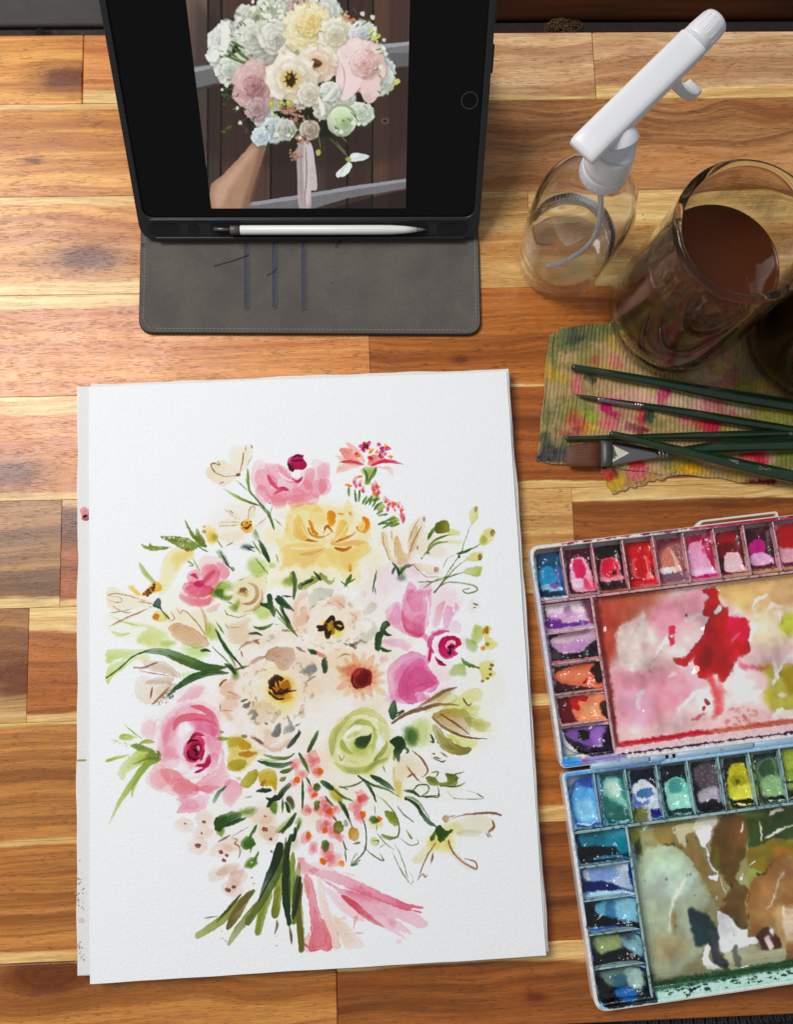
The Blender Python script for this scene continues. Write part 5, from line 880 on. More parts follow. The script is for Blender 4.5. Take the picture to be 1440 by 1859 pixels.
    for q in [(900,540,930,520,972,528,960,542,920,548),(905,548,890,560,862,585,866,602,890,590,915,565),(900,550,912,565,900,590,880,600,880,585),(905,540,915,520,940,520,930,535)]: B((.90,.94,.93), *q, soft=1)
    S((.65,.74,.74), 3, 905,548, 885,575, 872,598, a=.7); S((.65,.74,.74), 3, 915,540, 960,530, a=.7); E((.62,.68,.28), 902,540, 10,8)
    for i in range(70):
        th = rs.rand()*6.28; x, y = 745+(rk:=rs.uniform(.94,1.1))*255*math.cos(th), 225+rk*215*math.sin(th); a = th+rs.uniform(-.6,.6); l = rs.uniform(10,26)
        S(tuple(v*rs.uniform(.7,1.25) for v in (.36,.44,.24)), rs.uniform(3,6), x,y, x+l*.5*math.cos(a)+2,y+l*.5*math.sin(a), x+l*math.cos(a),y+l*math.sin(a), a=.8)
        if i % 2: B((.93,.94,.90), x+l*math.cos(a),y+l*math.sin(a), x+l*1.3*math.cos(a+.3),y+l*1.3*math.sin(a+.3), x+l*1.7*math.cos(a),y+l*1.7*math.sin(a), x+l*1.3*math.cos(a-.3),y+l*1.3*math.sin(a-.3), soft=1, a=.85)
    # lens softness, sensor grain
    cv.warp(.7, 12); a_ = cv.a; cv.a = (a_*4+np.roll(a_,1,0)+np.roll(a_,-1,0)+np.roll(a_,1,1)+np.roll(a_,-1,1))/8
    cv.a[:] = np.clip(cv.a*(1+.05*cv.fine[..., None]), 0, 1)

# ------------------------------------------------------------------ tablet in its folio case
PHI, YAW = math.radians(40), -.012
TO = np.array([-.0325, .3075, .006])
TU = np.array([math.cos(YAW), math.sin(YAW), 0]); _tf = np.array([-math.sin(YAW), math.cos(YAW), 0])
TT = _tf*math.sin(PHI)+np.array([0, 0, math.cos(PHI)]); TN = np.cross(TU, TT)
def TL(u, w, n=0.0): return tuple(TO+TU*u*.001+TT*w*.001+TN*n*.001)      # millimetres in the tablet's own plane
def tab_prism(poly, n0, n1):
    k = len(poly); v = [TL(a, b, n0) for a, b in poly]+[TL(a, b, n1) for a, b in poly]
    return v, [tuple(range(k-1,-1,-1)), tuple(range(k, 2*k))]+[(i,(i+1)%k,k+(i+1)%k,k+i) for i in range(k)]
def tab_box(u0, u1, w0, w1, n0, n1): return tab_prism([(u0,w0),(u1,w0),(u1,w1),(u0,w1)], n0, n1)
def tab_ring(outer, inner, n0, n1):
    k = len(outer); v = [TL(a,b,n0) for a,b in outer]+[TL(a,b,n1) for a,b in outer]+[TL(a,b,n0) for a,b in inner]+[TL(a,b,n1) for a,b in inner]
    f = []
    for i in range(k):
        j = (i+1) % k
        f += [(i,j,k+j,k+i), (k+i,k+j,3*k+j,3*k+i), (2*k+j,2*k+i,3*k+i,3*k+j), (j,i,2*k+i,2*k+j)]
    return v, f
M_CASE = plain('black_rubber', C(26, 26, 28), .45, 400, .2, .0001); M_DARK = plain('hollow_shade', C(4, 4, 4), .8)
case = thing('tablet_case', tuple(TO*np.array([1,1,0])), 'open black folio tablet case with a grey suede-lined flap lying flat', 'tablet case')
rr = lambda u0,u1,w0,w1,r: rounded([(u0,w0),(u1,w0),(u1,w1),(u0,w1)], r, 8)
out_ = rr(-127.5,126.5,0,198,[13,13,11,11]); inn = rr(-122.8,121.8,17.6,191,[8,8,8,8])
soften(obj('frame', *tab_ring(out_, inn, -11.5, 1.6), M_CASE, case), .0011, 3)
v, f = tab_prism(rr(-126,125,1.5,196.5,11), -11.2, -9.2); obj('back_plate', v, f, M_CASE, case)
# stylus tray along the bottom: flat black patches on the lower bar paint the recesses' shade
# the lower bar stays flat under the patches, with raised lips
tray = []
for nm, u0, u1 in [('tray_shade_patch',-121,-97.5), ('tray_shade_patch',-91.5,-82.5), ('tray_shade_patch',-75.5,88.5), ('tray_shade_patch',94,118.5)]:
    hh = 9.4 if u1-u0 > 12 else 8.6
    v, f = tab_prism(rounded([(u0,9-hh/2),(u1,9-hh/2),(u1,9+hh/2),(u0,9+hh/2)], 4.2, 5), 1.62, 1.72); obj('tray_shade_patch', v, f, M_DARK, case)
v, f = join(tab_box(-119,118,15.2,17.2,1.5,3.2)); soften(obj('tray_lip', v, f, M_CASE, case), .0008, 3)
v, f = join(tab_box(-116,115,.8,3.4,1.5,3.6)); soften(obj('tray_lip', v, f, M_CASE, case), .0008, 3)
v, f = tab_box(126.3,128.2,118,136,-7,-2.5); soften(obj('side_button', v, f, M_CASE, case), .0008, 2)
v, f = tab_box(126.3,128.0,150,158,-7,-2.5); soften(obj('side_button', v, f, M_CASE, case), .0008, 2)
# flap
def suede():
    t = NT('grey_suede'); p = t.objco()
    n = t.noise(p, 22, 5, .62); n2 = t.noise(p, 900, 3, .6); n3 = t.noise(p, 9, 3, .55)
    col = t.mix(t.ramp(n, .25, .75), C(86, 81, 76), C(104, 98, 92))
    col = t.mix(t.ramp(n3, .55, .75, 0, .25), col, C(84, 82, 82)); col = t.mix(t.ramp(n2, .3, .7, .25, 0), col, C(50, 46, 43))
    sp = t.noise(p, 75, 1, .3); col = t.mix(t.ramp(sp, .76, .80, 0, .7), col, C(52, 38, 36))
    t.bsdf(Base_Color=col, Roughness=.92, Specular_IOR_Level=.2, Sheen_Weight=.25, Normal=t.bump(n2, .0004, .5)); return t.m
M_SUEDE = suede()
g0 = P(256, 414, .0035); g1 = P(869, 414, .0035); g2 = P(873, 606, .0035); g3 = P(252, 603, .0035)
bk = np.array([-math.sin(YAW), math.cos(YAW), 0])*.165
flp = rounded([g3[:2], g2[:2], (g1+bk)[:2], (g0+bk)[:2]], [.0115,.0115,.008,.008], 8)
flp_o = rounded([(g3+[-.0007,-.0009,0])[:2], (g2+[.0007,-.0009,0])[:2], (g1+bk+[.0007,0,0])[:2], (g0+bk+[-.0007,0,0])[:2]], [.012,.012,.008,.008], 8)
v, f = prism_vf(flp_o, .0003, .0030); soften(obj('cover_shell', v, f, plain('black_leatherette', C(30, 29, 30), .55, 900, .3, .0002), case), .0008, 2)
v, f = prism_vf(flp, .00305, .0037); flap = soften(obj('flap_lining', v, f, M_SUEDE, case), .0003, 1)
M_GROOVE = plain('slate_groove', C(58, 60, 72), .8, 300, .15)
for px, y0, y1 in [(447, 438, 561), (498, 437, 561), (551, 436, 563)]:
    a = P(px, y0, .0037); b = P(px+.5, y1, .0037); w = .0019
    poly = rounded([(b[0]-w,b[1]),(b[0]+w,b[1]),(a[0]+w,a[1]),(a[0]-w,a[1])], .0018, 5)
    v, f = prism_vf(poly, .0037, .00385); g = obj('groove', v, f, M_GROOVE, flap)
    ring = [(x, y, .0039) for x, y in poly]; v, f = tube_vf(ring+[ring[0]], .00042, 6, False); obj('groove_shade_rim', v, f, M_SUEDE, flap, True)  # raised ring added to shade the flat strip so it looks sunken
# stitching round the flap, one mesh per side would hide the single stitches: each stitch is a tiny dash
M_THREAD = plain('grey_thread', C(150, 146, 140), .8)
ins_ = rounded([(g3+[.0032,.0028,0])[:2], (g2+[-.0032,.0028,0])[:2], (g1+[-.0032,.0,0])[:2], (g0+[.0032,0,0])[:2]], [.009,.009,.001,.001], 8)
path = [np.array(q) for q in ins_]; path = path+[path[0]]; V = []; Fc = []
acc = 0; 
for a, b in zip(path[:-1], path[1:]):
    L = np.linalg.norm(b-a); d = (b-a)/max(L, 1e-9)
    while acc < L:
        s_ = a+d*acc; e_ = a+d*min(L, acc+.0019)
        if s_[1] < P(500, 425)[1]:
            vv, ff = tube_vf([(*s_, .0038), (*e_, .0038)], .00020, 5); o_ = len(V); V += vv; Fc += [tuple(i_+o_ for i_ in q) for q in ff]
        acc += .0030
    acc -= L
obj('stitching', V, Fc, M_THREAD, flap, kind='stuff')
# rear support panel from the back of the table flap up to the tablet
r0 = g0+bk+np.array([.004,-.004,0]); r1 = g1+bk+np.array([-.004,-.004,0])
s0 = np.array(TL(-124,110,-11.6)); s1 = np.array(TL(123,110,-11.6)); nb = np.array([0, .0022, .0012])
v = [tuple(r0+[0,0,.0006]), tuple(r1+[0,0,.0006]), tuple(s1), tuple(s0)]; v += [tuple(np.array(q)+nb) for q in v]
obj('rear_support', v, [(0,1,2,3),(7,6,5,4),(0,4,5,1),(1,5,6,2),(2,6,7,3),(3,7,4,0)], M_CASE, case)
# two loose hairs on the flap
for pts in [[(388,483),(420,474),(452,463)], [(484,500),(495,495),(503,486)]]:
    q = [tuple(P(x, y, .0042)) for x, y in pts]; v, f = tube_vf(q, .00022, 5); h = obj('hair', v, f, plain('dark_hair', C(24, 20, 20), .5), None, True, origin=q[0])
    h['label'] = 'long dark hair lying across the left groove of the grey flap' if pts[0][0] < 400 else 'short dark hair by the middle groove of the grey flap'; h['category'] = 'hair'
# tablet
M_GLASS = NT('black_screen_glass'); M_GLASS.bsdf(Base_Color=C(4, 4, 6), Roughness=.05, Specular_IOR_Level=.22); M_GLASS = M_GLASS.m
tab = thing('tablet', tuple(TO*np.array([1,1,0])+[0,.012,.012]), 'black tablet showing a photo of a wedding bouquet on its screen', 'tablet')
v, f = tab_prism(rr(-122.5,121.5,18,190.8,8), -9, -.4); obj('tablet_body', v, f, plain('dark_aluminium', C(60, 60, 64), .35, Metallic=1.0), tab)
v, f = tab_prism(rr(-122.2,121.2,18.2,190.5,7.5), -.38, .25); scr = soften(obj('screen_glass', v, f, M_GLASS, tab), .0003, 2)
U0, U1, W0, W1, TPX = -72.5, 70.6, 24.3, 181.0, 4.2
def _smap(x, y):
    d = CAMR@np.array([x-720.0, -(y-929.5), -FPX]); o = np.array([0, 0, CAMH]); t = ((TO-o)@TN)/(d@TN); q = o+d*t-TO
    return ((q@TU*1000-U0)*TPX, (W1-q@TT*1000)*TPX)
cvS = Canvas('bouquet_photo', int((U1-U0)*TPX), int((W1-W0)*TPX), (.2, .16, .14), _smap, 5, unit=.75)
paint_photo(cvS); IMG_S = cvS.make()
t = NT('lit_display'); uvn = t.t.nodes.new('ShaderNodeTexCoord').outputs['UV']; im = t.image(IMG_S, uvn)
t.bsdf(Base_Color=(.006,.006,.006), Roughness=.05, Specular_IOR_Level=.2, Emission_Color=im.outputs[0], Emission_Strength=.92)
v = [TL(U0,W0,.30), TL(U1,W0,.30), TL(U1,W1,.30), TL(U0,W1,.30)]; v += [TL(U0,W0,.262), TL(U1,W0,.262), TL(U1,W1,.262), TL(U0,W1,.262)]
obj('display_photo', v, [(0,1,2,3),(7,6,5,4),(0,4,5,1),(1,5,6,2),(2,6,7,3),(3,7,4,0)], t.m, tab, uv=[(0,0),(1,0),(1,1),(0,1)]*2)
ho = [(113.2+5.9*math.cos(a*math.pi/16), 101.3+5.9*math.sin(a*math.pi/16)) for a in range(32)]; hi_ = [(113.2+5.3*math.cos(a*math.pi/16), 101.3+5.3*math.sin(a*math.pi/16)) for a in range(32)]
hb = obj('home_button', *tab_prism(hi_, .26, .30), M_GLASS, tab); obj('button_ring', *tab_ring(ho, hi_, .26, .42), plain('graphite_ring', C(54, 54, 58), .4), hb)
# stylus in the tray
sty = thing('stylus', TL(0, 9, 2), 'white stylus lying in the slot along the bottom of the black case', 'stylus')
M_WHITE = plain('white_plastic', C(228, 228, 224), .35); M_GREYP = plain('grey_plastic', C(96, 94, 92), .5)
def su(a, w=9.2, n=3.9): return TL(a, w, n)
v, f = tube_vf([su(-52.5), su(-52), su(50), su(60), su(70), su(79)], [.0030,.0034,.0034,.0033,.0027,.0017], 24); obj('barrel', v, f, M_WHITE, sty, True)
v, f = tube_vf([su(79.05), su(83), su(86.2)], [.0017,.0011,.0004], 16); obj('tip', v, f, M_GREYP, sty, True)
v, f = tube_vf([su(-60), su(-59.6), su(-52.6)], [.0027,.0032,.0032], 24); obj('cap', v, f, plain('grey_cap', C(84, 80, 78), .4), sty, True)
v, f = tube_vf([su(-72,9.8,3.4), su(-60.1,9.6,4)], [.0013,.0013], 10); obj('connector', v, f, plain('dull_metal', C(110, 108, 106), .4, Metallic=.7), sty, True)

# ------------------------------------------------------------------ spray bottle
def glass(name, col=(1,1,1), ior=1.14, gloss_ior=1.5):
    """clear glass: light bends a little through it, the surface mirrors like real glass"""
    t = NT(name); g = t.n('BsdfGlass', None, Color=col, Roughness=0.0, IOR=ior).outputs[0]
    r = t.n('BsdfGlossy', None, Color=(1,1,1), Roughness=0.02).outputs[0]; f = t.math('MULTIPLY', t.n('Fresnel', None, IOR=gloss_ior).outputs[0], t.math('SUBTRACT', 1, t.t.nodes.new('ShaderNodeNewGeometry').outputs['Backfacing']))
    m = t.t.nodes.new('ShaderNodeMixShader'); t.set(m.inputs[0], f); t.set(m.inputs[1], g); t.set(m.inputs[2], r); t.t.links.new(m.outputs[0], t.out.inputs[0]); return t.m
BX, BY = .1575, .2925
bot = thing('spray_bottle', (BX, BY, 0), 'clear glass spray bottle with white trigger head, a little water inside', 'spray bottle')
M_CLEAR = glass('clear_glass', (.998,.999,.998), 1.12, 1.65); M_WATER = glass('clear_water', (.998,.999,1.0), 1.08, 1.33)
R = .0348
outer = [(0,.0012),(.012,.0008),(.024,.0002),(.0308,.0003),(.0334,.0022),(R,.0060),(R,.0400),(R,.0780),(.0344,.0880),(.0324,.0975),(.0284,.1055),(.0230,.1115),(.0178,.1155),(.0148,.1195),(.0130,.1250),(.0126,.1330),(.0126,.1440)]
inner = [(.0108,.1440),(.0108,.1330),(.0110,.1250),(.0126,.1195),(.0158,.1145),(.0205,.1095),(.0266,.1035),(.0305,.0960),(.0325,.0870),(.0329,.0780),(.0329,.0400),(.0327,.0120),(.0305,.0088),(.0200,.0075),(0,.0070)]
v, f = lathe_vf(outer+inner, BX, BY, 96); obj('glass_body', v, f, M_CLEAR, bot, True)
wat = [(0,.0071),(.0200,.0076),(.0304,.0089),(.03260,.0122),(.03280,.0395),(.0323,.0391),(.0311,.0388),(0,.0387)]
v, f = lathe_vf(wat, BX, BY, 96); obj('water', v, f, M_WATER, bot, True)
M_SPRAY = NT('white_pump_plastic'); M_SPRAY.bsdf(Base_Color=C(222, 223, 226), Roughness=.34, Subsurface_Weight=.05, Subsurface_Radius=(.004,.004,.004)); M_SPRAY = M_SPRAY.m
# collar with ridges
prof = [(.0130,.1290),(.0150,.1291),(.0153,.1298),(.0153,.1380),(.0150,.1400),(.0146,.1404),(.0147,.1412),(.0150,.1420),(.0148,.1450),(.0140,.1500),(.0132,.1560),(.0126,.1600),(0,.1601)]
v, f = lathe_vf(prof, BX, BY, 64); col_ = obj('collar', v, f, M_SPRAY, bot, True)
for i in range(22):
    a = i/22*6.2832; c = Vector((BX+.0151*math.cos(a), BY+.0151*math.sin(a), .1296))
    v, f = tube_vf([c, c+Vector((0,0,.0045))], [.0005,.0003], 6); obj('grip_ridge', v, f, M_SPRAY, col_, True)
# spray head: a long flat bar set at 45 degrees
A0 = np.array(P(1066, 262, .178)); A1 = np.array(P(1264, 68, .186)); hd = _n((A1-A0)); side = _n(np.cross(hd, (0,0,1))); hup = np.cross(side, hd)
HL = np.linalg.norm(A1-A0)
def HP(s, w, h): return tuple(A0+hd*s+side*w+hup*h)
def headloft(sec):
    """sections (s, halfwidth, z0, z1), rounded box cross-section"""
    V = []; Fc = []; n = 24
    for s, hw, z0, z1 in sec:
        for k in range(n):
            a = 2*math.pi*k/n; ca, sa = math.cos(a), math.sin(a)
            e = 5.0; rr_ = (abs(ca)**e+abs(sa)**e)**(-1/e)
            V.append(HP(s, hw*ca*rr_, (z0+z1)/2+(z1-z0)/2*sa*rr_))
    for i in range(len(sec)-1):
        for k in range(n): a, b = i*n+k, i*n+(k+1) % n; Fc.append((a, b, b+n, a+n))
    Fc.append(tuple(range(n-1,-1,-1))); Fc.append(tuple(range((len(sec)-1)*n, len(sec)*n)))
    return V, Fc
hw = .0098
v, f = headloft([(-.0040,hw*.80,-.0065,-.0035),(-.0032,hw*.95,-.0085,-.0022),(0,hw,-.0110,-.0008),(.010,hw,-.0120,0),(HL*.5,hw,-.0125,.0004),(HL-.001,hw,-.0115,0),(HL,hw*.97,-.0113,-.0002)])
soften(obj('spray_head', v, f, M_SPRAY, bot), .0006, 2, 50)
# nozzle
n0 = A0+hd*(HL+.0002)-hup*.0058; npth = [n0, n0+hd*.001, n0+hd*.004, n0+hd*.016, n0+hd*.0185, n0+hd*.0192]
v, f = tube_vf([tuple(q) for q in npth], [.0090,.0094,.0093,.0088,.0082,.0066], 28, True, 1.0, tuple(hup)); nz = obj('nozzle', v, f, M_SPRAY, bot, True)
for i in range(16):
    a = i/16*6.283; c = n0+side*.0091*math.cos(a)+hup*.0091*math.sin(a)
    v, f = tube_vf([tuple(c+hd*.004), tuple(c-(side*math.cos(a)+hup*math.sin(a))*.0005+hd*.0155)], [.00045,.00035], 5); obj('nozzle_rib', v, f, M_SPRAY, nz, True)
# throat between collar and head, pump cylinder
ax = np.array([BX, BY, .1480]); sA = (ax-A0)@hd
th_ = [(BX,BY,.1560),(BX,BY,.1600),tuple(np.array([BX,BY,.1660])+hd*.002),HP(sA+.004,0,-.009)]
v, f = tube_vf(th_, [.0128,.0124,.0112,.0098], 28); obj('throat', v, f, M_SPRAY, bot, True)
v, f = headloft([(sA-.012,.0060,-.018,-.010),(sA-.008,.0078,-.023,-.010),(sA+.012,.0084,-.026,-.010),(sA+.030,.0080,-.023,-.010),(sA+.044,.0072,-.018,-.010),(sA+.052,.0066,-.014,-.010)]); soften(obj('pump_housing', v, f, M_SPRAY, bot), .0006, 2, 50)
# trigger: a curved blade hanging below the front of the head
tp_ = _spline(np.array([HP(HL-.030,0,-.009), P(1214,128,.160), P(1222,148,.150), P(1234,162,.142), P(1250,166,.138), P(1264,156,.139)]), False, 5)
v = []; f = []; nt = len(tp_)
for i, q in enumerate(tp_):
    tg = _n(tp_[min(i+1, nt-1)]-tp_[max(i-1, 0)]); nb_ = _n(np.cross(side, tg)); hw_ = .0066-.0012*i/nt; th2 = .0027
    for a_, b_ in ((-1,-1),(1,-1),(1,1),(-1,1)): v.append(tuple(q+side*hw_*a_+nb_*th2*b_))
for i in range(nt-1):
    for k in range(4): a_, b_ = i*4+k, i*4+(k+1) % 4; f.append((a_, b_, b_+4, a_+4))
f += [(3,2,1,0), tuple(range(nt*4-4, nt*4))]; back = []; F2 = f
soften(obj('trigger', v+back, F2, M_SPRAY, bot), .0006, 2)
# dip tube, curving to the front left as the photo shows
t_ = NT('milky_tube'); t_.bsdf(Base_Color=C(238, 242, 246), Roughness=.3, Transmission_Weight=.55, IOR=1.4)
dp = _spline(np.array([(BX+.001,BY,.140),(BX+.004,BY-.001,.110),(BX+.011,BY-.004,.080),(BX+.014,BY-.006,.052),(BX+.009,BY-.009,.032),(BX-.003,BY-.012,.018),(BX-.014,BY-.012,.0105)]), False, 6)
v, f = tube_vf([tuple(q) for q in dp], .0019, 14); obj('dip_tube', v, f, t_.m, bot, True)

# ------------------------------------------------------------------ two water jars
def jar_glass():
    """thick glass, tinted for the dark edges of refraction, a thin dried paint film high on its wall"""
    t = NT('smeared_jar_glass'); p = t.objco()
    n = t.noise(t.scale(p, 70, 70, 40), 1, 4, .6); n2 = t.noise(t.scale(p, 420, 420, 160), 1, 3, .6)
    sz = t.t.nodes.new('ShaderNodeSeparateXYZ'); t.set(sz.inputs[0], p)
    band = t.math('MULTIPLY', t.ramp(sz.outputs[2], .092, .104), t.ramp(sz.outputs[2], .132, .142, 1, 0))
    film = t.math('MULTIPLY', t.ramp(t.math('ADD', t.math('MULTIPLY', n, .6), t.math('MULTIPLY', n2, .4)), .42, .68, .03, .34), band)
    g = t.n('BsdfGlass', None, Color=(.90,.88,.85), Roughness=0.0, IOR=1.09).outputs[0]  # tint put into the glass stands in for refraction's darkening
    r = t.n('BsdfGlossy', None, Color=(1,1,1), Roughness=0.02).outputs[0]; fr = t.math('MULTIPLY', t.n('Fresnel', None, IOR=1.27).outputs[0], t.math('SUBTRACT', 1, t.t.nodes.new('ShaderNodeNewGeometry').outputs['Backfacing']))
    m0 = t.t.nodes.new('ShaderNodeMixShader'); t.set(m0.inputs[0], fr); t.set(m0.inputs[1], g); t.set(m0.inputs[2], r)
    d = t.n('BsdfDiffuse', None, Color=t.mix(t.ramp(n2, .35, .65), C(60, 46, 28), C(150, 128, 96)), Roughness=.5).outputs[0]
    m = t.t.nodes.new('ShaderNodeMixShader'); t.set(m.inputs[0], film); t.set(m.inputs[1], m0.outputs[0]); t.set(m.inputs[2], d)
    t.t.links.new(m.outputs[0], t.out.inputs[0]); return t.m
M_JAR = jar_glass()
def murky(name, col, dens):
    """paint water: clear surface, coloured depth"""
    t = NT(name); g = t.n('BsdfGlass', None, Color=(1,1,1), Roughness=0.0, IOR=1.14).outputs[0]
    r = t.n('BsdfGlossy', None, Color=(1,1,1), Roughness=0.02).outputs[0]; fr = t.math('MULTIPLY', t.n('Fresnel', None, IOR=1.33).outputs[0], t.math('SUBTRACT', 1, t.t.nodes.new('ShaderNodeNewGeometry').outputs['Backfacing']))
    d = t.n('BsdfDiffuse', None, Color=tuple(c*k for c, k in zip(col, (.14, .085, .05)))).outputs[0]
    m1 = t.t.nodes.new('ShaderNodeMixShader'); t.set(m1.inputs[0], .72); t.set(m1.inputs[1], g); t.set(m1.inputs[2], d)
    m0 = t.t.nodes.new('ShaderNodeMixShader'); t.set(m0.inputs[0], fr); t.set(m0.inputs[1], m1.outputs[0]); t.set(m0.inputs[2], r); t.t.links.new(m0.outputs[0], t.out.inputs[0])
    v = t.n('VolumeAbsorption', None, Color=col, Density=dens).outputs[0]; t.t.links.new(v, t.out.inputs[1]); return t.m
def jar(cx, cy, r, h, level, label, wcol, wname, labelw):
    j = thing('water_jar', (cx, cy, 0), label, 'jar', 'painting water jars')
    o_ = [(0,.0016),(r*.72,.0012),(r-.006,.0004),(r-.002,.0008),(r+.0018,.0035),(r+.0038,.009),(r+.0040,.018),(r+.0030,.05),(r+.0010,.085),(r,h-.022),(r-.0004,h-.012),(r+.0002,h-.006),(r+.0002,h-.0025),(r-.0008,h-.0008),(r-.0024,h)]
    i_ = [(r-.0040,h-.0006),(r-.0052,h-.0026),(r-.0050,h-.006),(r-.0032,h-.012),(r-.0030,h-.022),(r-.0020,.085),(r+.0000,.05),(r+.0006,.016),(r-.002,.0085),(r-.014,.0066),(0,.0060)]
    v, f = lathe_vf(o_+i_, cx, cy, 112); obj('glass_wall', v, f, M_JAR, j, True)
    ri = r-.0026
    w_ = [(0,.0061),(r-.0142,.0067),(r-.0024,.0087),(r+.0004,.0165),(r-.0002,.05),(r-.0022,.085),(ri,level),(ri-.0006,level-.0006),(ri-.002,level-.0009),(0,level-.0010)]
    v, f = lathe_vf(w_, cx, cy, 96); w = obj('paint_water', v, f, murky(wname, wcol, 60), j, True); w['label'] = labelw
    return j
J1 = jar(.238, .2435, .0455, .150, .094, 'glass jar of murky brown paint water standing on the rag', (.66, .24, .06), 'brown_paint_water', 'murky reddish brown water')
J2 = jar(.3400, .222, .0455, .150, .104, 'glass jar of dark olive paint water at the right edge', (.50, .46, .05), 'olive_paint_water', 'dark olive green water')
q = P(1290, 533, .146); 

# ------------------------------------------------------------------ stained ribbed rag
for j_ in (J1, J2): j_.location.z += .0030
def _cmap(x, y):
    d = P(x, y, .002); return ((d[0]-.10)*4200, (.30-d[1])*4200)
cvC = Canvas('rag_stains', int(.30*4200), int(.20*4200), (.60, .50, .34), _cmap, 9, unit=1.2)
def paint_rag(cv):
    def E(c, x, y, rx, ry, r=0, **k):
        k.setdefault('mode','over'); k.setdefault('soft',10); k.setdefault('edge',.0); k.setdefault('a',.8); k.setdefault('wob',4); k.setdefault('var',.3); cv.E(c, x, y, rx, ry, r, jit=.25, **k)
    cv.view(960, 540, 3.0); rs_ = np.random.RandomState(31)
    tan=(.62,.52,.36); ol=(.46,.44,.24); gr=(.33,.36,.22); dg=(.17,.22,.17); pk=(.70,.36,.38); mgt=(.62,.10,.30); rd=(.68,.14,.18); dr=(.34,.06,.10); ye=(.68,.55,.14); yg=(.52,.54,.20); bl=(.14,.17,.22); lt=(.70,.62,.50); rose=(.74,.56,.52)
    for c,x,y,rx,ry in [(ol,120,330,60,160),(tan,110,460,40,90),(gr,260,230,90,90),(dg,250,210,50,60),(gr,380,190,80,60),(ol,330,330,70,70),(tan,480,330,80,60),((.55,.45,.30),300,440,90,60),(lt,830,600,170,60),(rose,600,560,170,70),((.58,.44,.32),560,640,160,60),(ol,250,600,90,60),((.46,.46,.20),230,640,80,50),(gr,140,660,60,70),(dg,120,780,50,70),(bl,90,860,50,40),(bl,180,850,50,60),(gr,220,780,50,60),(tan,150,740,30,90),((.55,.46,.30),760,690,140,60),(ol,700,690,60,40),(yg,1330,640,110,60),(yg,1080,690,50,40),(lt,1130,610,80,40),(rose,960,600,70,50),((.62,.50,.36),820,900,260,60),((.6,.45,.25),560,980,130,50),(yg,860,900,60,50),(gr,1400,880,80,60),((.42,.44,.16),1390,860,70,50),(lt,960,400,110,70),(yg,1180,480,80,60),((.5,.44,.3),1180,420,90,60)]: E(c,x,y,rx,ry)
    for c,x,y,rx,ry,r in [(pk,470,350,50,44,20),(pk,265,480,30,60,0),(mgt,730,530,34,60,10),(mgt,450,625,60,26,35),(mgt,420,600,26,22,0),(pk,420,690,60,40,0),(rd,620,660,34,30,20),(dr,580,715,70,24,10),(dr,560,700,34,22,0),(rd,960,690,90,36,0),(rd,1000,695,40,40,0),(pk,880,640,70,40,0),(pk,1010,580,60,40,0),((.72,.60,.10),330,712,44,16,0),((.14,.24,.18),270,720,30,18,0),(dg,340,440,24,24,0),(dg,660,650,26,40,0),(rd,1250,880,90,44,0),(dr,1260,1010,90,16,0),(rd,590,920,60,40,0),(pk,600,960,60,34,0),(ye,860,930,120,30,5),((.78,.55,.06),880,935,50,20,0),(ye,470,1000,50,50,0),(rd,440,960,50,30,10),(pk,1100,660,40,40,0),(yg,330,650,60,40,20),((.6,.5,.15),220,870,18,40,0)]: E(c,x,y,rx,ry,r,soft=6,a=.85)
    for i in range(70):
        c = [pk,rd,ye,yg,gr,mgt,rose,dg,ol,lt][rs_.randint(10)]; E(c, rs_.uniform(60,1440), rs_.uniform(120,1000), rs_.uniform(20,90), rs_.uniform(14,50), rs_.uniform(0,90), soft=14, a=.42)
    cv.warp(5, 14); cv.a *= (1+.12*cv.mid[...,None])*1.22
    np.clip(cv.a, 0, 1, cv.a)
paint_rag(cvC); IMG_C = cvC.make()
t = NT('stained_cotton'); uvn = t.t.nodes.new('ShaderNodeTexCoord').outputs['UV']; n_ = t.noise(t.objco(), 1800, 3, .6)
cc = t.mix(t.ramp(n_, .3, .7, .30, 0), t.image(IMG_C, uvn).outputs[0], (.03,.02,.015))
t.bsdf(Base_Color=cc, Roughness=.95, Specular_IOR_Level=.15, Normal=t.bump(n_, .0005, .6)); M_RAG = t.m
def cuv(v): return [((x-.10)/.30, 1-(.30-y)/.20) for x, y, z in v]
rag = thing('paint_rag', tuple(P(1200, 730)), 'crumpled ribbed rag stained olive, pink and yellow under the brushes', 'rag')
def lerp_curve(pts, t):
    xs = [p[0] for p in pts]; return np.interp(t, xs, [p[1] for p in pts]), np.interp(t, xs, [p[2] for p in pts])
def smooth_rows(pts):
    q = _spline(np.array(pts, float), False, 8); tt = np.linspace(0, 1, len(q)); return [(a, b[0], b[1]) for a, b in zip(tt, q)]
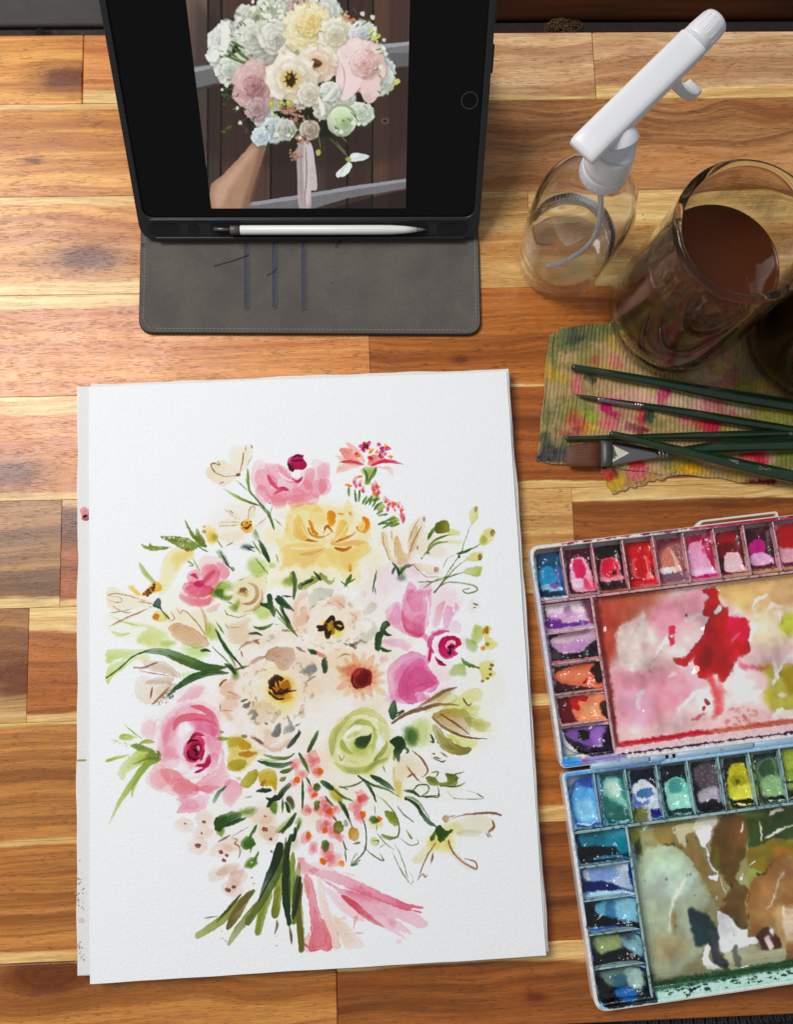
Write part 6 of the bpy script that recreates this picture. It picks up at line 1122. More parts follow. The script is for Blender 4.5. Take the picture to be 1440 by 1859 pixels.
def layer(name, left, right, nr, z0, ribs, nv=70, ph=0.0, amp=.0007, edge_l=None):
    L = smooth_rows(left); Rr = smooth_rows(right); nu = ribs*6
    def fn(s, t):
        lx, ly = lerp_curve(L, t); rx, ry = lerp_curve(Rr, t)
        bow = math.sin(s*math.pi)
        x = lx+(rx-lx)*s; y = ly+(ry-ly)*s
        rib = abs(math.sin(math.pi*(s*ribs+ph)))**.8
        wav = .0008*math.sin(s*13+t*5+ph)+.0006*math.sin(s*31-t*9)+.0004*math.sin(t*24+s*8)
        p = P(x+1.2*math.sin(t*17+s*20), y+2.0*math.sin(s*19+ph)+1.5*math.sin(s*47), z0)
        return (p[0], p[1], z0+amp*rib+max(-.0006, wav)*.8+.0007)
    v, f, uv = grid_vf(fn, nu, nv); f = [tuple(reversed(q)) for q in f]
    o = obj(name, v, f, M_RAG, rag, True, uv=cuv(v))
    s = o.modifiers.new('solid', 'SOLIDIFY'); s.thickness = .0005; s.offset = -1; return o
layer('lower_layer', [(997,606),(992,650),(988,700),(984,745),(979,790),(974,834)], [(1075,600),(1075,660),(1075,720),(1073,760),(1070,800),(1068,846)], 0, .0004, 11, ph=.3)
layer('upper_layer', [(1018,594),(1014,640),(1007,700),(999,760),(990,800),(985,838)], [(1490,556),(1492,620),(1496,700),(1500,780),(1500,830),(1500,890)], 0, .0010, 64)
layer('turned_corner', [(1088,848),(1094,862),(1102,880),(1113,896)], [(1250,852),(1246,855),(1243,857),(1240,859)], 0, .0003, 15, nv=16, ph=.5)

# ------------------------------------------------------------------ brushes
M_GREEN = NT('dark_green_lacquer'); M_GREEN.bsdf(Base_Color=C(20, 47, 26), Roughness=.22, Specular_IOR_Level=.5, Coat_Weight=.6, Coat_Roughness=.08); M_GREEN = M_GREEN.m
M_FERR = NT('nickel_ferrule'); M_FERR.bsdf(Base_Color=C(150, 150, 152), Roughness=.24, Metallic=1.0); M_FERR = M_FERR.m
def hair_mat(name, a, b, sc=(40, 2200, 2200)):
    t = NT(name); n = t.noise(t.scale(t.objco(), *sc), 1, 3, .6); t.bsdf(Base_Color=t.mix(t.ramp(n, .3, .7), C(*a), C(*b)), Roughness=.55, Normal=t.bump(n, .0004, .5)); return t.m
M_HAIRD = hair_mat('dark_sable_hair', (38, 26, 18), (74, 52, 36)); M_HAIRB = hair_mat('brown_synthetic_hair', (66, 32, 14), (112, 58, 28))
def along(pts):   # [(px, py, z, diameter mm)] -> path, radii
    q = _spline(np.array([(x, y, z*1000, d) for x, y, z, d in pts], float), False, 6)
    return [tuple(P(a, b, c/1000)) for a, b, c, d in q], [d/2000 for a, b, c, d in q]
def round_end(path, rad):
    """add a rounded butt to the first end"""
    p0 = np.array(path[0]); d = _n(np.array(path[0])-np.array(path[1])); r = rad[0]; pre = []
    for k in (1.0, .9, .65, .35): pre.append((tuple(p0+d*r*k), r*math.sqrt(max(0, 1-k*k))+1e-5))
    return [a for a, b in pre]+path, [b for a, b in pre]+rad
def handle(parent, pts, flat=1.0):
    p, r = round_end(*along(pts)); v, f = tube_vf(p, r, 24, True, flat); return obj('handle', v, f, M_GREEN, parent, True)
def brush(name, root, label): return thing(name, tuple(P(*root)), label, 'paintbrush', 'green handled paintbrushes')
def tail(px, py, dx, dy, z, d, parent, hm):
    """ferrule and hair of a brush whose head lies beyond the right edge"""
    a = [(px, py, z, d), (px+dx*12, py+dy*12, z, d*.85), (px+dx*90, py+dy*90, z, d*.7)]
    p, r = along(a); v, f = tube_vf(p, r, 20); obj('ferrule', v, f, M_FERR, parent, True)
    b = [(px+dx*91, py+dy*91, z, d*.7), (px+dx*115, py+dy*115, z, d*.75), (px+dx*150, py+dy*150, z, d*.1)]
    p, r = along(b); v, f = tube_vf(p, r, 16); obj('bristles', v, f, hm, parent, True)
zc = .0036
b1 = brush('paintbrush', (1240, 700, zc), 'thick green brush handle lying uppermost on the rag below the jars')
handle(b1, [(1043,667,zc+.0026,5.0),(1110,679,zc+.003,6.2),(1200,695,zc+.0036,7.4),(1300,714,zc+.0046,9.6),(1380,727,zc+.005,10.4),(1470,742,zc+.005,9.8),(1620,768,zc+.004,7.0)]); tail(1620,768,.985,.17,zc+.004,7.4,b1,M_HAIRD)
b2 = brush('paintbrush', (1240, 748, zc), 'fine round brush with pointed dark hair and thin silver ferrule')
p, r = along([(1043,716.5,zc+.0012,.25),(1056,719,zc+.0014,2.0),(1070,722,zc+.0016,3.4),(1086,725,zc+.0018,3.7)]); v, f = tube_vf(p, r, 18); obj('bristles', v, f, M_HAIRD, b2, True)
p, r = along([(1085,724.7,zc+.0018,3.8),(1110,728.6,zc+.002,4.3),(1140,732.8,zc+.0022,4.8),(1152,734.5,zc+.0022,4.9)]); v, f = tube_vf(p, r, 24); fe = obj('ferrule', v, f, M_FERR, b2, True)
for x in (1153.5, 1158, 1162.5): 
    y = 734.5+(x-1152)*.14; p, r = along([(x-2,y-.3,zc+.0022,4.6),(x,y,zc+.0022,5.5),(x+2,y+.3,zc+.0022,4.6)]); v, f = tube_vf(p, r, 24); obj('crimp', v, f, M_FERR, fe, True)
p, r = along([(1164,736.2,zc+.0022,5.0),(1200,741.5,zc+.0026,5.6),(1260,751,zc+.003,6.6),(1330,763,zc+.0034,6.9),(1420,777,zc+.0034,6.2),(1520,793,zc+.003,4.6),(1660,815,zc+.0022,3.4)]); v, f = tube_vf(p, r, 24); obj('handle', v, f, M_GREEN, b2, True)
b3 = brush('paintbrush', (1200, 793, zc), 'thin green brush handle lying level just above the wide flat brush')
handle(b3, [(1031,796,zc+.0018,3.6),(1090,795,zc+.002,4.0),(1180,793,zc+.0024,4.9),(1280,790.5,zc+.003,5.7),(1370,788,zc+.0032,5.6),(1436,786.5,zc+.003,4.6),(1450,786.2,zc+.003,4.4)]); tail(1450,786.2,.9997,-.025,zc+.003,4.6,b3,M_HAIRD)
b4 = brush('flat_paintbrush', (1200, 824, zc), 'wide flat brush with brown hair and silver ferrule on the rag edge')
def slab(name, rows, m, parent, z, n=20, seed=3):
    """flattened loft: rows of (px, py_top, py_bottom, thickness mm)"""
    V = []; Fc = []
    for x, y0, y1, th in rows:
        a = P(x, y0, z); b = P(x, y1, z); c = (a+b)/2; h = (a-b)/2
        for k in range(n):
            an = 2*math.pi*k/n; ca, sa = math.cos(an), math.sin(an); e = 3.5; q = (abs(ca)**e+abs(sa)**e)**(-1/e)
            w = c+h*ca*q; V.append((w[0], w[1], z+th/2000*sa*q))
    for i in range(len(rows)-1):
        for k in range(n): a, b = i*n+k, i*n+(k+1) % n; Fc.append((a, b, b+n, a+n))
    Fc.append(tuple(range(n-1,-1,-1))); Fc.append(tuple(range((len(rows)-1)*n, len(rows)*n)))
    return obj(name, V, Fc, m, parent, True)
zb = zc+.0030
slab('bristles', [(1029.5,811.5,842,.5),(1031,810,845,1.0),(1046,807,848,2.6),(1070,803.5,848.5,3.6),(1091.5,801,847,4.2)], M_HAIRB, b4, zb)
fe = slab('ferrule', [(1091,800,848,4.8),(1094,799.8,847.5,4.9),(1112,801.5,845.5,5.0),(1150,808,838.5,5.6),(1188,814.5,832.5,6.4),(1194,815,832,6.5)], M_FERR, b4, zb)
slab('ferrule_band', [(1091.5,799.4,848.4,5.15),(1112,801.2,846,5.3)], plain('dark_resist_band', C(62, 66, 62), .4, 300, .3), fe, zb)
q = [P(x, y, zb+.0029)[:2] for x, y in ((1112.5,808),(1143,822.5),(1112.5,839),(1114,832),(1119,834),(1117,829),(1122,829),(1117,817),(1116,812))]
v, f = prism_vf([tuple(a) for a in q[::-1]], zb+.0027, zb+.00305); lb = obj('ferrule_mark', v, f, plain('cream_mark', C(206, 200, 176), .6, 200, .1), fe); lb['label'] = 'cream triangular mark printed on the ferrule'
for x in (1196.5, 1203, 1209.5):
    p, r = along([(x-2.6,823.6,zb,6.3),(x,823.5,zb,7.4),(x+2.6,823.3,zb,6.3)]); v, f = tube_vf(p, r, 24); obj('crimp', v, f, M_FERR, fe, True)
p, r = along([(1211,823.3,zb,6.8),(1240,820.5,zb+.0006,8.2),(1300,813.5,zb+.0014,9.9),(1370,809,zb+.0018,10.4),(1450,807,zb+.0018,10.0),(1560,804,zb+.001,7.4),(1700,801,zb-.0008,5.0)]); v, f = tube_vf(p, r, 24); obj('handle', v, f, M_GREEN, b4, True)
b5 = brush('paintbrush', (1250, 825, zc), 'green brush handle crossing diagonally over the flat brush, faint silver lettering')
H5 = [(1112,788,zc+.0088,4.6),(1160,798.5,zc+.0108,5.6),(1210,812,zc+.0125,6.4),(1280,828.5,zc+.0125,7.6),(1350,845,zc+.0105,8.9),(1430,863,zc+.0082,9.6),(1520,884,zc+.006,8.6),(1640,912,zc+.004,6.2)]
handle(b5, H5); tail(1640,912,.973,.228,zc+.0042,6.4,b5,M_HAIRD)
M_LETTER = plain('silver_lettering', C(150, 160, 150), .4)
def lettering(txt, px, py, ang, size, z, parent):
    cu = bpy.data.curves.new('lettering', 'FONT'); cu.body = txt; cu.size = size; cu.align_x = 'CENTER'; cu.align_y = 'CENTER'; cu.extrude = .00003
    ob = bpy.data.objects.new('tmp', cu); COL.objects.link(ob); dg = bpy.context.evaluated_depsgraph_get(); me = ob.evaluated_get(dg).to_mesh()
    c = P(px, py, z); ca, sa = math.cos(ang), math.sin(ang)
    v = [(c[0]+q.co.x*ca-q.co.y*sa, c[1]+q.co.x*sa+q.co.y*ca, z+q.co.z) for q in me.vertices]; f = [tuple(q.vertices) for q in me.polygons]
    ob.evaluated_get(dg).to_mesh_clear(); bpy.data.objects.remove(ob); bpy.data.curves.remove(cu)
    return obj('lettering', v, f, M_LETTER, parent)
a5 = math.radians(180-13.2)
lettering('Gamma', 1329, 836.5, a5, .0034, zc+.0112+.0043, b5)
for pts in [[(1358,842),(1362,845),(1360,848),(1366,843),(1369,846)], [(1372,845),(1376,848),(1381,846),(1384,850)], [(1376,849),(1382,852),(1388,850),(1392,853),(1397,850),(1401,854)]]:
    q = [tuple(P(x, y, zc+.0093+.0049)) for x, y in pts]; v, f = tube_vf([tuple(w) for w in _spline(np.array(q), False, 5)], .00016, 5); obj('lettering', v, f, M_LETTER, b5, True)
lettering('10', 1436, 788, math.radians(2), .0030, zc+.003+.0026, b3)

# ------------------------------------------------------------------ folding palette
PA = math.radians(5.3)
PU = np.array([math.cos(PA), math.sin(PA), 0]); PV = np.array([math.sin(PA), -math.cos(PA), 0]); PO = np.array(P(962, 993, .0125)); PO[2] = 0
PX0, PY0, PW, PH, PT = -6.0, -10.0, 206.0, 332.0, 5.6
def pl(u, v, z): q = PO+PU*u*.001+PV*v*.001; return (q[0], q[1], z)
def _palmap(x, y, z=.007):
    d = P(x, y, z)-PO; return ((d@PU*1000-PX0)*PT, (d@PV*1000-PY0)*PT)
def paint_palette(cv):
    def o(k): k.setdefault('mode','over'); k.setdefault('edge',0); k.setdefault('var',.12); k.setdefault('soft',1.5); k.setdefault('wob',2.5); return k
    def B(c,*a,**k): cv.B(c,*a,**o(k))
    def S(c,w,*a,**k): cv.S(c,w,*a,**o(k))
    def E(c,*a,**k): cv.E(c,*a,**o(k))
    V = cv.view; rs = cv.rs
    blk=(.055,.04,.065)
    V(950,900,2.939)
    # rims
    B((.60,.62,.86), 50,300, 110,520, 190,1120, 150,1130, 60,600, sharp=True, a=.25, soft=5)
    for i in range(60): E((.55+rs.uniform(-.2,.1),.08,.25), rs.uniform(250,1440), 0, 10, 5) if False else E((.50+rs.uniform(-.2,.2),.06,.22+rs.uniform(-.1,.1)), (x:=rs.uniform(200,1440)), 248-(x-230)*.118+rs.uniform(-10,12), rs.uniform(6,34), rs.uniform(3,9), -7, a=.7)
    S((.62,.10,.26), 26, 880,180, 1150,150, 1440,118, a=.75, soft=4, t0=.5,t1=1); S((.25,.12,.2), 14, 600,208, 720,195, 860,180, a=.6, soft=4); S((.20,.55,.58), 14, 52,330, 60,420, 80,520, a=.5, soft=4)
    # left rim and lower left flat corner
    S((.30,.22,.40), 8, 85,360, 130,700, 185,1090, a=.7, t0=1,t1=1); S((.78,.76,.90), 30, 190,1150, 210,1300, 225,1440, a=.6, soft=4,t0=1,t1=1)
    B((.45,.62,.86), 200,1250, 230,1330, 300,1400, 380,1420, 380,1460, 215,1460, a=.8, soft=6); B((.20,.55,.85), 215,1400, 260,1400, 330,1430, 300,1460, 220,1450, a=.8, soft=6); B((.25,.6,.3), 225,1390, 260,1380, 250,1410, a=.6, soft=4); B((.70,.35,.45), 290,1390, 340,1410, 330,1430, a=.6, soft=4); B((.45,.40,.70), 330,1390, 520,1370, 520,1400, 340,1420, a=.6, soft=5)
    # ---- top row wells, thin pale arcs along their near ends are painted glints
    def well(base, *q, a=1): B(base,*q,sharp=True,soft=1.5,wob=1,a=a,var=.3)
    well((.03,.12,.22), 70,300,215,285,247,530,95,545); B((.06,.36,.50), 80,330,140,300,200,320,215,420,235,520,120,530, soft=6,a=.7); B((.16,.58,.74), 85,410,130,375,165,385,190,430,170,470,100,480, soft=2); B((.62,.78,.88), 100,480,160,468,200,478,215,500,160,510,110,510, soft=3); B((.55,.30,.60), 150,470,175,465,195,482,170,495,152,485); B((.35,.40,.66), 170,390,200,380,215,440,200,470,180,430, soft=4,a=.7); B((.03,.16,.24), 100,515,130,502,170,508,210,520,180,532,120,535, soft=2)
    well((.26,.03,.13), 222,278,378,265,412,515,255,530); B((.90,.70,.78), 255,370,280,330,320,325,350,360,375,440,385,500,330,515,270,500, soft=4); B((.80,.16,.38), 275,345,310,335,335,370,345,420,320,440,285,430, soft=3); B((.96,.84,.90), 268,450,310,440,330,470,310,490,275,490, soft=4); B((.80,.22,.36), 330,440,370,450,388,490,340,500, soft=4,a=.8); S((.35,.08,.2),8,262,508,320,518,385,505); E((.95,.9,.92),300,315,4,3)
    well((.10,.015,.05), 385,265,540,250,572,490,415,515); B((.85,.40,.46), 415,370,430,335,480,325,515,345,525,400,535,440,470,450,420,440, soft=4); B((.78,.10,.24), 425,360,460,335,500,345,505,420,440,425, soft=3); B((.95,.62,.68), 420,430,470,440,530,420,535,445,480,455,425,455, soft=3); E((.2,.03,.08),492,408,13,13,soft=3); B((.14,.09,.12), 425,485,450,460,500,455,560,470,555,495,430,505, soft=3); S((.7,.5,.6),4,510,300,515,330)
    well((.48,.03,.08), 548,250,700,232,735,470,578,490); B((.78,.06,.10), 575,270,690,260,700,380,600,380, soft=10,a=.8); B((.90,.45,.45), 590,345,620,340,615,420,640,430,635,440,600,430, soft=3,a=.8); B((.92,.55,.52), 648,320,670,330,680,400,705,430,690,450,660,440,665,380, soft=2,a=.85); B((.72,.02,.10), 600,350,660,340,665,430,615,420, soft=4); B((.80,.05,.20), 590,460,720,440,720,470,590,480, soft=3); S((.95,.55,.6),4,610,478,680,472,720,462)
    well((.42,.16,.20), 712,232,862,215,895,450,742,470); B((.62,.42,.42), 720,300,850,250,870,380,740,400, soft=10,a=.8); B((.80,.50,.44), 745,310,790,275,810,300,830,370,760,385, soft=4); B((.95,.78,.72), 800,290,830,330,865,420,830,430,815,350, soft=3); B((.95,.93,.91), 740,390,780,380,820,378,825,410,780,420,745,410, soft=3); B((.50,.36,.42), 745,420,800,410,885,400,890,445,760,462, soft=4); E((.3,.12,.2),808,408,6,6); S((.85,.8,.82),4,760,462,830,458,885,440)
    well((.62,.08,.26), 872,215,1020,195,1055,430,902,450); B((.93,.68,.80), 890,270,930,242,960,250,990,310,1030,400,1030,420,920,435,895,380, soft=3); B((.95,.80,.90), 905,400,1010,380,1020,410,920,425, soft=6); B((.74,.06,.42), 918,428,960,422,1040,412,1042,428,980,440,922,446, soft=1.5); S((1,.8,.9),4,925,442,980,440,1038,428); B((.80,.15,.40), 965,280,985,285,985,310,970,305, soft=3,a=.6)
    well((.24,.02,.08), 1032,195,1180,175,1212,410,1065,430); B((.60,.02,.08), 1045,205,1130,190,1140,250,1050,262, soft=6); B((.42,.02,.09), 1045,262,1160,250,1170,310,1060,330, soft=6); B((.97,.86,.88), 1085,310,1130,298,1165,310,1190,380,1195,400,1100,410,1085,370, soft=3); B((.93,.76,.78), 1090,310,1140,302,1150,330,1100,345, soft=3,a=.8); B((.35,.02,.16), 1060,420,1090,405,1140,412,1195,400,1205,420,1100,432, soft=2); S((1,.9,.95),4,1110,420,1160,416,1198,404)
    well((.20,.01,.07), 1190,175,1340,152,1380,390,1220,410); B((.72,.06,.52), 1212,265,1260,225,1295,240,1305,300,1270,330,1220,310, soft=4); B((.93,.74,.88), 1220,320,1270,300,1320,310,1345,350,1290,370,1225,360, soft=4); B((.24,.02,.12), 1225,375,1260,385,1300,370,1360,345,1375,380,1290,400,1230,400, soft=2); S((.95,.8,.85),5,1245,392,1310,392,1350,375); S((.9,.6,.3),3,1300,240,1310,270)
    well((.60,.03,.06), 1350,150,1500,130,1530,370,1390,390); B((.92,.72,.78), 1370,270,1500,255,1510,350,1390,360, soft=5); B((.66,.03,.08), 1370,170,1500,150,1500,260,1385,270, soft=6); B((.3,.1,.15), 1390,360,1500,350,1500,380,1395,385, soft=3)
    # dividers of the top row, stained
    for x0,y0,x1,y1,c in [(218,290,248,530,(.72,.72,.80)),(382,270,412,520,(.78,.40,.52)),(545,250,575,488,(.66,.22,.34)),(706,232,738,470,(.84,.50,.52)),(866,215,898,450,(.88,.55,.58)),(1026,195,1058,430,(.90,.62,.72)),(1185,175,1215,410,(.80,.40,.52)),(1345,152,1385,390,(.78,.45,.56))]:
        S(c,14,x0,y0,(x0+x1)/2,(y0+y1)/2,x1,y1,t0=1,t1=1,soft=1,wob=1); 
        for i in range(7):
            f_=rs.rand(); E((.35,.05,.15), x0+(x1-x0)*f_+rs.uniform(-4,4), y0+(y1-y0)*f_, 3, rs.uniform(6,20), -7, a=.7)
    S((.62,.55,.52),22,250,540,420,522,740,480,1060,440,1440,388,t0=1,t1=1,soft=1,wob=1,a=1)
    # ---- left column wells
    well((.80,.72,.78), 110,560,370,535,385,690,135,715); B((.92,.86,.88), 130,575,300,550,340,600,320,640,170,650, soft=7); B((.42,.20,.55), 130,650,190,650,230,680,330,665,330,690,140,710, soft=3); B((.55,.42,.58), 225,595,255,590,262,640,232,645, soft=3,a=.7); B((.34,.16,.26), 310,560,365,545,380,640,375,690,350,660,330,600, soft=8,a=.8); B((.85,.66,.84), 150,630,300,620,310,650,170,660, soft=6,a=.7); S((.22,.1,.22),6,118,575,135,700)
    well((.10,.08,.12), 140,745,385,705,410,865,160,890); B((.82,.70,.80), 150,770,220,735,370,708,385,760,350,800,320,835,220,840,170,810, soft=3); B((.72,.52,.74), 170,790,330,770,340,820,230,835,180,815, soft=6,a=.6); B((.10,.09,.13), 340,820,385,780,405,855,340,868, soft=3); B((.92,.84,.86), 180,760,300,735,330,755,200,790, soft=6,a=.6)
    well((.16,.08,.09), 165,915,405,880,435,1030,190,1060); B((.86,.46,.32), 175,950,270,905,380,895,400,940,420,1020,340,1030,270,1015,190,990, soft=4); B((.90,.58,.44), 200,950,330,930,340,980,230,985, soft=7,a=.7); B((.12,.10,.12), 365,920,405,895,425,980,400,1000,380,960, soft=4); B((.18,.06,.06), 180,1010,240,1010,330,1020,430,1030,430,1042,200,1060, soft=3); S((.28,.05,.04),7,330,1008,342,985,354,972)
    well((.22,.02,.03), 185,1085,435,1050,465,1200,215,1235); B((.93,.60,.44), 270,1080,360,1060,430,1060,440,1120,460,1195,300,1205,270,1150, soft=3); B((.66,.02,.06), 250,1080,300,1070,355,1075,340,1100,300,1095,310,1130,290,1145,260,1130, soft=3); B((.36,.02,.04), 195,1100,250,1090,265,1160,290,1200,220,1215, soft=5); B((.13,.10,.11), 410,1120,435,1090,455,1160,450,1185,425,1170, soft=3); B((.70,.72,.5), 330,1130,400,1110,410,1160,350,1165, soft=7,a=.35)
    well((.09,.07,.11), 210,1245,470,1215,495,1330,480,1370,370,1390,300,1370,240,1310); B((.52,.36,.66), 225,1270,290,1240,430,1225,440,1260,440,1330,380,1345,300,1320,245,1290, soft=4); B((.68,.52,.80), 370,1260,430,1240,435,1310,380,1320, soft=6,a=.6); E((.03,.03,.05),331,1278,30,32,soft=3); B((.09,.08,.12), 430,1270,480,1260,490,1340,440,1360, soft=5)
    for x0,y0,x1,y1,c in [(125,722,390,690,(.72,.62,.70)),(155,892,410,862,(.80,.50,.54)),(178,1064,438,1030,(.86,.42,.36)),(205,1238,466,1208,(.86,.72,.72))]: S(c,14,x0,y0,(x0+x1)/2,(y0+y1)/2,x1,y1,t0=1,t1=1,soft=1,wob=1.2)
    S((.82,.66,.70),18,378,545,400,720,450,1040,498,1350,t0=1,t1=1,soft=1.2,wob=1); S((.35,.2,.35),5,372,560,396,720,444,1040,492,1340,t0=1,t1=1,a=.7)
    # ---- upper mixing area
    B((.88,.76,.76), 395,545, 1460,385, 1460,1215, 505,1335, sharp=True, soft=2)
    B((.68,.28,.20), 395,550, 700,500, 640,600, 560,700, 520,820, 470,900, 440,900, soft=22,a=.95); B((.74,.44,.34), 560,520, 780,490, 700,640, 560,740, soft=24,a=.7); B((.88,.82,.79), 510,700,600,660,660,620,680,700,700,760,640,800,680,860,640,940,560,930,520,850, soft=8,a=.9); B((.90,.62,.68), 700,600,850,540,960,500,940,600,850,700,780,800,700,720, soft=16,a=.8)
    B((.86,.55,.62), 480,960,700,930,900,900,950,1050,800,1150,600,1230,520,1200, soft=26,a=.75); B((.90,.72,.82), 520,1060,650,1040,700,1150,600,1220, soft=24,a=.7); B((.80,.66,.46), 1050,450, 1440,390, 1440,620, 1250,640, 1100,580, soft=18,a=.95); B((.86,.80,.68), 1230,620,1440,600,1440,780,1300,850,1230,760, soft=20,a=.8); B((.62,.62,.16), 1380,680,1440,640,1440,780,1400,740, soft=10,a=.85); B((.66,.64,.22), 1260,900,1340,900,1440,950,1440,1160,1330,1150,1290,1060,1320,980, soft=12,a=.9); B((.58,.50,.06), 1380,940,1440,920,1440,1060,1400,1040, soft=10,a=.8); B((.90,.88,.86), 1330,1190,1380,1130,1440,1160,1440,1210, soft=2); B((.93,.86,.85), 1000,900,1200,900,1240,1000,1150,1100,1040,1100, soft=20,a=.8)
    # streaks of bare white
    wh=(.88,.86,.85)
    for q,w in [((515,780,500,740,530,700,560,690),5),((560,790,590,720,600,690),10),((690,920,720,830,780,760,800,740),24),((660,630,640,700,620,720),26),((860,670,890,640,940,610),30),((780,960,820,930),20),((620,1130,635,1070,660,1040),24),((930,800,950,730,975,650),26),((1225,610,1270,560,1320,530),34),((1310,600,1360,580,1410,590),26),((1380,690,1390,640,1380,600),14),((1210,780,1220,720,1250,680),26),((1370,960,1400,900,1420,860),18),((1345,860,1370,960,1360,970),34),((1150,1110,1210,1070,1290,1030),34),((980,980,1000,940),20),((830,1160,900,1080,960,1020),22),((640,880,610,920,590,930),40),((1330,1010,1350,980),20),((1360,1060,1400,1060),24),((560,900,640,900),8)]: S(wh,w,*q,t0=.3,t1=.3,a=.85,soft=2.5)
    E(wh,1028,598,22,32,20,soft=1.5); E(wh,1010,1080,70,60,30,soft=14,a=.9)
    for q in [(505,860,500,780,520,720,580,685,620,690),(680,930,700,880,740,820,800,740),(690,940,660,930),(1220,610,1300,560),(1385,690,1400,640)]: S((.62,.42,.34),3,*q,a=.5,soft=1)
    # the red bloom
    B((.66,.015,.03), 960,500,1040,490,1045,570,1090,600,1110,650,1180,650,1205,700,1200,780,1210,820,1150,870,1090,980,1040,940,1000,960,940,950,935,860,860,890,810,850,880,850,930,780,960,720,990,640,950,620,960,560,990,530, soft=4,wob=4)
    E(wh,1028,598,20,32,20,soft=1.5); B((.42,.0,.01), 960,830,1000,800,1020,880,985,930,955,900, soft=10,a=.7); B((.74,.04,.26), 1100,640,1190,660,1200,720,1180,780,1120,760,1100,700, soft=8,a=.8); S((.90,.45,.55),10,1110,800,1130,750,1160,720,a=.8,soft=3); S((.78,.22,.26),46,1010,960,1050,1040,1060,1120,1040,1170,soft=9,a=.8,t0=.9,t1=.2); S((.84,.36,.38),30,1060,960,1080,1060,1070,1140,soft=9,a=.7); S((.80,.20,.36),22,1160,880,1200,900,1330,910,soft=7,a=.7); B((.80,.10,.22), 775,740,780,710,805,710,815,740,800,750,805,785,780,790, soft=3); E(wh,790,765,7,9); E((.60,.02,.10),998,1084,11,13); E((.60,.02,.10),978,1114,8,12); S((.80,.35,.38),14,910,1210,960,1170,1000,1140,soft=3); E((.3,.1,.12),862,637,4,4); S((.93,.6,.62),10,950,700,930,760,a=.6)
    for i in range(26): E((.72,.32,.32), rs.uniform(1080,1260), rs.uniform(1130,1220), rs.uniform(3,16), rs.uniform(3,10), rs.uniform(0,90), a=.5, soft=3)
    S((.70,.06,.16),22,505,1332,640,1310,900,1270,1000,1255,soft=4,t0=1,t1=.6); S((.72,.34,.26),20,1000,1255,1200,1230,1440,1200,soft=4,t0=1,t1=1); S((.46,.10,.10),26,395,560,430,800,470,1080,505,1320,soft=7,t0=1,t1=.8,a=.9)
    S((.40,.18,.14),16,395,548,700,505,1000,462,1440,398,soft=5,a=.55,t0=1,t1=1)
    # strip under it
    S((.90,.78,.80),40,500,1362,800,1320,1440,1238,soft=3,t0=1,t1=1); S((.14,.08,.20),9,500,1378,800,1340,1200,1288,1440,1258,soft=2,t0=1,t1=1,wob=3)
    # ---- lower tray, pale thin strokes in its wells paint glints too
    V(950,1350,2.939)
    B((.62,.76,.88), 205,130, 1460,-30, 1460,1250, 400,1420, sharp=True, a=1); B((.30,.60,.86), 215,160, 300,140, 400,150, 330,180, 260,240, a=.7, soft=6); B((.16,.25,.45), 330,110, 400,100, 700,60, 700,110, 400,140, a=.5, soft=6)
    B((.80,.90,.86), 690,1300, 1440,1175, 1440,1260, 420,1410, sharp=True, soft=2)
    def well2(base,*q): B(base,*q,sharp=True,soft=1.5,wob=1,var=.3)
    well2((.24,.40,.66), 250,280,270,220,320,175,395,165,432,430,285,445); B((.42,.70,.90), 262,300,300,240,370,235,405,330,415,410,300,420, soft=6); B((.66,.84,.94), 280,340,330,300,380,320,395,400,310,410, soft=8,a=.7); B((.22,.30,.62), 300,200,380,180,385,230,340,240, soft=6,a=.7); S((.88,.94,.98),7,290,430,350,430,410,412); S((.16,.22,.42),5,290,440,350,440,415,420)
    well2((.10,.34,.34), 412,160,560,140,595,405,448,428); B((.62,.82,.76), 435,210,480,180,530,200,560,300,575,390,470,400,440,300, soft=5); B((.86,.93,.88), 450,220,500,200,530,270,480,280, soft=6,a=.8); B((.06,.30,.28), 440,290,490,310,570,360,580,405,470,412,450,380, soft=8,a=.8); B((.10,.42,.42), 520,210,555,200,570,310,545,300, soft=6,a=.7); S((.8,.95,.9),4,470,412,530,412,585,398)
    well2((.02,.03,.14), 575,140,718,118,758,390,608,410); B((.90,.93,.95), 590,240,640,195,690,215,725,260,755,340,740,360,640,370,600,330, soft=3); B((.30,.46,.66), 618,255,690,240,695,285,625,290, soft=2); B((.22,.34,.72), 590,270,640,320,680,300,660,360,610,340, soft=5,a=.7); B((.02,.08,.42), 630,385,680,355,740,350,765,370,740,392,650,396, soft=2); S((.75,.85,1),5,640,394,700,394,755,380)
    well2((.02,.07,.10), 735,118,880,98,920,365,770,388); B((.52,.80,.74), 760,230,800,185,860,190,895,250,910,340,800,360,775,300, soft=3); B((.30,.56,.56), 792,200,850,195,858,262,798,266, soft=2,a=.8); B((.72,.90,.84), 780,280,880,270,900,330,800,345, soft=6,a=.7); B((.06,.16,.18), 790,370,830,350,920,345,925,362,830,376, soft=2); S((.85,.95,.92),5,800,372,860,370,918,355)
    well2((.05,.04,.07), 900,95,1055,80,1098,345,935,365); B((.36,.32,.34), 920,140,990,90,1040,130,1050,230,1000,260,940,220, soft=8); B((.72,.70,.74), 945,260,1000,240,1050,240,1070,300,1010,310,955,320, soft=5); B((.40,.34,.48), 1050,250,1085,270,1095,330,1060,320, soft=5,a=.7); B((.06,.05,.08), 950,340,1010,300,1090,320,1098,345,960,362, soft=3)
    for i in range(50): E((.7,.66,.66), rs.uniform(920,1050), rs.uniform(110,260), 4,3, a=.5)
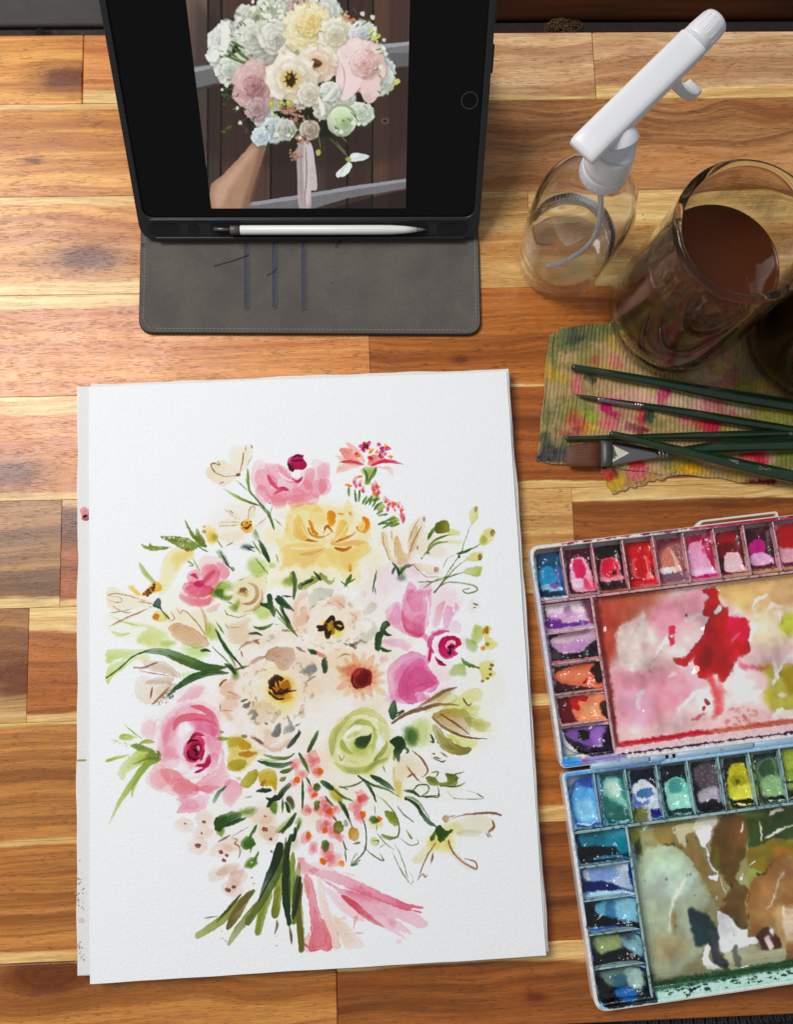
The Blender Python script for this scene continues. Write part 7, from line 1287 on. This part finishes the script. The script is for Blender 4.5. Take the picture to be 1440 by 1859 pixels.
    well2((.10,.10,.02), 1072,78,1220,60,1262,320,1112,345); B((.74,.72,.08), 1100,190,1120,120,1160,105,1190,120,1215,200,1250,290,1150,310,1110,280, soft=4); B((.86,.86,.40), 1120,240,1210,220,1240,290,1130,300, soft=6,a=.7); E((.10,.18,.10),1158,208,12,13,soft=4); B((.50,.50,.05), 1115,180,1190,175,1195,222,1130,225, soft=3,a=.5); B((.04,.05,.05), 1115,318,1170,302,1250,292,1258,312,1180,326, soft=2); S((.95,.96,.75),5,1130,322,1190,322,1252,308)
    well2((.12,.14,.10), 1235,58,1380,38,1425,300,1278,322); B((.40,.52,.36), 1255,120,1340,80,1370,160,1410,270,1300,290,1270,220, soft=5); B((.20,.30,.20), 1270,120,1335,90,1350,170,1290,180, soft=3); B((.62,.76,.56), 1285,190,1380,180,1400,270,1310,280, soft=6,a=.8); B((.04,.06,.06), 1300,300,1350,282,1425,275,1425,295,1330,308, soft=2); S((.85,.92,.85),5,1310,304,1370,302,1425,288)
    well2((.30,.36,.08), 1395,35,1520,20,1560,280,1430,300); B((.66,.72,.30), 1400,60,1440,40,1470,260,1440,270, soft=4)
    for x0,y0,x1,y1,c in [(402,160,440,430,(.56,.76,.86)),(567,138,600,410,(.50,.74,.74)),(726,117,763,390,(.60,.78,.80)),(888,97,925,366,(.50,.70,.68)),(1062,78,1104,345,(.52,.52,.56)),(1228,59,1270,320,(.60,.66,.30)),(1388,38,1430,300,(.58,.66,.26))]:
        S(c,13,x0,y0,(x0+x1)/2,(y0+y1)/2,x1,y1,t0=1,t1=1,soft=1,wob=1)
        for i in range(8): f_=rs.rand(); E((.04,.08,.10), x0+(x1-x0)*f_+rs.uniform(-4,4), y0+(y1-y0)*f_, 3, rs.uniform(5,22), -8, a=.7)
    S((.30,.46,.46),16,270,460,600,418,930,372,1104,352,t0=1,t1=1,soft=2,wob=1); S((.05,.06,.05),14,1070,360,1250,336,1440,308,t0=1,t1=1,soft=2)
    # left column, near-white lines at the well ends are glints in paint
    V(1030,1480,4.905)
    well2((.03,.05,.09), 65,125,545,60,570,385,130,440); B((.12,.52,.62), 110,165,260,120,480,80,520,180,530,330,430,330,300,290,150,290, soft=7); B((.10,.40,.46), 165,170,335,165,345,275,170,275, soft=2,a=.7); B((.38,.66,.72), 340,120,470,100,500,180,360,190, soft=10,a=.6); B((.05,.05,.07), 130,300,300,285,440,300,440,370,130,400, soft=4); S((.12,.48,.62),26,250,400,420,370,560,375,a=.9)
    well2((.03,.05,.14), 120,450,555,400,630,660,150,690); B((.74,.80,.86), 150,500,300,440,540,420,560,520,580,640,500,660,330,600,180,600, soft=6); B((.45,.58,.80), 200,490,400,460,470,520,430,590,240,590, soft=8,a=.7); B((.05,.14,.42), 535,430,580,420,610,560,600,650,560,600,540,520, soft=2); B((.05,.12,.36), 150,620,320,600,520,660,590,670,330,685,160,690, soft=5); S((.90,.95,.97),5,565,430,605,530,605,650,t0=1)
    S((.70,.84,.90),30,160,745,330,705,600,690,t0=.5,t1=1,wob=3)
    well2((.015,.03,.09), 155,760,600,710,670,990,190,1000); B((.42,.68,.78), 270,800,420,750,590,730,610,830,610,960,480,960,440,920,280,890, soft=5); B((.22,.44,.60), 360,790,440,780,445,920,360,915, soft=3,a=.8); B((.66,.84,.90), 445,790,590,750,600,920,470,920, soft=10,a=.6); B((.02,.02,.07), 190,920,330,910,460,950,650,960,660,1000,200,1000, soft=4); S((.10,.34,.70),30,220,1030,380,1020,520,1000,wob=4); S((.80,.90,.92),4,620,730,660,830,660,960,t0=1)
    S((.16,.42,.66),18,210,1060,400,1050,690,1010,t0=1,t1=1,wob=3)
    well2((.03,.04,.08), 205,1080,690,1030,730,1310,260,1370); B((.60,.66,.46), 240,1110,400,1075,490,1080,500,1200,400,1220,300,1250, soft=6); B((.55,.72,.76), 500,1080,620,1050,660,1150,650,1250,560,1220,510,1160, soft=5); B((.05,.07,.10), 480,1060,600,1050,580,1130,520,1110, soft=10,a=.6); B((.06,.05,.07), 260,1290,400,1230,520,1200,620,1250,720,1290,720,1320,270,1360, soft=4); S((.75,.85,.9),4,670,1050,715,1150,710,1270,t0=1)
    S((.32,.42,.56),12,270,1378,480,1355,730,1318,t0=1,t1=1,wob=2)
    well2((.04,.04,.07), 255,1395,740,1335,790,1640,690,1650,370,1700,300,1660); B((.42,.52,.48), 300,1410,430,1380,530,1370,540,1500,430,1540,350,1500, soft=6); B((.66,.78,.74), 530,1380,650,1370,680,1480,660,1560,560,1530, soft=6); B((.20,.38,.50), 420,1450,530,1440,530,1540,440,1540, soft=6,a=.8); B((.16,.44,.72), 440,1570,560,1550,640,1590,560,1640,460,1630, soft=5); S((.8,.86,.9),4,715,1370,755,1480,750,1585,t0=1)
    S((.40,.58,.60),16,545,100,640,660,720,1180,790,1600,t0=1,t1=1,wob=1.5)
    # lower mixing area
    V(950,1350,2.939)
    B((.46,.44,.30), 590,430, 900,380, 1440,310, 1440,1175, 705,1275, sharp=True, soft=2); S((.10,.14,.04),34,595,440,640,800,690,1260,t0=1,t1=1,soft=6,a=.9); S((.10,.13,.04),26,600,430,800,400,1040,360,t0=1,t1=1,soft=5,a=.9); S((.06,.16,.07),26,700,1280,1000,1240,1440,1165,t0=1,t1=1,soft=6)
    V(1200,1450,5.3125)
    # paler grey puddle on the left
    B((.56,.60,.52), -240,700,-150,480,0,460,130,440,230,530,330,640,360,760,440,860,480,1000,430,1090,330,1100,320,1380,420,1420,300,1600,150,1720,-60,1710,-150,1500,-220,1100, soft=10,wob=5); B((.62,.68,.64), -180,800,0,620,200,640,330,720,350,900,200,1000,0,1000,-120,1000, soft=30,a=.8); B((.56,.50,.36), -60,1380,120,1300,280,1400,200,1560,0,1600, soft=30,a=.7); B((.48,.36,.20), 110,1140,160,1120,150,1220,120,1260, soft=12,a=.8); S((.84,.86,.82),26,90,1160,140,960,230,760,soft=6,a=.8,t1=.6); S((.80,.82,.78),16,70,1280,110,1120,soft=5,a=.7)
    # ochre strip and pale patches
    B((.44,.38,.22), -40,270,300,230,330,340,400,470,460,620,560,760,620,880,640,960,560,1030,480,880,360,690,230,560,120,430,40,440, soft=3,edge=.3,wob=4); B((.62,.60,.50), 120,270,320,240,330,320,260,350,250,480,170,410,150,350, soft=2); B((.70,.68,.64), 330,250,380,170,470,150,550,180,540,260,490,330,480,400,400,460,370,420,340,330, soft=2); B((.84,.84,.83), 350,330,470,280,500,380,450,430,400,450, soft=3,a=.9); S((.86,.87,.86),26,440,450,480,560,530,690,540,740,t0=.8,t1=.8,wob=3); E((.86,.88,.90),510,755,44,34,soft=2); S((.88,.86,.82),16,560,740,600,840,640,910,t1=.3); B((.76,.78,.76), -260,200,-130,60,-90,120,-110,240,-180,310,-250,300, soft=2)
    # olive and brown puddles on the right
    B((.30,.22,.08), 500,420,580,200,650,160,800,180,830,260,840,420,820,520,760,620,720,760,780,840,850,870,840,1000,830,1220,720,1190,600,1060,640,960,680,860,600,760,520,620,480,520, soft=3,wob=4,edge=.2); B((.34,.34,.08), 500,500,560,460,560,700,600,760,540,680, soft=8,a=.8); B((.40,.24,.10), 680,250,800,220,820,360,760,420,700,350, soft=14,a=.7); B((.13,.20,.04), 820,200,900,130,1230,90,1250,380,1100,400,980,440,880,470,840,400, soft=6); B((.38,.40,.16), 780,120,1000,120,930,200,830,190, soft=12,a=.7); B((.40,.34,.06), 830,480,980,440,1100,380,1240,420,1240,560,1110,620,1030,740,880,680,830,560, soft=4,edge=.2); B((.50,.34,.14), 1080,490,1180,470,1230,520,1210,580,1130,610,1090,560, soft=3); B((.46,.48,.26), 860,700,960,720,1020,750,920,780,900,860,830,830, soft=3); B((.44,.30,.16), 860,900,920,790,1030,740,1100,630,1240,600,1260,1480,1160,1480,1100,1250,980,1280,900,1320,840,1300, soft=4,wob=4,edge=.25); B((.56,.44,.30), 1000,860,1140,760,1240,640,1250,900,1150,1100,1100,1240,960,1240, soft=26,a=.6); B((.64,.56,.40), 1120,1080,1200,1060,1240,1300,1210,1450,1130,1400, soft=12,a=.8); S((.86,.82,.76),16,1040,1070,1110,940,1200,730,soft=5,a=.8); S((.88,.84,.80),44,1210,1060,1225,1200,1225,1380,soft=8,a=.8); B((.24,.12,.05), 910,1330,1000,1280,1080,1270,1160,1400,1120,1460,1040,1430,960,1440, soft=3); B((.80,.76,.74), 990,1360,1040,1330,1080,1400,1060,1440,1010,1400, soft=3); E((.82,.82,.80),1085,1300,24,30,soft=4)
    # bare white and blue-grey
    B((.76,.78,.78), 560,1080,620,1090,720,1210,830,1250,830,1330,900,1340,930,1410,780,1440,640,1470,590,1450,560,1340,570,1220, soft=2); B((.60,.60,.50), 640,1480,760,1440,960,1440,1180,1440,1210,1560,1000,1600,800,1640,680,1650, soft=3); B((.10,.16,.17), 320,1080,400,1090,480,1120,540,1250,570,1370,560,1450,600,1490,660,1560,650,1640,580,1620,500,1580,470,1450,380,1400,320,1400,300,1240, soft=5); B((.24,.24,.28), 480,1300,560,1380,600,1500,640,1580,580,1600,500,1500, soft=10,a=.8); B((.05,.20,.24), 310,1200,380,1200,400,1380,330,1390, soft=12,a=.8); B((.34,.36,.32), 700,1420,740,1450,790,1600,740,1630,720,1540, soft=2); B((.82,.84,.82), 400,1440,440,1400,470,1480,460,1560,600,1640,480,1650,400,1600, soft=2,a=.9)
    for q in [(640,960,680,900,690,830,680,820),(560,1030,700,1180,830,1240),(870,900,850,1080,840,1300),(1110,620,1040,740,930,760),(30,450,130,435,240,540),(140,260,160,380),(250,350,255,470)]: S((.14,.10,.04),6,*q,a=.75,soft=1.2)
    for q,w in [((770,330,775,290,785,250),22),((880,650,915,620,925,600),34),((770,780,790,710),20),((1020,370,1130,310,1250,255),40),((960,230,970,320,980,400),26),((1060,150,1140,110,1200,110),44),((480,950,488,920),12),((550,985,560,930),12)]: S((.88,.88,.84),w,*q,a=.85,soft=2.5,t0=.5,t1=.4)
    E((.52,.42,.32),360,565,50,46,soft=2,a=.6); E((.46,.38,.26),360,565,36,34,soft=3,a=.7); E((.52,.42,.32),620,1030,30,28,soft=2,a=.6)
    for i in range(60): E((.12,.12,.08), rs.uniform(-200,1250), rs.uniform(300,1640), rs.uniform(2,6), rs.uniform(2,5), a=.5)
    B((.36,.38,.14), -300,330,-260,130,-120,100,-150,230,-240,420,-280,420, soft=4,edge=.2,a=.8)
    # pale lower strip with dark flecks
    V(950,1350,2.939)
    S((.78,.90,.86),62,740,1312,1000,1276,1440,1214,soft=3,t0=.8,t1=1)
    for i in range(60):
        x=rs.uniform(760,1440); E((.10,.20,.16), x, 1310-(x-740)*.142+rs.uniform(-26,26), rs.uniform(3,20), rs.uniform(2,6), -9, a=.8, soft=1)
    S((.08,.16,.16),7,855,1340,900,1300,990,1262,soft=1.5); S((.10,.30,.18),24,705,1300,900,1262,1440,1172,soft=5,a=.8,t0=1,t1=1)
    S((.90,.92,.90),14,405,1412,700,1372,1000,1322,1440,1256,t0=1,t1=1,soft=1)
cvL = Canvas('palette_paint', int(PW*PT), int(PH*PT), (.88, .86, .85), _palmap, 21, unit=1.4)
paint_palette(cvL)
for _r in range(cvL.h):     # carry the colours on past the edge of the picture
    _t = np.clip((_r-_palmap(1432, 930)[1])/(_palmap(1432, 1800)[1]-_palmap(1432, 930)[1]), -.1, 1.1); _c = int(_palmap(1432, 930)[0]+_t*(_palmap(1432, 1800)[0]-_palmap(1432, 930)[0]))
    if 2 < _c < cvL.w-2: cvL.a[_r, _c:] = cvL.a[_r, _c-1]
_u = (np.arange(cvL.w)/PT+PX0)[None, :]; _v = (np.arange(cvL.h)/PT+PY0)[:, None]
_in = ((_u > 46)*((_v > 47)*(_v < 142)+(_v > 205)*(_v < 300))).astype(np.float32)
for _k in range(3): _in = (_in+np.roll(_in, 14, 0)+np.roll(_in, -14, 0)+np.roll(_in, 14, 1)+np.roll(_in, -14, 1))/5
cvL.warp(13, 95, _in); cvL.warp(2.4, 12)
# granulation, dry specks and crust where the paint is thick
_l = cvL.a.mean(2, keepdims=True); _g = cvL.fine[..., None]
cvL.a = np.clip(cvL.a*(1+(.07*_g+.08*cvL.mid[..., None])*(1-_in[..., None]*.85)), 0, 1)
_sp = ((cvL.fine > .62)*(1-_in) > .5)[..., None]*(_l < .5); cvL.a = np.where(_sp, np.clip(cvL.a*.5+.02, 0, 1), cvL.a).astype(np.float32)
cvL.a = np.clip(cvL.a*(1+_in[..., None]*(_v > 150)[..., None]*.22), 0, 1).astype(np.float32)
# drying lines where two puddles meet, slow drift of pigment inside them
for _k in range(2):
    _b = (cvL.a+np.roll(cvL.a, 2, 0)+np.roll(cvL.a, -2, 0)+np.roll(cvL.a, 2, 1)+np.roll(cvL.a, -2, 1))/5; cvL.a = cvL.a*(1-_in[..., None])+_b*_in[..., None]
_q = cvL.a; _gr = np.abs(np.roll(_q, 2, 0)-np.roll(_q, -2, 0)).mean(2)+np.abs(np.roll(_q, 2, 1)-np.roll(_q, -2, 1)).mean(2)
_gr = np.clip(_gr*.9-.08, 0, .30)*_in; _dr = (_vnoise(cvL.h, cvL.w, 120, cvL.rs)+.6*_vnoise(cvL.h, cvL.w, 45, cvL.rs)+.35*_vnoise(cvL.h, cvL.w, 20, cvL.rs))*_in
cvL.a = np.clip(_q*(1-_gr[..., None])*(1+.13*_dr[..., None]*np.array([1.0, 1.2, 1.1])), 0, 1)
cvL.a = np.clip((cvL.a-.5)*1.10+.5+.01, .004, 1)
_m = cvL.a.mean(2, keepdims=True); cvL.a = np.clip(_m+(cvL.a-_m)*1.16, .003, .97).astype(np.float32)
IMG_L = cvL.make()
t = NT('paint_stained_plastic'); uvn = t.t.nodes.new('ShaderNodeTexCoord').outputs['UV']; im = t.image(IMG_L, uvn); p_ = t.objco()
nn = t.noise(p_, 900, 4, .65); n2 = t.noise(p_, 90, 3, .5)
t.bsdf(Base_Color=t.mix(t.ramp(nn, .3, .7, .10, 0), im.outputs[0], (.03,.025,.03)), Roughness=t.ramp(n2, .35, .65, .16, .36), Specular_IOR_Level=.30, Normal=t.bump(t.math('ADD', t.math('MULTIPLY', nn, .5), t.n('RGBToBW', None, Color=im.outputs[0]).outputs[0]), .0007, .35), Coat_Weight=.7, Coat_Roughness=.07, Coat_Normal=t.bump(t.noise(p_, 170, 1.5, .5), .0045, .8)); M_STAIN = t.m
t = NT('wet_paint_pool'); uvn = t.t.nodes.new('ShaderNodeTexCoord').outputs['UV']; im = t.image(IMG_L, uvn); p_ = t.objco()
n2 = t.noise(p_, 70, 3, .5)
t.bsdf(Base_Color=im.outputs[0], Roughness=t.ramp(n2, .35, .65, .05, .16), Coat_Weight=.8, Coat_Roughness=.03, Coat_Normal=t.bump(t.noise(p_, 42, 1.2, .45), .016, .85), Specular_IOR_Level=.5, Normal=t.bump(t.math('ADD', t.math('MULTIPLY', n2, .8), t.math('MULTIPLY', t.n('RGBToBW', None, Color=im.outputs[0]).outputs[0], .5)), .0008, .4)); M_POOL = t.m
M_TRAY = plain('white_palette_plastic', C(222, 220, 216), .35, 60, .06)
def puv(V): 
    out = []
    for q in V:
        d = np.array([q[0], q[1], 0])-PO; out.append(((d@PU*1000-PX0)/PW, 1-(d@PV*1000-PY0)/PH))
    return out
def pprism(poly, z0, z1):
    n = len(poly); v = [pl(a, b, z0) for a, b in poly]+[pl(a, b, z1) for a, b in poly]
    return v, [tuple(range(n)), tuple(range(2*n-1, n-1, -1))]+[((i+1)%n, i, n+i, n+(i+1)%n) for i in range(n)]
def pring(outer, inner, z0, z1):
    k = len(outer); v = [pl(a,b,z0) for a,b in outer]+[pl(a,b,z1) for a,b in outer]+[pl(a,b,z0) for a,b in inner]+[pl(a,b,z1) for a,b in inner]; f = []
    for i in range(k):
        j = (i+1) % k; f += [(j,i,k+i,k+j), (k+j,k+i,3*k+i,3*k+j), (2*k+i,2*k+j,3*k+j,3*k+i), (i,j,2*k+j,2*k+i)]
    return v, f
pal = thing('folding_palette', pl(80, 158, 0), 'open plastic folding palette crusted with pink, red, blue and green paint', 'palette')
UR = 292.0; RZ = .0128
def stained(name, base, spot):
    t = NT(name); p = t.objco(); n = t.noise(p, 240, 4, .6); n2 = t.noise(p, 60, 3, .5)
    c = t.mix(t.ramp(n2, .35, .7), tuple(x*.72 for x in base), base); c = t.mix(t.ramp(n, .50, .66, 0, .85), c, spot)
    t.bsdf(Base_Color=c, Roughness=.25, Coat_Weight=.5, Coat_Roughness=.1); return t.m
M_DIV = {0: stained('pink_stained_divider', C(226, 176, 182), C(120, 24, 54)), 1: stained('teal_stained_divider', C(166, 204, 206), C(24, 62, 76))}
def wall(parent, name, a, b, w, z0, z1, top=.5):
    """tapered wall between two (u, v) points"""
    a = np.array(a, float); b = np.array(b, float); d = _n(b-a); n = np.array([-d[1], d[0]])
    q = [a+n*w/2, b+n*w/2, b-n*w/2, a-n*w/2]; r = [a+n*w*top/2, b+n*w*top/2, b-n*w*top/2, a-n*w*top/2]
    v = [pl(*x, z0) for x in q]+[pl(*x, z1) for x in r]
    f = [(0,1,2,3),(7,6,5,4),(1,0,4,5),(2,1,5,6),(3,2,6,7),(0,3,7,4)]
    o = obj(name, v, f, M_DIV[0 if a[1] < 157 else 1], parent, uv=puv(v)); return soften(o, .0003, 2)
def floor_patch(parent, name, u0, u1, v0, v1, zf, m, corner=None, nu=14, nv=14):
    fn0 = zf
    def fn(s, t):
        u = u0+(u1-u0)*s; v = v0+(v1-v0)*t
        if corner:
            cu, cv_, r = corner
            su = 1 if cu < (u0+u1)/2 else -1; sv = 1 if cv_ < (v0+v1)/2 else -1
            pu, pv = cu+su*r, cv_+sv*r; du, dv = (pu-u)*su, (pv-v)*sv
            if du > 0 and dv > 0:
                L = math.hypot(du, dv)
                if L > r-.3: u = pu-su*du/L*(r-.3); v = pv-sv*dv/L*(r-.3)
        return pl(u, v, fn0(s, t))
    v, f, uv = grid_vf(fn, nu, nv); f = [tuple(reversed(q)) for q in f]
    return obj(name, v, f, m, parent, True, uv=puv(v))
def wellz(side):
    ph = random.uniform(0, 6); base = .0036
    def z(s, t):
        k = t if side == 'top' else s
        ramp = .0052*max(0, (k-.80)/.20)**1.3; lump = .0007*math.sin(s*9+ph)*math.sin(t*7+ph)
        e = min(s, 1-s)*2; e2 = min(t, 1-t)*2
        curb = .0026*max(0, 1-e*3.4)**2+.0022*max(0, 1-e2*4)**2
        return base+ramp+lump+curb
    return z
def poolz(s, t):
    e = min(s, 1-s)*190/1.0; e2 = min(t, 1-t)*105
    return .0052+.0034*max(0, 1-e/2.4)**2+.0034*max(0, 1-e2/3.0)**2
def tray(v0, v1, flip):
    tr = obj('tray', *(lambda q: q)(pprism(rounded([(0,v0),(UR,v0),(UR,v1),(0,v1)], [7,7,5,7] if not flip else [5,7,7,9], 8), .0004, .0026)), M_TRAY, pal)
    o_ = rounded([(0,v0),(UR,v0),(UR,v1),(0,v1)], [7,7,4,4] if not flip else [4,4,7,9], 8); i_ = rounded([(2.3,v0+2.3),(UR-2.3,v0+2.3),(UR-2.3,v1-2.3),(2.3,v1-2.3)], [5,5,2.5,2.5] if not flip else [2.5,2.5,5,7], 8)
    vv, ff = pring(o_, i_, .0022, RZ); rm = obj('rim', vv, ff, M_STAIN, tr, uv=puv(vv)); soften(rm, .0006, 2)
    vv, ff = pring(rounded([(-.5,v0-.5),(UR+.5,v0-.5),(UR+.5,v1+.5),(-.5,v1+.5)], [7.5,7.5,4.5,4.5] if not flip else [4.5,4.5,7.5,9.5], 8), o_, RZ-.0030, RZ-.0004); soften(obj('outer_bead', vv, ff, M_TRAY, tr), .0005, 2)
    vt = v0+5 if not flip else v0+5.0
    d = 34.2
    # divider lines of the top row
    us = [2.3]+[22.9+22.45*i for i in range(8)] if not flip else [2.3]+[22.2+22.2*i for i in range(8)]
    for i in range(len(us)-1):
        corner = (us[0], vt, 6) if i == 0 and not flip else ((us[0], vt, 14) if i == 0 else None)
        floor_patch(tr, 'well', us[i]+(.6 if i else 0), us[i+1]-.6, vt, vt+d, wellz('top'), M_STAIN, corner)
        wall(tr, 'divider', (us[i+1], vt-2.6), (us[i+1], vt+d+.4), 2.0, .0028, RZ-.0014)
    if us[-1] < UR-30: floor_patch(tr, 'well', us[-1]+.6, UR-2.3, vt, vt+d, wellz('top'), M_STAIN, None, 30)
    wall(tr, 'row_wall', (2.3, vt+d+1.2), (UR-2.3, vt+d+1.2), 2.6, .0028, RZ-.0012, .7)
    # left column
    va = vt+d+2.5; vb = v1-(7.0 if not flip else 4.0); n = 5; st = (vb-va)/n
    for i in range(n):
        corner = (2.3, vb, 16 if not flip else 8) if i == n-1 else None
        floor_patch(tr, 'well', 2.3, 38.0, va+st*i+.5, va+st*(i+1)-.5, wellz('left'), M_STAIN, corner)
        if i < n-1: wall(tr, 'divider', (2.0, va+st*(i+1)), (39, va+st*(i+1)), 2.0, .0028, RZ-.0014)
    wall(tr, 'column_wall', (39.2, va-1), (39.2, vb+.5), 2.4, .0028, RZ-.0012, .7)
    floor_patch(tr, 'mixing_area', 40.5, UR-2.3, va+.2, v1-(9.5 if not flip else 10.0), poolz, M_POOL, None, 120, 60)
    # flat ledge along the near side
    q = [(2.3,vb-.2),(39.5,vb-.2),(39.5,v1-(9.8 if not flip else 10.3)),(UR-2.3,v1-(9.8 if not flip else 10.3)),(UR-2.3,v1-2.0),(2.3,v1-2.0)]
    vv, ff = pprism(q, .0028, RZ-.0016); soften(obj('ledge', vv, ff, M_STAIN, tr, uv=puv(vv)), .0008, 2)
    return tr
random.seed(4)
tray(0, 155.5, False); tray(159.5, 316.0, True)
# hinge rods along the fold
hin = None
M_HINGE = None
t = NT('stained_hinge'); uvn = t.t.nodes.new('ShaderNodeTexCoord').outputs['UV']; n_ = t.noise(t.objco(), 140, 4, .65); t.bsdf(Base_Color=t.mix(t.ramp(n_, .55, .75, 0, .75), C(160, 190, 212), C(60, 70, 110)), Roughness=.35); M_HINGE = t.m
segs = [(20.5,62),(63,74),(76.5,79),(81.5,137),(138,185),(187,230),(232,274)]
for a, b in segs:
    pth = [pl(a,157.2,.0106), pl(a+.7,157.2,.0106), pl((a+b)/2,157.2,.0106), pl(b-.7,157.2,.0106), pl(b,157.2,.0106)]
    v, f = tube_vf(pth, [.0022,.0030,.0031,.0030,.0022], 20); obj('hinge_barrel', v, f, M_HINGE, pal, True)
# latch loop on the far side
ou = rounded([(121,0.0),(127,-4.6),(185,-4.6),(185,0.2)], [1,2,2,.3], 4); iu = rounded([(126,-1.0),(129,-3.2),(183.4,-3.2),(183.4,-1.0)], [.5,1,1,.3], 4)
v, f = pring(ou, iu, .0070, .0110); soften(obj('latch', v, f, M_TRAY, pal), .0004, 2)
